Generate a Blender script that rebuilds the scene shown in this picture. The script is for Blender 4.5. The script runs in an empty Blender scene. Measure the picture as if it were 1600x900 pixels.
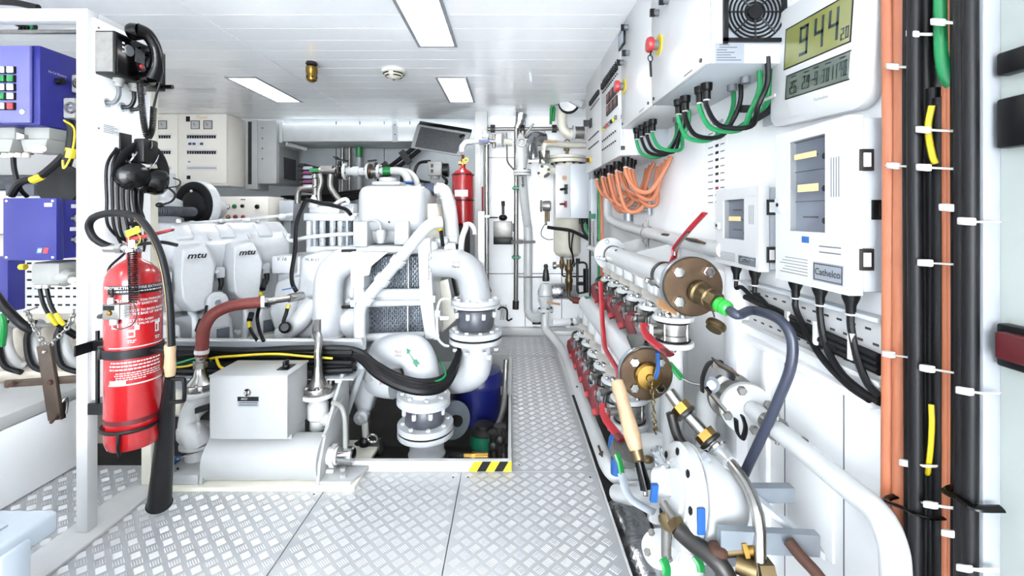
import bpy, bmesh, math, random
from mathutils import Vector, Matrix
random.seed(7)
PI = math.pi
SC = bpy.context.scene
COL = SC.collection
# ---------------------------------------------------------------- camera, world, exposure
F, CX, CY, EYE = 700.0, 798.0, 335.0, 1.1      # focal length in pixels of a 1600x900 frame, vanishing point, eye height
cd = bpy.data.cameras.new('camera'); cam = bpy.data.objects.new('camera', cd); COL.objects.link(cam)
cd.sensor_width = 36.0; cd.lens = F / 1600 * 36
cd.shift_x = (800 - CX) / 1600; cd.shift_y = -(450 - CY) / 1600
cd.clip_start = 0.02
cam.location = (0, 0, EYE); cam.rotation_euler = (PI / 2, 0, 0)
SC.camera = cam
w = bpy.data.worlds.new('world'); SC.world = w; w.use_nodes = True
w.node_tree.nodes['Background'].inputs[0].default_value = (0.9, 0.95, 1, 1)
w.node_tree.nodes['Background'].inputs[1].default_value = 5.2
SC.view_settings.view_transform = 'Standard'; SC.view_settings.look = 'None'
SC.view_settings.gamma = 1.0; SC.view_settings.use_curve_mapping = False
SC.view_settings.exposure = 2.6
SC.cycles.diffuse_bounces = 8; SC.cycles.max_bounces = 12
LAMP = 4.4                                        # strength of the ceiling light panels

# ---------------------------------------------------------------- helpers
def P(u, v, d): return Vector(((u - CX) / F * d, d, EYE - (v - CY) / F * d))   # a point at depth d seen at (u, v)
def V(*a): return Vector(a)
def s2l(c):
    c = c / 255.0
    return c / 12.92 if c <= 0.04045 else ((c + 0.055) / 1.055) ** 2.4
M = {}
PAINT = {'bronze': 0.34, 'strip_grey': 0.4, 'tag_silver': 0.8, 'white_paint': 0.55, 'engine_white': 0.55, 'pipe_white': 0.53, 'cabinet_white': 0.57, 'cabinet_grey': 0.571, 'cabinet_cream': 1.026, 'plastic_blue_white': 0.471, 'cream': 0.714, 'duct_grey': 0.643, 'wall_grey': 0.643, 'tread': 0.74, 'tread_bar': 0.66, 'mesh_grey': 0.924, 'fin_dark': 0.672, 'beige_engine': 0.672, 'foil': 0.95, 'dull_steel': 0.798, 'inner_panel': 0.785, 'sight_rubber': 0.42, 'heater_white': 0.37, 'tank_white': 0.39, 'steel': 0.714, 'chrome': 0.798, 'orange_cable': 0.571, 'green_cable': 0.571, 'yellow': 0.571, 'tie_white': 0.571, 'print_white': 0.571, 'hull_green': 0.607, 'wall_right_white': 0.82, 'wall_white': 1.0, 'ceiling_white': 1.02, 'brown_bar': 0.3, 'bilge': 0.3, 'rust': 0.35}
def mat(name, rgb, rough=0.4, metal=0.0, var=0.05, bump=0.0, scale=12.0, emit=0.0, alpha=1.0, trans=0.0, coat=0.0, stretch=None):
    m = bpy.data.materials.new(name); m.use_nodes = True
    nt = m.node_tree; b = nt.nodes['Principled BSDF']
    c = tuple(s2l(x) for x in rgb)
    if not emit: k = 0.36 if max(rgb) < 60 else (0.47 if max(rgb) < 236 else 0.8); k = PAINT.get(name, k); c = tuple(x * k for x in c)      # the place is lit brightly: paints are darker than they photograph
    tc = nt.nodes.new('ShaderNodeTexCoord'); nz = nt.nodes.new('ShaderNodeTexNoise')
    nz.inputs['Scale'].default_value = scale; nz.inputs['Detail'].default_value = 3
    if stretch:
        mp = nt.nodes.new('ShaderNodeMapping'); mp.inputs['Scale'].default_value = stretch
        nt.links.new(tc.outputs['Object'], mp.inputs[0]); nt.links.new(mp.outputs[0], nz.inputs['Vector'])
    else: nt.links.new(tc.outputs['Object'], nz.inputs['Vector'])
    cr = nt.nodes.new('ShaderNodeValToRGB')
    cr.color_ramp.elements[0].position = 0.3; cr.color_ramp.elements[1].position = 0.7
    cr.color_ramp.elements[0].color = tuple(x * (1 - var) for x in c) + (1,)
    cr.color_ramp.elements[1].color = tuple(min(1, x * (1 + var)) for x in c) + (1,)
    nt.links.new(nz.outputs[0], cr.inputs[0]); nt.links.new(cr.outputs[0], b.inputs['Base Color'])
    b.inputs['Roughness'].default_value = rough; b.inputs['Metallic'].default_value = metal
    b.inputs['Transmission Weight'].default_value = trans; b.inputs['Alpha'].default_value = alpha
    b.inputs['Coat Weight'].default_value = coat
    if max(rgb) < 40: b.inputs['Specular IOR Level'].default_value = 0.28
    if emit:
        b.inputs['Emission Color'].default_value = c + (1,); b.inputs['Emission Strength'].default_value = emit
    if bump:
        bn = nt.nodes.new('ShaderNodeBump'); bn.inputs['Strength'].default_value = bump; bn.inputs['Distance'].default_value = 0.004
        nt.links.new(nz.outputs[0], bn.inputs['Height']); nt.links.new(bn.outputs[0], b.inputs['Normal'])
    M[name] = m
    return m
mat('white_paint', (237, 238, 237), 0.32, var=0.03)
mat('engine_white', (240, 243, 246), 0.3, var=0.03, bump=0.08, scale=40, coat=0.2)
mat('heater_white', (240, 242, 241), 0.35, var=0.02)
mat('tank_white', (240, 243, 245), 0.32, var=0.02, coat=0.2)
mat('pipe_white', (238, 241, 241), 0.3, var=0.03, coat=0.2)
mat('cream', (232, 228, 212), 0.35, var=0.05)
mat('ceiling_white', (247, 248, 249), 0.12, var=0.01, coat=0.3)
mat('wall_white', (247, 248, 249), 0.3, var=0.015)
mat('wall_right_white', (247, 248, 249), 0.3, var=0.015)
mat('strip_grey', (206, 210, 216), 0.4)
mat('tag_silver', (214, 208, 200), 0.3, 0.5, var=0.1)
mat('wall_grey', (190, 195, 198), 0.35, var=0.04)
mat('duct_grey', (216, 219, 220), 0.35, var=0.03)
mat('cabinet_white', (238, 239, 239), 0.3, var=0.01)
mat('cabinet_grey', (222, 229, 235), 0.3, var=0.01)
mat('cabinet_cream', (236, 231, 222), 0.35, var=0.01)
mat('seam_dark', (70, 74, 78), 0.7)
mat('tread', (206, 208, 210), 0.42, 0.55, var=0.05, scale=5)
mat('tread_bar', (244, 244, 245), 0.3, 0.45, var=0.03)
mat('steel', (190, 188, 184), 0.25, 1.0, var=0.06, bump=0.05, scale=60)
mat('dull_steel', (150, 148, 144), 0.45, 0.9, var=0.12, bump=0.1, scale=40)
mat('dark_steel', (88, 86, 84), 0.45, 0.8, var=0.15)
mat('chrome', (215, 215, 215), 0.12, 1.0, var=0.03)
mat('brass', (190, 150, 78), 0.3, 1.0, var=0.12, bump=0.1)
mat('old_brass', (146, 126, 92), 0.4, 0.9, var=0.2, bump=0.15)
mat('bronze', (122, 98, 74), 0.42, 0.75, var=0.2, bump=0.2, scale=30)
mat('rust', (104, 66, 48), 0.8, 0.2, var=0.35, bump=0.5, scale=30)
mat('black', (20, 21, 24), 0.4, var=0.1)
mat('black_rubber', (26, 27, 31), 0.5, var=0.15, bump=0.1)
mat('black_gloss', (12, 12, 14), 0.18, var=0.1)
mat('cable_black', (17, 18, 23), 0.5, var=0.12)
mat('navy_hose', (66, 72, 92), 0.38, var=0.1)
mat('ribbed_grey', (92, 98, 108), 0.4, var=0.1)
mat('dark_void', (14, 14, 16), 0.9)
mat('red_paint', (206, 18, 26), 0.25, var=0.06, coat=0.4)
mat('red_handle', (190, 34, 48), 0.4, var=0.08)
mat('dark_red', (112, 22, 30), 0.45, var=0.1)
mat('hose_red', (150, 62, 54), 0.6, var=0.14, bump=0.3, scale=50)
mat('blue_paint', (36, 40, 146), 0.35, var=0.04)
mat('blue_lit', (128, 128, 205), 0.4, var=0.04)  # box blue made lighter for the light reflecting off the door
mat('blue', (32, 104, 190), 0.4)
mat('blue_barrel', (24, 34, 120), 0.35, var=0.1)
mat('blue_hose', (38, 62, 98), 0.5, var=0.1)
mat('green', (26, 160, 78), 0.4, var=0.06)
mat('green_cable', (22, 160, 92), 0.4, var=0.06)
mat('green_bright', (60, 214, 80), 0.35)
mat('arrow_green', (20, 140, 104), 0.4)
mat('yellow', (240, 214, 40), 0.4)
mat('orange_cable', (226, 138, 98), 0.45, var=0.06)
mat('orange_tag', (226, 170, 116), 0.4)
mat('amber_tape', (244, 208, 150), 0.5)
mat('wood', (222, 188, 148), 0.5, var=0.12, bump=0.1, scale=10, stretch=(8, 8, 1))
mat('brown_bar', (116, 96, 80), 0.5, 0.3, var=0.2, bump=0.2)
mat('tie_white', (236, 234, 230), 0.4)
mat('lcd_green', (168, 172, 100), 0.2, var=0.04, scale=4)
mat('lcd_grey', (120, 134, 122), 0.2, var=0.04, scale=4)
mat('lcd_digit', (40, 68, 72), 0.4)
mat('lcd_faint', (34, 54, 56), 0.4)
mat('foil', (196, 198, 202), 0.22, 1.0, var=0.2, bump=1.0, scale=45)
mat('insulation', (92, 94, 98), 0.8, var=0.25, bump=0.5, scale=60)
mat('insulation_edge', (196, 198, 200), 0.6, var=0.1, bump=0.4, scale=60)
mat('mesh_grey', (150, 158, 166), 0.35, 0.6, var=0.1)
mat('fin_dark', (112, 120, 128), 0.45, 0.3, var=0.1)
mat('sight_rubber', (104, 106, 116), 0.35, var=0.35, scale=9)
mat('bilge', (58, 56, 54), 0.6, var=0.5, bump=0.8, scale=14)
mat('plastic_blue_white', (222, 234, 245), 0.35, var=0.02)
mat('hull_green', (206, 214, 208), 0.5, var=0.05, scale=5)
mat('print_black', (24, 24, 26), 0.5)
mat('print_grey', (130, 134, 140), 0.5)
mat('print_white', (242, 240, 240), 0.5)
mat('print_red', (210, 36, 70), 0.5)
mat('print_blue', (60, 130, 214), 0.5)
mat('paper', (244, 245, 247), 0.6)
mat('nameplate', (196, 204, 214), 0.35, 0.2)
mat('button_white', (240, 240, 240), 0.4)
mat('button_red', (222, 44, 52), 0.35)
mat('mushroom_red', (228, 62, 66), 0.35)
mat('display_red', (150, 30, 34), 0.3)
mat('lamp_panel', (255, 255, 255), 0.5, var=0.0, emit=LAMP)
mat('clear_plastic', (235, 240, 242), 0.12, alpha=0.28)
mat('smoked_window', (96, 104, 122), 0.08, alpha=0.25, coat=0.5)
mat('inner_panel', (176, 184, 198), 0.4, var=0.12, scale=8)
mat('beige_engine', (222, 212, 196), 0.4, var=0.12, scale=8)
mat('grey_plug', (186, 186, 182), 0.45, var=0.08)
mat('glass', (230, 236, 240), 0.05, trans=0.9)
mat('violet', (150, 60, 120), 0.5)

def g_join(*gs):
    vs, fs = [], []
    for g in gs:
        o = len(vs); vs += g[0]; fs += [tuple(i + o for i in f) for f in g[1]]
    return vs, fs
def g_box(x0, x1, y0, y1, z0, z1):
    v = [Vector((x, y, z)) for z in (z0, z1) for y in (y0, y1) for x in (x0, x1)]
    return v, [(0, 2, 3, 1), (4, 5, 7, 6), (0, 1, 5, 4), (2, 6, 7, 3), (0, 4, 6, 2), (1, 3, 7, 5)]
def g_pbox(u0, v0, u1, v1, d, dep):                # front face at depth d spans the given picture rectangle
    a, b = P(u0, v1, d), P(u1, v0, d)
    return g_box(a.x, b.x, d, d + dep, a.z, b.z)
def g_obox(c, ax, ay, az, hx, hy, hz):             # oriented box
    c, ax, ay, az = Vector(c), Vector(ax).normalized(), Vector(ay).normalized(), Vector(az).normalized()
    g = g_box(-hx, hx, -hy, hy, -hz, hz)
    return [c + ax * p.x + ay * p.y + az * p.z for p in g[0]], g[1]
def frame(ax):
    ax = Vector(ax).normalized()
    a = Vector((0, 0, 1)) if abs(ax.z) < 0.9 else Vector((1, 0, 0))
    x = a.cross(ax).normalized(); y = ax.cross(x)
    return x, y, ax
def g_lathe(prof, org, axis=(0, 0, 1), n=24, cap=True, ph=0.0):   # prof: [(radius, height along axis)]
    x, y, a = frame(axis); org = Vector(org); vs, fs = [], []
    for r, h in prof:
        for i in range(n):
            t = 2 * PI * i / n + ph
            vs.append(org + a * h + (x * math.cos(t) + y * math.sin(t)) * r)
    for k in range(len(prof) - 1):
        for i in range(n):
            j = (i + 1) % n
            fs.append((k * n + i, k * n + j, (k + 1) * n + j, (k + 1) * n + i))
    if cap:
        fs.append(tuple(reversed(range(n)))); fs.append(tuple(range((len(prof) - 1) * n, len(prof) * n)))
    return vs, fs
def g_cyl(p0, p1, r, r1=None, n=16, ph=0.0):
    p0, p1 = Vector(p0), Vector(p1)
    return g_lathe([(r, 0), (r if r1 is None else r1, (p1 - p0).length)], p0, p1 - p0, n, ph=ph)
def g_hex(p0, p1, r): return g_cyl(p0, p1, r, n=6)
def spline(pts, k=6):
    pts = [Vector(p) for p in pts]
    if len(pts) < 3 or k <= 1: return pts
    q = [pts[0] * 2 - pts[1]] + pts + [pts[-1] * 2 - pts[-2]]; out = []
    for i in range(1, len(q) - 2):
        p0, p1, p2, p3 = q[i - 1:i + 3]
        for s in range(k):
            t = s / k
            out.append(0.5 * ((2 * p1) + (p2 - p0) * t + (2 * p0 - 5 * p1 + 4 * p2 - p3) * t * t + (3 * p1 - p0 - 3 * p2 + p3) * t ** 3))
    out.append(pts[-1]); return out
def fillet(pts, rad, k=6):                          # polyline with rounded corners (pipe runs)
    pts = [Vector(p) for p in pts]; out = [pts[0]]
    for i in range(1, len(pts) - 1):
        a, b, c = pts[i - 1:i + 2]
        da, dc = (a - b), (c - b); r = min(rad, da.length * .49, dc.length * .49)
        p, q = b + da.normalized() * r, b + dc.normalized() * r
        for s in range(k + 1):
            t = s / k; out.append(p * (1 - t) ** 2 + b * 2 * t * (1 - t) + q * t * t)
    out.append(pts[-1]); return out
def g_tube(pts, r, n=10, k=6, rad=None, flat=None):
    pts = fillet(pts, rad) if rad else spline(pts, k)
    q = [pts[0]]
    for p in pts[1:]:
        if (p - q[-1]).length > 1e-5: q.append(p)
    pts = q; m = len(pts); vs, fs = [], []
    t = (pts[1] - pts[0]).normalized(); x, y, _ = frame(t)
    for i, p in enumerate(pts):
        tn = (pts[min(i + 1, m - 1)] - pts[max(i - 1, 0)]).normalized()
        x = (x - tn * x.dot(tn))
        x = x.normalized() if x.length > 1e-6 else frame(tn)[0]
        y = tn.cross(x)
        rr = r(i / (m - 1)) if callable(r) else r
        for j in range(n):
            a = 2 * PI * j / n
            vs.append(p + x * math.cos(a) * rr + y * math.sin(a) * rr * (flat or 1))
    for i in range(m - 1):
        for j in range(n):
            jj = (j + 1) % n
            fs.append((i * n + j, i * n + jj, (i + 1) * n + jj, (i + 1) * n + j))
    fs.append(tuple(reversed(range(n)))); fs.append(tuple(range((m - 1) * n, m * n)))
    return vs, fs
def g_prism(poly, ext):                             # 3D polygon pushed along ext
    poly = [Vector(p) for p in poly]; ext = Vector(ext); n = len(poly)
    vs = poly + [p + ext for p in poly]
    fs = [tuple(reversed(range(n))), tuple(range(n, 2 * n))] + [(i, (i + 1) % n, n + (i + 1) % n, n + i) for i in range(n)]
    return vs, fs
def g_torus(c, axis, R, r, n=24, m=8, a0=0.0, a1=2 * PI):
    x, y, a = frame(axis); c = Vector(c); full = abs(a1 - a0 - 2 * PI) < 1e-4; vs, fs = [], []
    k = n if full else n + 1
    for i in range(k):
        t = a0 + (a1 - a0) * i / n; dr = x * math.cos(t) + y * math.sin(t)
        for j in range(m):
            s = 2 * PI * j / m; vs.append(c + dr * (R + r * math.cos(s)) + a * r * math.sin(s))
    for i in range(n):
        ii = (i + 1) % k
        for j in range(m): fs.append((i * m + j, ii * m + j, ii * m + (j + 1) % m, i * m + (j + 1) % m))
    return vs, fs
def g_sphere(c, r, n=16, m=10, sc=(1, 1, 1)):
    prof = [(max(1e-4, r * math.sin(PI * i / m)), -r * math.cos(PI * i / m)) for i in range(m + 1)]
    g = g_lathe(prof, (0, 0, 0), (0, 0, 1), n); c = Vector(c)
    return [c + Vector((p.x * sc[0], p.y * sc[1], p.z * sc[2])) for p in g[0]], g[1]
def g_spring(p0, p1, R, r, turns, n=6, per=10):
    p0, p1 = Vector(p0), Vector(p1); x, y, a = frame(p1 - p0); L = (p1 - p0).length; N = int(turns * per)
    pts = [p0 + a * (L * i / N) + (x * math.cos(2 * PI * i / per) + y * math.sin(2 * PI * i / per)) * R for i in range(N + 1)]
    return g_tube(pts, r, n, 1)
def g_path_spring(path, R, r, turns, n=5, per=10):
    path = spline(path, 10); ln = [0.0]
    for a, b in zip(path, path[1:]): ln.append(ln[-1] + (b - a).length)
    N = int(turns * per); pts = []; x = None
    for i in range(N + 1):
        s = ln[-1] * i / N; k = max(j for j in range(len(ln)) if ln[j] <= s + 1e-9); k = min(k, len(path) - 2)
        tn = (path[k + 1] - path[k]).normalized(); p = path[k] + tn * (s - ln[k])
        x = frame(tn)[0] if x is None else (x - tn * x.dot(tn)).normalized(); y = tn.cross(x); t = 2 * PI * i / per
        pts.append(p + (x * math.cos(t) + y * math.sin(t)) * R)
    return g_tube(pts, r, n, 1)
TX = {}
def g_text(s, size, c, right=(1, 0, 0), up=(0, 0, 1), ext=0.0004, shear=0.0, wide=1.0, bend=None, bold=0.0):
    key = (s, shear, bold)
    if key not in TX:
        cu = bpy.data.curves.new('t', 'FONT'); cu.body = s; cu.align_x = 'CENTER'; cu.align_y = 'CENTER'; cu.shear = shear
        cu.resolution_u = 2; cu.size = 1.0; cu.offset = bold
        o = bpy.data.objects.new('t', cu); COL.objects.link(o)
        me = bpy.data.meshes.new_from_object(o.evaluated_get(bpy.context.evaluated_depsgraph_get()))
        TX[key] = ([v.co.copy() for v in me.vertices], [tuple(p.vertices) for p in me.polygons])
        bpy.data.objects.remove(o); bpy.data.meshes.remove(me); bpy.data.curves.remove(cu)
    vs, fs = TX[key]; right, up, c = Vector(right).normalized(), Vector(up).normalized(), Vector(c); nrm = right.cross(up)
    if bend: return [bend(p.x * size * wide, p.y * size) for p in vs], list(fs)
    return [c + right * p.x * size * wide + up * p.y * size + nrm * ext for p in vs], list(fs)

ON = ['first', 'second', 'third', 'fourth', 'fifth', 'sixth', 'seventh', 'eighth', 'ninth', 'tenth', 'eleventh', 'twelfth', 'thirteenth']
WL = {}
def hit(path, r, u, v, d0, d1, eps=.0012):           # where the camera-side surface of a bent pipe lies, for prints wrapped onto it
    n = len(path); d = d0
    while d < d1:
        p = P(u, v, d)
        for i, (a, b) in enumerate(zip(path, path[1:])):
            ab = b - a; t = max(0, min(1, (p - a).dot(ab) / ab.length_squared)); rr = r(i / (n - 1)) if callable(r) else r
            if (p - a - ab * t).length < rr + eps: return p
        d += .0015
    return P(u, v, d1)
def mk(name, g, m, parent=None, bevel=0.0, seg=2, ang=38, smooth=True):
    me = bpy.data.meshes.new(name); vs, fs = g
    lo = Vector((min(p[i] for p in vs) for i in range(3))); hi = Vector((max(p[i] for p in vs) for i in range(3)))
    c = (lo + hi) / 2
    me.from_pydata([Vector(p) - c for p in vs], [], fs)
    bm = bmesh.new(); bm.from_mesh(me)
    bmesh.ops.recalc_face_normals(bm, faces=bm.faces) if len(fs) < 6000 and len(fs) > 1 else None
    if bevel:
        bm.normal_update()
        es = [e for e in bm.edges if len(e.link_faces) == 2 and e.calc_face_angle(0) > math.radians(30)]
        bmesh.ops.bevel(bm, geom=es, offset=bevel, segments=seg, affect='EDGES', profile=0.5, clamp_overlap=True)
    if smooth:
        for f in bm.faces: f.smooth = True
        for e in bm.edges:
            if len(e.link_faces) == 2 and e.calc_face_angle(0) > math.radians(ang): e.smooth = False
    bm.to_mesh(me); bm.free()
    me.materials.append(M[m] if isinstance(m, str) else m)
    o = bpy.data.objects.new(name, me); COL.objects.link(o); WL[o.name] = c
    if parent: o.parent = parent; o.location = c - WL[parent.name]
    else: o.location = c
    return o
def tag(o, label, cat, group=None, kind=None):
    o['label'] = label; o['category'] = cat
    if group: o['group'] = group
    if kind: o['kind'] = kind
    return o
def one(name, g, m, label, cat, group=None, **kw): return tag(mk(name, g, m, **kw), label, cat, group)
def thing(name, label, cat, loc, group=None):
    o = bpy.data.objects.new(name, None); COL.objects.link(o); o.empty_display_size = 0.05
    o.location = loc; WL[o.name] = Vector(loc)
    return tag(o, label, cat, group)
def struct(name, g, m, **kw):
    o = mk(name, g, m, **kw); o['kind'] = 'structure'; return o
def at(o, loc, parent):                             # a copy sharing mesh data, centred at world loc
    c = o.copy(); COL.objects.link(c); WL[c.name] = Vector(loc); c.parent = parent
    c.location = Vector(loc) - (WL[parent.name] if parent else Vector()); return c
def dup(root, delta, label, group=None):
    delta = Vector(delta); r = root.copy(); COL.objects.link(r); r.location = root.location + delta
    WL[r.name] = WL[root.name] + delta; r['label'] = label
    if group: r['group'] = group
    for ch in list(root.children):
        c = ch.copy(); COL.objects.link(c); c.parent = r; WL[c.name] = WL[ch.name] + delta
        for g in list(ch.children):
            d = g.copy(); COL.objects.link(d); d.parent = c; WL[d.name] = WL[g.name] + delta
    return r
BOLT = {}
def bolts(parent, c, axis, R, n, r=0.009, h=0.009, m='steel', ph=0.3, a0=0, a1=2 * PI, name='bolt'):
    x, y, a = frame(axis); c = Vector(c); key = (round(r, 4), round(h, 4), m, tuple(round(t, 3) for t in a), name)
    for i in range(n):
        t = a0 + (a1 - a0) * i / n + ph; p = c + (x * math.cos(t) + y * math.sin(t)) * R + a * h / 2
        if key in BOLT: at(BOLT[key], p, parent)
        else: BOLT[key] = mk(name, g_lathe([(r, -h / 2), (r, h * .3), (r * .8, h / 2)], p, axis, 6), m, parent)
def flange(parent, c, axis, R, t, n=8, m='pipe_white', br=None, bm='steel', name='flange', both=True):
    a = Vector(axis).normalized(); c = Vector(c)
    f = mk(name, g_lathe([(R * .985, -t / 2), (R, -t / 2 + .002), (R, t / 2 - .002), (R * .985, t / 2)], c, a, 32), m, parent)
    if n:
        br = br or R * .09
        bolts(f, c + a * t / 2, a, R * .8, n, br, br, bm)
        if both: bolts(f, c - a * t / 2, -a, R * .8, n, br, br, bm)
    return f
def pipe(parent, pts, r, m='pipe_white', name='pipe', rad=None, n=16, k=8, **kw):
    return mk(name, g_tube(pts, r, n, k, rad), m, parent, **kw)
def clampband(parent, c, axis, R, w=.018, m='dark_steel', name='clamp'):
    return mk(name, g_lathe([(R, -w / 2), (R + .003, -w / 2), (R + .003, w / 2), (R, w / 2)], c, axis, 24, cap=False), m, parent)
# directions on faces that look along -x (right side of the room) and +x (left side)
RW = dict(right=(0, -1, 0), up=(0, 0, 1)); LWD = dict(right=(0, 1, 0), up=(0, 0, 1))
# ================================================================ THE SETTING
CEIL = 2.0
# ---- ceiling: backing sheet with long white planks hung below it
ceil = struct('ceiling', g_join(g_box(-3.2, .8, -3.0, 4.26, CEIL + .022, CEIL + .06), g_box(-.26, .8, 4.26, 4.2601, CEIL + .022, CEIL + .06)), 'seam_dark')
PL = {}
row = 0; y = 2.02 - .147 * 34
while y < 4.2:
    for x0, x1 in ((-3.2, -1.403), (-1.398, .76)):
        k = (x0, x1); c = V((x0 + x1) / 2, y + .0735, CEIL + .011)
        if k in PL: at(PL[k], c, ceil)
        else: PL[k] = mk('ceiling_plank', g_box(x0, x1, y + .0020, y + .1450, CEIL, CEIL + .022), 'ceiling_white', ceil)
    y += .147
struct('ceiling_recess', g_box(-3.2, -.24, 4.26, 4.86, 2.16, 2.2), 'dark_void')
# ---- ceiling lights
def ceiling_light(x, yc, L, label):
    t = thing('ceiling_light', label, 'ceiling light', (x, yc, CEIL), 'recessed ceiling lights')
    w2, l2 = .105, L / 2 + .02
    fr = [g_box(x - w2, x - .088, yc - l2, yc + l2, CEIL - .006, CEIL + .01), g_box(x + .088, x + w2, yc - l2, yc + l2, CEIL - .006, CEIL + .01),
          g_box(x - .088, x + .088, yc - l2, yc - l2 + .018, CEIL - .006, CEIL + .01), g_box(x - .088, x + .088, yc + l2 - .018, yc + l2, CEIL - .006, CEIL + .01)]
    mk('frame', g_join(*fr), 'strip_grey', t)
    mk('diffuser', g_box(x - .087, x + .087, yc - l2 + .019, yc + l2 - .019, CEIL - .003, CEIL + .004), 'lamp_panel', t)
    return t
ceiling_light(-.39, 2.07, .62, 'large bright ceiling light nearest the camera, at the top edge')
ceiling_light(-.39, 3.26, .62, 'small ceiling light panel above the walkway near the grey hood')
ceiling_light(-1.77, 3.26, .62, 'slanting ceiling light panel above the engine, left of the brass sprinkler')
for x, ys in ((-.39, (-.3,)), (-1.77, (.4,))):  # unseen panels added out of view as front fill light
    for yy in ys: ceiling_light(x, yy, .62, 'unseen ceiling light panel added for fill, on the %s side' % ('right' if x > -1 else 'left'))
# ---- floor: bilge bottom, plates with raised five-bar tread
floor = struct('floor', g_box(-3.2, .82, -3.0, 4.86, -.60, -.56), 'bilge')
def tread(x0, x1, y0, y1, holes=()):
    s = .059; vs, fs = [], []
    r2 = math.sqrt(.5)
    for i in range(int(x0 / s) - 2, int(x1 / s) + 3):
        for j in range(int(y0 / s) - 2, int(y1 / s) + 3):
            for kind in (0, 1):
                bx, by = (i + .5 * kind) * s, (j + .5 * kind) * s
                if not (x0 + .02 < bx < x1 - .02 and y0 + .02 < by < y1 - .02): continue
                dx, dy = ((r2, -r2), (r2, r2))[kind]; nx, ny = -dy, dx
                for q in range(5):
                    o = (q - 2) * .0066; cx, cy = bx + nx * o, by + ny * o; h = .0132; wd = .0021; b = len(vs)
                    for a, c_, z in ((-1, 1, 0), (1, 1, 0), (1, -1, 0), (-1, -1, 0)): vs.append(Vector((cx + dx * a * h + nx * c_ * wd, cy + dy * a * h + ny * c_ * wd, z)))
                    for a in (-.72, .72): vs.append(Vector((cx + dx * a * h, cy + dy * a * h, .0017)))
                    fs += [(b, b + 4, b + 5, b + 1), (b + 2, b + 5, b + 4, b + 3), (b, b + 3, b + 4), (b + 1, b + 5, b + 2)]
    return [(v.x, v.y, v.z) for v in vs], [tuple(reversed(f)) for f in fs]
def plate(x0, x1, y0, y1):
    p = mk('floor_plate', g_box(x0, x1, y0, y1, -.008, 0), 'tread', floor, bevel=.0012, seg=1)
    g = tread(x0, x1, y0, y1)
    t = mk('tread_pattern', g, 'tread_bar', p, smooth=False); t['kind'] = 'stuff'
    for px, py in ((x0 + .03, y0 + .05), (x1 - .03, y1 - .04), (x0 + .03, y1 - .04), (x1 - .03, y0 + .45 * (y1 - y0)), (x0 + .03, y0 + .5 * (y1 - y0))):
        mk('screw', g_lathe([(.005, 0), (.004, .0015)], (px, py, 0), (0, 0, 1), 10), 'dark_steel', p)
    return p
plate(-.741, -.2105, .45, 1.914); plate(-.2085, .362, .45, 1.914)
plate(-1.46, -.7435, .45, 1.80); plate(-2.7, -1.462, .45, 1.965)
plate(.006, .362, 1.9165, 3.468); plate(-.3, .362, 3.4705, 4.04)
struct('trim_1', g_box(.3625, .3705, .45, 4.04, -.03, .003), 'white_paint')
# ---- hatch coaming round the engine pit
hc = struct('trim_2', g_join(g_box(-.86, .004, 1.9155, 1.935, -.06, .046), g_box(-.012, .004, 1.935, 3.468, -.10, .022), g_box(-.3, .004, 3.452, 3.469, -.1, .022)), 'white_paint')
yf = 1.9145
for k in range(5):
    x = -.182 + k * .037
    mk('hazard_stripe', g_prism([(x, yf, .002), (x + .037, yf, .002), (x + .062 if k < 4 else x + .037, yf, .044), (x + .025, yf, .044)], (0, -.0012, 0)), 'yellow' if k % 2 == 0 else 'black', hc)
for k in range(3): mk('hazard_stripe', g_box(.0041, .0052, 1.95 + k * .04, 1.99 + k * .04, -.03, .021), 'yellow' if k % 2 == 0 else 'black', hc)
# ---- walls
WX = .76
wr = struct('wall_right', g_box(WX, WX + .06, -3.0, 4.14, -.56, CEIL + .02), 'wall_right_white')
def wr_strip(name, y0, y1, z0, z1, t, m='wall_right_white', bevel=.002): return mk(name, g_box(WX - t, WX + .001, y0, y1, z0, z1), m, wr, bevel=bevel)
wr_strip('wall_ledge', .92, 1.66, .70, .718, .024)
for yy in (1.02, 1.24): wr_strip('panel_joint', yy, yy + .003, -.1, .70, .001, 'print_grey', 0)
wr_strip('wall_post', 1.44, 1.52, -.2, .925, .034); wr_strip('wall_post', 1.31, 1.34, -.2, .70, .014)
wr_strip('wall_panel', 1.05, 1.22, .28, .52, .006); wr_strip('wall_panel', 1.56, 1.9, .4, .90, .010)
wr_strip('hull_panel', .3, .692, -.1, 1.99, .004, 'hull_green', .001)
wr_strip('corner_strip', .692, .716, -.3, 1.99, .03, 'strip_grey', .003)
for z0, z1, m in ((1.31, 1.345, 'black'), (1.20, 1.275, 'black'), (.87, .935, 'black')): wr_strip('dark_bracket', .45, .684, z0, z1, .02, m, .004)
wr_strip('red_bracket', .45, .672, .885, .925, .035, 'dark_red', .003)
wb = struct('wall_back', g_box(-.26, .82, 4.12, 4.18, -.56, CEIL + .02), 'wall_white')
def wb_strip(name, u0, v0, u1, v1, t=.002, m='print_grey', d=4.12):
    a, b = P(u0, v1, d), P(u1, v0, d); return mk(name, g_box(a.x, b.x, d - t, d + .001, a.z, b.z), m, wb)
wb_strip('panel_joint', 762, 427, 900, 428.2); wb_strip('panel_joint', 820, 180, 821, 515)
for v in (200, 222, 246): wb_strip('panel_joint', 762, v, 915, v + .9)
wb_strip('kick_gap', 762, 512, 870, 519, .01, 'dark_void'); wb_strip('panel_joint', 877, 300, 878, 500)
struct('baseboard_back', g_box(-.26, .5, 4.06, 4.12, 0, .07), 'white_paint', bevel=.003)
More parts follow.
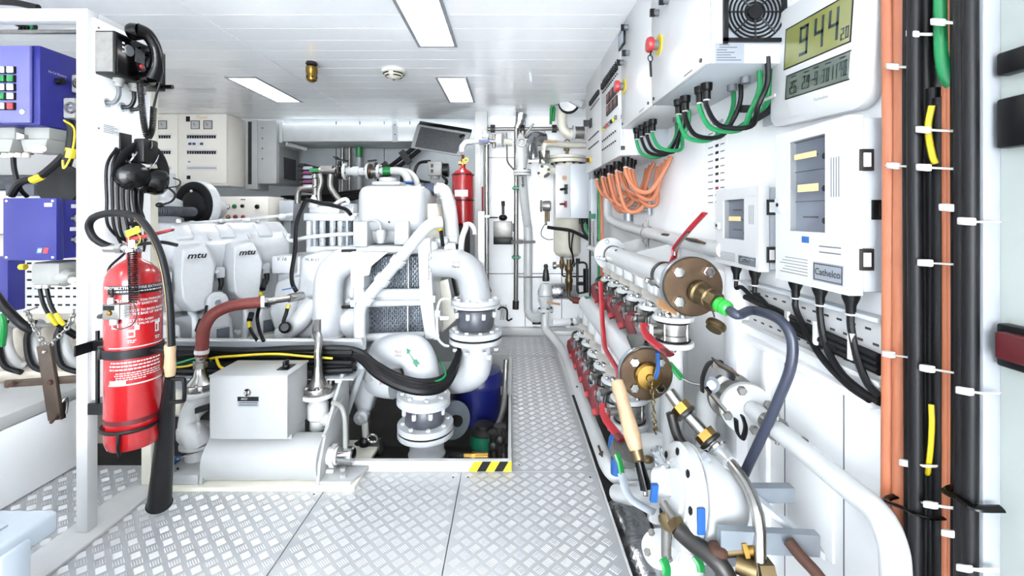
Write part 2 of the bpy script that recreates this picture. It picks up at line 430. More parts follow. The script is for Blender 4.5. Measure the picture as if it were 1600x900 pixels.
mk('floor_socket', g_pbox(832, 496, 847, 507, 4.105, .02), 'black', wb)
wl = struct('wall_back_recess', g_box(-3.2, -.2, 4.82, 4.88, -.56, 2.2), 'wall_grey')
for u in (525, 562, 600, 640): 
    a = P(u, 300, 4.82); mk('panel_joint', g_box(a.x, a.x + .006, 4.812, 4.821, .6, 2.1), 'seam_dark', wl)
struct('wall_return', g_box(-.26, -.2, 4.18, 4.86, -.56, 2.2), 'wall_grey')
struct('wall_left', g_box(-3.26, -3.2, -3.0, 4.86, -.56, 2.2), 'wall_white')
struct('wall_front', g_join(g_box(-3.2, -1.5, -3.06, -3.0, -.56, 2.06)), 'wall_white'); struct('wall_front_side', g_box(.5, .82, -3.06, -3.0, -.56, 2.06), 'wall_white')   # wide doorway behind the camera, unseen, added to let fill light in
struct('floor_entry', g_join(g_box(-3.2, .76, -3.0, .448, -.02, 0)), 'tread')
# white pillar at the end of the walkway
pl = struct('pillar', g_box(-.312, -.205, 3.9, 4.0, -.1, CEIL), 'white_paint', bevel=.004)
# ================================================================ CEILING FITTINGS
t = thing('sprinkler_nozzle', 'brass sprinkler nozzle hanging from the white ceiling', 'sprinkler', P(487, 97, 2.65))
c = P(487, 97, 2.65); c.z = CEIL
mk('rosette', g_lathe([(.03, 0), (.034, -.012), (.026, -.02)], c, n=20), 'dark_steel', t)
mk('body', g_lathe([(.018, -.02), (.032, -.03), (.034, -.055), (.030, -.075), (.031, -.078), (.029, -.108), (.022, -.112), (.015, -.118)], c, n=12), 'brass', t)
for i in range(6):
    a = i * PI / 3; mk('spray_hole', g_cyl(c + V(math.cos(a) * .027, math.sin(a) * .027, -.092), c + V(math.cos(a) * .032, math.sin(a) * .032, -.092), .005, n=8), 'dark_void', t)
c = P(615, 111, 2.81); c.z = CEIL
t = thing('smoke_detector', 'round white smoke detector on the ceiling', 'smoke detector', c)
mk('base', g_lathe([(.075, 0), (.075, -.014), (.068, -.018)], c, n=28), 'cream', t)
mk('sensor_head', g_lathe([(.06, -.012), (.056, -.03), (.03, -.05), (.0001, -.052)], c, n=28), 'cream', t)
for r, z in ((.061, -.022), (.05, -.036)):
    for k in range(4): mk('vent_slot', g_torus(c + V(0, 0, z), (0, 0, 1), r, .004, 8, 6, k * PI / 2 + .2, k * PI / 2 + 1.3), 'black', t)
mk('indicator_lens', g_sphere(c + V(0, 0, -.053), .008), 'print_grey', t)

# ================================================================ LEFT FRAME WITH PHONE, HEADSET, EXTINGUISHER
t = thing('support_frame', 'white square-tube frame with a plate, carrying the black phone and extinguisher', 'frame', (-1.46, 1.6, 0))
mk('post', g_box(-1.486, -1.446, 1.53, 1.57, .012, 1.805), 'white_paint', t, bevel=.004)
mk('post', g_box(-1.486, -1.446, 1.80, 1.84, .012, 1.805), 'cream', t, bevel=.004)
mk('top_beam', g_box(-2.9, -1.4862, 1.53, 1.57, 1.762, 1.805), 'white_paint', t, bevel=.004)
mk('side_beam', g_box(-1.486, -1.446, 1.5705, 1.7995, 1.762, 1.805), 'white_paint', t, bevel=.004)
mk('base_plate', g_box(-1.535, -1.40, 1.16, 1.88, .0, .012), 'white_paint', t, bevel=.003)
pn = mk('panel', g_box(-1.4455, -1.4355, 1.545, 1.786, .46, 1.78), 'wall_white', t, bevel=.002)
for yy in (1.56, 1.77):
    for z in (.6, 1.0, 1.4, 1.75): mk('screw', g_cyl((-1.4355, yy, z), (-1.4335, yy, z), .004, n=8), 'dull_steel', pn)
mk('instruction_label', g_box(-1.4355, -1.4347, 1.575, 1.645, 1.385, 1.42), 'paper', pn)
lb = g_join(*[g_box(-1.4347, -1.4343, 1.58, 1.58 + .04 + .015 * ((k * 7) % 2), 1.391 + k * .006, 1.393 + k * .006) for k in range(5)])
mk('label_print', lb, 'print_grey', pn)

# ---- intercom phone
XF = -1.366
t = thing('intercom_phone', 'black wall phone with handset, dial buttons and curly cord', 'phone', (-1.4, 1.66, 1.58), None)
mk('housing', g_box(-1.4345, XF, 1.545, 1.775, 1.585, 1.735), 'black', t, bevel=.004)
mk('end_cap', g_box(-1.430, XF - .004, 1.541, 1.5455, 1.592, 1.728), 'dull_steel', t)
mk('face_plate', g_box(XF, XF + .003, 1.553, 1.768, 1.593, 1.727), 'black_gloss', t, bevel=.001)
mk('speaker_grille', g_lathe([(.02, 0), (.018, .004)], (XF + .003, 1.60, 1.685), (1, 0, 0), 20), 'print_grey', t)
mk('loudspeaker', g_lathe([(.042, 0), (.04, .006), (.025, .003), (.012, .006), (.001, .006)], (XF + .003, 1.715, 1.665), (1, 0, 0), 24), 'black_rubber', t)
mk('keypad', g_box(XF + .003, XF + .006, 1.625, 1.665, 1.655, 1.705), 'insulation', t)
mk('call_button', g_lathe([(.008, 0), (.007, .006)], (XF + .003, 1.652, 1.645), (1, 0, 0), 12), 'button_red', t)
for z in (1.70, 1.685, 1.67): mk('indicator', g_box(XF + .003, XF + .005, 1.572, 1.58, z, z + .006), 'print_white', t)
mk('volume_knob', g_cyl((XF + .003, 1.757, 1.60), (XF + .04, 1.757, 1.60), .008), 'black', t)
mk('cradle_hook', g_box(XF, XF + .035, 1.655, 1.70, 1.60, 1.622), 'black', t, bevel=.003); mk('cradle_hook', g_box(XF, XF + .035, 1.65, 1.70, 1.70, 1.72), 'black', t, bevel=.003)
hs = [V(-1.335, 1.60, 1.755), V(-1.315, 1.62, 1.75), V(-1.305, 1.645, 1.71), V(-1.308, 1.655, 1.65), V(-1.325, 1.655, 1.60)]
h = mk('handset', g_tube(hs, lambda q: .020 + .010 * abs(2 * q - 1) ** 2, 12, 6), 'black_gloss', t)
mk('earpiece', g_lathe([(.026, 0), (.03, .012), (.027, .034)], (-1.36, 1.60, 1.752), (1, 0.1, .05), 20), 'black_gloss', h)
mk('mouthpiece', g_lathe([(.024, 0), (.027, .012), (.024, .034)], (-1.36, 1.655, 1.60), (1, 0, 0), 20), 'black_gloss', h)
for yy, zz in ((1.60, 1.556), (1.665, 1.556), (1.70, 1.556)):
    gl = mk('cable_gland', g_lathe([(.013, 0), (.013, .014), (.017, .014), (.017, .03)], (-1.40, yy, zz), (0, 0, 1), 12), 'grey_plug', t)
    mk('gland_cable', g_tube([(-1.40, yy, zz), (-1.40, yy, zz - .03), (-1.415, yy, zz - .055), (-1.436, yy - .01, zz - .06)], .007, 8), 'print_grey' if yy == 1.60 else 'black', gl)
    mk('wall_grommet', g_torus((-1.434, yy - .012, zz - .06), (1, 0, 0), .013, .005, 14, 6), 'cabinet_grey', gl)
mk('curly_cord', g_path_spring([V(-1.345, 1.625, 1.585), V(-1.342, 1.63, 1.50), V(-1.34, 1.64, 1.42), V(-1.34, 1.655, 1.385), V(-1.338, 1.672, 1.42), V(-1.335, 1.675, 1.50)], .0085, .0028, 52), 'black', t)
mk('cord_end', g_tube([(-1.335, 1.675, 1.50), (-1.33, 1.685, 1.56), (-1.32, 1.688, 1.60)], .004, 8), 'black', t)

# ---- headset on its hook
hk = thing('headset_hook', 'black rectangular hook plate holding the ear defenders', 'hook', (-1.435, 1.66, 1.36))
mk('plate', g_box(-1.4345, -1.428, 1.64, 1.69, 1.30, 1.40), 'black', hk, bevel=.002)
mk('hook_arm', g_tube([(-1.43, 1.665, 1.33), (-1.38, 1.665, 1.335), (-1.335, 1.665, 1.345), (-1.33, 1.665, 1.37)], .006, 8), 'black', hk)
t = thing('headset', 'black ear-defender headset with microphone hanging under the phone', 'headset', (-1.36, 1.66, 1.2))
bd = [V(-1.40, 1.585, 1.23), V(-1.385, 1.595, 1.30), V(-1.37, 1.63, 1.345), V(-1.36, 1.67, 1.352), V(-1.35, 1.71, 1.33), V(-1.345, 1.735, 1.28), V(-1.345, 1.735, 1.24)]
mk('headband', g_tube(bd, .018, 10, 6, flat=.3), 'black_rubber', t)
mk('headband_pad', g_obox((-1.355, 1.665, 1.333), (1, 0, 0), (0, 1, 0), (0, 0, 1), .02, .035, .045), 'black', t, bevel=.008)
for k, (cc, ax) in enumerate(((V(-1.365, 1.615, 1.238), V(.75, -.6, 0)), (V(-1.35, 1.69, 1.225), V(.6, .5, -.1)))):
    e = mk('ear_cup', g_lathe([(.03, -.02), (.048, -.012), (.052, .012), (.044, .036), (.025, .048), (.001, .05)], cc, ax, 22), 'black_gloss', t)
    mk('ear_cushion', g_torus(cc - ax.normalized() * .02, ax, .036, .014, 20, 8), 'black_rubber', e)
    mk('wire_yoke', g_tube([cc + V(0, -.02, .04), cc + V(.02, -.01, .075), cc + V(0, .03, .11)], .003, 6), 'chrome', e)
mk('mic_boom', g_tube([(-1.32, 1.70, 1.215), (-1.29, 1.72, 1.18), (-1.295, 1.71, 1.15), (-1.32, 1.69, 1.135)], .004, 8), 'black', t)
mk('microphone', g_sphere((-1.322, 1.688, 1.135), .013, 12, 8, (1, 1.2, .8)), 'black', t)
mk('cup_cable', g_tube([(-1.32, 1.705, 1.20), (-1.28, 1.725, 1.21), (-1.278, 1.73, 1.23), (-1.30, 1.725, 1.24)], .0025, 6), 'black', t)
# cable coils
for k in range(7):
    a = k / 6; y0 = 1.575 + .02 * a
    p = [V(-1.425 + .008 * k, 1.62, 1.34 - .005 * k), V(-1.42 + .007 * k, y0 - .0 + .012 * k, 1.27), V(-1.42 + .006 * k, y0 + .012 * k, 1.15), V(-1.415 + .006 * k, y0 + .016 * k, 1.06 - .012 * (k % 3)),
         V(-1.41 + .006 * k, 1.64 + .006 * k, 1.005 - .014 * ((k * 3) % 5)), V(-1.405 + .004 * k, 1.69 - .004 * k, 1.04), V(-1.40, 1.70 - .006 * k, 1.14), V(-1.395, 1.70 - .008 * k, 1.26)]
    one('headset_cable', g_tube(p, .0048, 8, 6), 'cable_black', 'black headset cable looped below the ear defenders, %s from the plate' % ON[k], 'cable', 'coiled headset cables')
one('cable_strap', g_torus((-1.39, 1.66, 1.065), (.1, 0, 1), .022, .007, 16, 6), 'black', 'black strap tying the coiled headset cables together', 'strap')
one('sensor_cable', g_tube([(-1.40, 1.66, 1.05), (-1.40, 1.635, .97), (-1.40, 1.56, .91), P(176, 450, 1.43), P(173, 470, 1.41)], .004, 8), 'cable_black', 'thin black cable running down to the small grey switch box', 'cable')
# grey switch box
t = thing('switch_box', 'small grey metal switch box in front of the red extinguisher, left side', 'switch box', P(177, 502, 1.41))
mk('housing', g_pbox(159, 476, 186, 500, 1.395, .035), 'dull_steel', t, bevel=.003); mk('label', g_pbox(161, 478, 178, 485, 1.394, .001), 'black', t)
mk('lock', g_lathe([(.009, 0), (.007, .005), (.003, .006)], P(171, 489, 1.395), (0, -1, 0), 14), 'brass', t); mk('terminal_end', g_join(*[g_pbox(187, 477 + 4.4 * k, 194, 480.4 + 4.4 * k, 1.40, .02) for k in range(5)]), 'print_white', t); mk('terminal_block', g_pbox(185, 477, 191, 499, 1.402, .022), 'print_white', t)
mk('gland', g_lathe([(.009, 0), (.009, .012), (.006, .02)], P(173, 475, 1.41), n=10), 'print_white', t); mk('gland', g_lathe([(.011, 0), (.011, .018)], P(178, 507, 1.41), n=10), 'print_white', t)
mk('mount_arm', g_tube([P(163, 492, 1.42), P(155, 495, 1.47), (-1.42, 1.555, .745), (-1.436, 1.56, .745)], .007, 8, 4), 'dark_steel', t)
mk('pull_wire', g_tube([P(178, 512, 1.41), P(190, 514, 1.40), P(208, 506, 1.40), P(214, 490, 1.40), P(209, 474, 1.405)], .0016, 6), 'black', t)

# ---- CO2 extinguisher
EX, EY, ER = -1.262, 1.5, .0775
t = thing('fire_extinguisher', 'tall red extinguisher with white print, black hose and horn, strapped to the frame', 'fire extinguisher', (EX, EY, .33))
prof = [(.05, .332), (.07, .338), (ER, .36), (ER, .875)] + [(ER * math.cos(a), .875 + .075 * math.sin(a)) for a in (.3, .6, .9, 1.15)] + [(.02, .952), (.02, .975)]
mk('cylinder', g_lathe(prof, (EX, EY, 0), n=40), 'red_paint', t)
mk('base_ring', g_lathe([(ER + .0008, .425), (ER + .0008, .44)], (EX, EY, 0), n=40, cap=False), 'dark_red', t)
v = mk('valve', g_join(g_lathe([(.02, .97), (.024, .975), (.024, .985), (.017, .99), (.017, 1.015)], (EX, EY, 0), n=14), g_cyl((EX - .06, EY, .987), (EX + .02, EY, .987), .013)), 'chrome', t)
mk('lever', g_prism([(EX - .02, EY - .008, 1.005), (EX + .13, EY - .008, 1.045), (EX + .133, EY - .008, 1.053), (EX + .05, EY - .008, 1.035), (EX - .02, EY - .008, 1.022)], (0, .016, 0)), 'red_handle', t, bevel=.002)
mk('carry_handle', g_tube([(EX - .02, EY, .995), (EX + .06, EY, 1.005), (EX + .10, EY, 1.006), (EX + .145, EY, .997)], .006, 8), 'black', t)
mk('safety_tag', g_obox((EX + .008, EY - .012, 1.043), (1, 0, .4), (0, 1, 0), (-.4, 0, 1), .024, .002, .011), 'yellow', t)
mk('seal_wire', g_torus((EX + .012, EY - .012, 1.018), (0, 1, 0), .02, .0015, 16, 5), 'yellow', t)
hp = [P(u, v_, d_) for u, v_, d_ in ((206, 388, 1.5), (178, 387, 1.5), (149, 374, 1.49), (139, 353, 1.48), (150, 338, 1.47), (182, 333, 1.46), (216, 341, 1.455), (241, 374, 1.45), (257, 420, 1.445), (265, 475, 1.445), (268, 540, 1.455))]
hz = mk('hose', g_tube(hp, .0115, 12, 8), 'black_rubber', t)
mk('hose_print', g_tube([p + V(-.004, -.0105, .002) for p in hp[6:]], .0016, 6, 8), 'old_brass', hz)
mk('hose_fitting', g_join(g_cyl((EX - .095, EY, .987), (EX - .055, EY, .987), .0145), g_hex((EX - .055, EY, .987), (EX - .035, EY, .987), .018)), 'steel', t)
mk('spring_guard', g_spring(P(207, 394, 1.44), P(209, 472, 1.41), .012, .0024, 22), 'black', t)
mk('wood_grip', g_lathe([(.0001, 0), (.014, .002), (.017, .03), (.015, .07), (.017, .10), (.014, .108), (.001, .109)], P(266, 588, 1.47), (0.01, -.02, 1), 16), 'wood', t)
HT = P(265.5, 589, 1.47); HB = P(249, 787, 1.63)
hn = mk('horn', g_tube([HT, HT.lerp(HB, .2), HT.lerp(HB, .6), HB], lambda q: .014 + .024 * q, 16, 5), 'black', t)
mk('horn_handle', g_tube([P(268, 593, 1.465), P(284, 592, 1.465), P(288, 596, 1.465), P(288, 622, 1.475), P(284, 627, 1.48), P(266, 628, 1.48)], .0065, 8, 5), 'black', hn)
mk('horn_rim', g_torus(HB, HB - HT, .037, .004, 20, 6), 'black_rubber', hn)
st = mk('strap', g_lathe([(ER + .001, .637), (ER + .005, .637), (ER + .005, .665), (ER + .001, .665)], (EX, EY, 0), n=40, cap=False), 'black_rubber', t)
mk('strap_tail', g_tube([(EX + ER, EY - .015, .651), (EX + ER + .03, EY - .035, .655), (EX + ER + .06, EY - .03, .648)], .013, 8, 4, flat=.25), 'black_rubber', st)
mk('strap_buckle', g_obox((EX - ER + .01, EY - .05, .652), (.7, -.7, 0), (.7, .7, 0), (0, 0, 1), .022, .006, .018), 'black', st, bevel=.003)
mk('bracket', g_join(g_box(-1.4345, EX - ER + .01, EY + .03, EY + .038, .632, .668), g_box(-1.4345, -1.428, EY - .03, EY + .1, .632, .668)), 'black', t, bevel=.002)
mk('lower_bracket', g_join(g_box(-1.4455, EX - ER + .01, EY + .03, EY + .038, .415, .452), g_torus((EX, EY, .405), (0, 0, 1), ER + .006, .006, 32, 6), g_tube([(EX + .02, EY - ER - .004, .41), (EX + .02, EY - ER - .006, .36), (EX + .012, EY - ER + .01, .325)], .005, 8)), 'black', t)
mk('standing_rod', g_cyl((-1.42, 1.54, .43), (-1.42, 1.54, .70), .006), 'black', t)
# printed labels wrapped round the bottle
th0 = math.atan2(-EY, -EX) + .10
def bend(r, off, z): return lambda x, y: Vector((EX + r * math.cos(th0 + off + x / r), EY + r * math.sin(th0 + off + x / r), z + y))
def band(a0, a1, z0, z1, r): 
    vs, fs = [], []
    for i in range(17):
        a = th0 + a0 + (a1 - a0) * i / 16
        for z in (z0, z1): vs.append(V(EX + r * math.cos(a), EY + r * math.sin(a), z))
    for i in range(16): fs.append((2 * i, 2 * i + 2, 2 * i + 3, 2 * i + 1))
    return vs, fs
mk('title_band', band(-1.05, 1.15, .843, .872, ER + .0006), 'print_black', t)
tl = [('ΠΥΡΟΣΒΕΣΤΗΡΑΣ/FIRE EXTINGUISHER', .0115, .864, .05), 
      ('ΑΠΑΣΦΑΛΙΣΤΕ ΤΟΝ ΠΥΡΟΣΒΕΣΤΗΡΑ', .0095, .822, .28), ('PULL OUT SAFETY PIN', .0098, .811, .16), ('ΣΤΟΧΕΥΣΤΕ ΤΗ ΒΑΣΗ ΦΩΤΙΑΣ', .0098, .790, .26), ('AIM AT THE BASE OF THE FIRE', .0098, .779, .26),
      ('ΠΙΕΣΤΕ ΤΗ ΛΑΒΗ', .0098, .758, .08), ('SQUEEZE VALVE LEVER', .0098, .747, .14)]
for s, sz, z, off in tl: mk('lettering', g_text(s, sz, (0, 0, 0), bend=bend(ER + .0011, off, z), bold=.02), 'print_white', t)
for k, (a0, a1, z0, z1) in enumerate(((-.85, -.6, .81, .83), (-.85, -.6, .775, .797), (-.85, -.6, .735, .757), (-.32, -.06, .705, .73), (.66, .86, .71, .745), (-.08, .08, .728, .743), (.8, .92, .738, .752), (-1.0, 1.1, .672, .675), (-1.0, 1.1, .553, .557), (-.95, -.35, .558, .57))):
    mk('pictogram', band(a0, a1, z0, z1, ER + .001), 'print_white', t)
for a0, a1, z0, z1 in ((-.28, -.10, .71, .722), (.69, .76, .715, .735), (-.81, -.64, .815, .825), (-.81, -.64, .78, .792), (-.81, -.64, .74, .752)):
    mk('pictogram', band(a0, a1, z0, z1, ER + .0016), 'red_paint', t)
dash = []                                           # lines of print too small to read
for z, h, A, B in ((.851, .004, -.9, 1.05), (.694, .003, -.32, -.02), (.694, .003, .66, .9), (.688, .003, -.3, -.05), (.688, .003, .68, .88), (.624, .0045, -.9, .95), (.613, .0045, -.95, .9), (.602, .0045, -.95, .95), (.591, .0028, -.7, .95), (.584, .0028, -.75, .9), (.577, .0028, -.7, .95), (.570, .0028, -.7, .3)):
    a = A
    while a < B:
        q = random.uniform(.05, .16); dash.append(band(a, min(B, a + q), z, z + h, ER + .0011)); a += q + .03
mk('fine_print', g_join(*dash), 'print_white', t)['kind'] = 'stuff'
# ================================================================ LEFT OF THE FRAME: BLUE BOXES, SECOND ENGINE, CHEST
d0 = 1.65; xs = -1.745
t = thing('control_box', 'large blue control box with square white and green push buttons, at the left edge', 'control box', (-1.95, 1.8, 1.43))
mk('housing', g_box(-2.12, xs, 1.66, 2.08, 1.43, 1.728), 'blue_paint', t, bevel=.008)
dr = mk('door', g_box(-2.12, xs - .022, 1.645, 1.66, 1.436, 1.722), 'blue_lit', t, bevel=.006)
mk('lock', g_lathe([(.011, 0), (.010, .004), (.004, .0045)], P(36, 175, 1.645), (0, -1, 0), 14), 'chrome', dr)
cols = {0: 'button_white', 1: 'green', 2: 'mushroom_red'}
for r, (v, cc) in enumerate(zip((110, 123.5, 137, 151, 166.5), ((0, 0), (1, 1), (0, 0), (1, 0), (0, 2)))):
    for k, u in enumerate((-7, 6, 20)):
        a = P(u, v, 1.645); b = mk('push_button', g_box(a.x - .0135, a.x + .0135, 1.638, 1.645, a.z - .0135, a.z + .0135), 'black', dr, bevel=.001)
        mk('button_cap', g_box(a.x - .0112, a.x + .0112, 1.633, 1.638, a.z - .0112, a.z + .0112), cols[cc[k - 1] if k else 0], b, bevel=.0015)
mk('selector_knob', g_join(g_cyl((xs, 1.725, 1.612), (xs + .02, 1.725, 1.612), .013)), 'black', t)
mk('side_lettering', g_text('Ni-Cd Battery', .012, (xs, 1.725, 1.64), **LWD), 'print_white', t)
def plug(y, z, w, h, name='connector'):
    p = mk(name, g_box(xs, xs + .045, y - w, y + w, z - h, z + h), 'grey_plug', t, bevel=.006)
    mk('latch_clip', g_join(g_torus((xs + .03, y - w, z), (0, 1, 0), .018, .006, 14, 6), g_box(xs + .02, xs + .05, y - w - .004, y - w + .002, z - .006, z + .006)), 'steel', p)
    mk('plug_body', g_box(xs + .045, xs + .10, y - w * .8, y + w * .8, z - h * .8, z + h * .8), 'grey_plug', p, bevel=.008)
    return p
plug(1.775, 1.515, .03, .04); plug(1.80, 1.62, .022, .035)
for k, x in enumerate((-2.03, -1.93, -1.80)):
    p = mk('bottom_connector', g_box(x - .048, x + .048, 1.70, 1.78, 1.385, 1.432), 'grey_plug', t, bevel=.005)
    mk('plug_body', g_prism([(x - .052, 1.69, 1.385), (x + .052, 1.69, 1.385), (x + .038, 1.69, 1.335), (x - .038, 1.69, 1.335)], (0, .09, 0)), 'grey_plug', p, bevel=.004)
    mk('locking_lever', g_prism([(x - .06, 1.685, 1.41), (x - .03, 1.685, 1.40), (x - .03, 1.685, 1.385), (x - .06, 1.685, 1.38)], (0, .1, 0)), 'steel', p)
for x in (-1.94, -1.915, -1.89, -1.86): mk('cable_gland', g_lathe([(.012, 0), (.012, .012), (.009, .018)], (x, 1.72, 1.318), (0, 0, 1), 10), 'cream', t)
mk('angled_gland', g_join(g_cyl((-1.83, 1.71, 1.352), (-1.775, 1.69, 1.348), .017), g_cyl((-1.775, 1.69, 1.348), (-1.76, 1.684, 1.347), .012)), 'cream', t)
def cable(pts, r, m, label, cat='cable', group=None, **kw): return one('cable' if cat == 'cable' else cat, g_tube(pts, r, 8, 6), m, label, cat, group, **kw)
cable([(-1.91, 1.72, 1.322), (-1.905, 1.72, 1.27), (-1.895, 1.73, 1.20), (-1.90, 1.76, 1.17)], .008, 'cable_black', 'short black cable leaving the glands under the large blue box')
c = cable([P(100, 243, 1.72), P(80, 262, 1.70), P(58, 278, 1.70), P(32, 285, 1.70), P(18, 305, 1.72)], .013, 'cable_black', 'thick black cable with a yellow sleeve curving between the two blue boxes')
mk('yellow_sleeve', g_tube([P(66, 275, 1.699), P(57, 279, 1.698), P(50, 282, 1.698)], .0142, 8, 3), 'yellow', c)
c = cable([P(108, 190, 1.70), P(113, 205, 1.70), P(110, 235, 1.69), P(103, 258, 1.69)], .016, 'cable_black', 'black cable with yellow tag behind the white post, under the large blue box')
mk('yellow_sleeve', g_tube([P(112, 232, 1.69), P(109, 247, 1.69)], .0175, 8, 1), 'yellow', c)
mk('earth_wire', g_tube([P(100, 188, 1.69), P(116, 202, 1.67), P(112, 240, 1.66), P(100, 263, 1.66), P(98, 250, 1.66)], .0035, 6), 'yellow', c)

t = thing('junction_box', 'smaller plain blue box with a red and blue logo, below the button box', 'junction box', (-1.82, 1.8, .925))
x1 = P(88, 300, 1.70).x
mk('lid', g_box(-1.928, x1, 1.70, 1.73, .925, 1.162), 'blue_paint', t, bevel=.004)
mk('housing', g_box(-1.924, x1 - .003, 1.731, 1.98, .93, 1.157), 'blue_paint', t, bevel=.004)
for u in (11, 83):
    for v in (314, 402): mk('screw', g_lathe([(.006, 0), (.005, .003)], P(u, v, 1.70), (0, -1, 0), 10), 'chrome', t)
mk('white_label', g_pbox(69, 317, 81, 323, 1.699, .001), 'print_white', t)
a = P(56, 387, 1.6985)
for k, m in ((0, 'print_blue'), (1, 'mushroom_red')):
    u = 57 + 9.5 * k; mk('logo', g_prism([P(u, 396, 1.6992), P(u + 8, 396, 1.6992), P(u + 10, 387, 1.6992), P(u + 2, 387, 1.6992)], (0, -.0008, 0)), m, t)
mk('logo', g_prism([P(58.5, 394, 1.6984), P(64, 394, 1.6984), P(65.4, 389, 1.6984), P(60, 389, 1.6984)], (0, -.0006, 0)), 'print_white', t)
for z in (1.085, 1.0):
    g = mk('cable_gland', g_lathe([(.02, 0), (.02, .012), (.015, .014), (.015, .035), (.011, .04)], (x1 - .003, 1.78, z), (1, 0, 0), 12), 'steel', t)
mk('side_label', g_box(x1 - .0028, x1 - .002, 1.755, 1.80, 1.035, 1.05), 'print_white', t); mk('side_label', g_box(x1 - .0028, x1 - .002, 1.76, 1.82, 1.125, 1.14), 'print_white', t)
# grey valve unit under it
t = thing('sensor_unit', 'grey cast housing with two cables below the smaller blue box', 'sensor housing', (-1.80, 1.85, .82))
mk('casting', g_pbox(46, 410, 92, 447, 1.76, .12), 'grey_plug', t, bevel=.015)
mk('casting_nose', g_lathe([(.035, 0), (.04, .03), (.03, .05), (.018, .06)], P(92, 432, 1.80), (1, -.1, 0), 16), 'grey_plug', t)
mk('gland', g_lathe([(.014, 0), (.014, .03)], P(112, 438, 1.79), (1, -.2, 0), 10), 'cream', t)
for u in (62, 72): mk('gland_nut', g_hex(P(u, 450, 1.80), P(u, 444, 1.80), .014), 'steel', t)
mk('cap', g_lathe([(.012, 0), (.012, .02)], P(40, 417, 1.79), (-1, 0, 0), 10), 'yellow', t)
for k, u in enumerate((62, 73)):
    c = cable([P(u, 450, 1.80), P(u + 6, 475, 1.80), P(u + 18, 497, 1.80), P(u + 32, 512, 1.82), P(u + 56, 528, 1.86)], .007, 'cable_black', 'thin black cable with a yellow sleeve, %s of the pair under the grey housing' % ('left' if k == 0 else 'right'))
    mk('yellow_sleeve', g_tube([P(u + 14, 490, 1.798), P(u + 20, 500, 1.799), P(u + 27, 507, 1.81)], .0085, 8, 3), 'yellow', c)
one('blue_case', g_box(-2.3, P(12, 400, 1.95).x, 1.95, 2.1, P(0, 488, 1.95).z, P(0, 402, 1.95).z), 'blue_paint', 'sliver of a blue case behind the smaller blue box, at the left edge', 'case', bevel=.006)
one('fat_cable', g_tube([P(-12, 455, 1.80), P(8, 480, 1.80), P(32, 505, 1.80), P(50, 516, 1.82)], .017, 10, 6), 'cable_black', 'thick black cable crossing the slotted tray at the left edge', 'cable')
# slotted white tray
t = thing('slotted_tray', 'white slotted steel tray behind the smaller blue box', 'cable tray', (-2.0, 2.02, .6))
mk('plate', g_pbox(-30, 404, 165, 490, 2.02, .01), 'white_paint', t, bevel=.002)
for r in range(6):
    for k in range(11): mk('slot', g_pbox(18 + 12 * k, 410 + 13 * r, 25 + 12 * k, 413 + 13 * r, 2.019, .002), 'black', t)
# second engine
t = thing('second_engine', 'cream painted second engine behind the white frame at the left edge', 'engine', (-2.3, 2.5, .1))
mk('block', g_box(-3.1, -2.04, 2.32, 2.52, -.1, 1.0), 'beige_engine', t, bevel=.03)
mk('upper_cover', g_box(-3.1, -2.03, 2.2, 2.48, 1.0, 1.22), 'white_paint', t, bevel=.03)
mk('top_cover', g_box(-3.1, -2.05, 2.25, 2.5, 1.22, 1.30), 'insulation', t, bevel=.02)
for u in (8, 75): mk('dark_port', g_pbox(u, 288, u + 45, 306, 2.17, .04), 'ribbed_grey', t, bevel=.004)
mk('rim_disc', g_lathe([(.10, 0), (.10, .02), (.05, .03)], P(98, 290, 2.12), (0, -1, .1), 24), 'black', t)
for k, u in enumerate((18, 62, 108)):
    mk('port_casting', g_prism([P(u - 22, 590, 2.15), P(u + 14, 596, 2.15), P(u + 22, 540, 2.2), P(u + 4, 505, 2.25), P(u - 12, 520, 2.25)], (0.02, .2, .02)), 'beige_engine', t, bevel=.02, seg=3)
    mk('drain_pipe', g_tube([P(u, 505, 2.18), P(u - 10, 515, 2.14), P(u - 8, 545, 2.12), P(u + 6, 570, 2.14), P(u + 20, 574, 2.16)], .026, 12, 5), 'white_paint', t)
    mk('pipe_collar', g_torus(P(u - 1, 508, 2.17), (0, .3, 1), .03, .01, 16, 8), 'white_paint', t)
    mk('loop_cable', g_tube([P(u - 8, 500, 2.10), P(u - 20, 530, 2.08), P(u - 12, 570, 2.08), P(u + 16, 582, 2.09)], .012, 8, 5), 'cable_black', t)
mk('foot_rail', g_pbox(-20, 580, 135, 600, 2.1, .3), 'beige_engine', t, bevel=.01)
mk('green_pipe', g_tube([P(2, 490, 1.95), P(6, 510, 1.95), P(3, 540, 1.97)], .012, 8), 'green', t)
# chest
t = thing('storage_chest', 'white painted storage chest with a lid standing behind the frame', 'chest', (-2.3, 1.6, 0))
mk('body', g_box(-2.8, -1.89, 1.2, 1.99, .004, .297), 'wall_white', t, bevel=.004)
mk('lid', g_box(-2.8, -1.885, 1.195, 1.995, .302, .35), 'white_paint', t, bevel=.005)
l = mk('latch', g_box(-1.888, -1.88, 1.875, 1.895, .24, .31), 'dark_steel', t, bevel=.002)
mk('latch_loop', g_tube([(-1.878, 1.87, .31), (-1.87, 1.885, .33), (-1.878, 1.90, .30), (-1.875, 1.89, .26)], .004, 6), 'dull_steel', l)
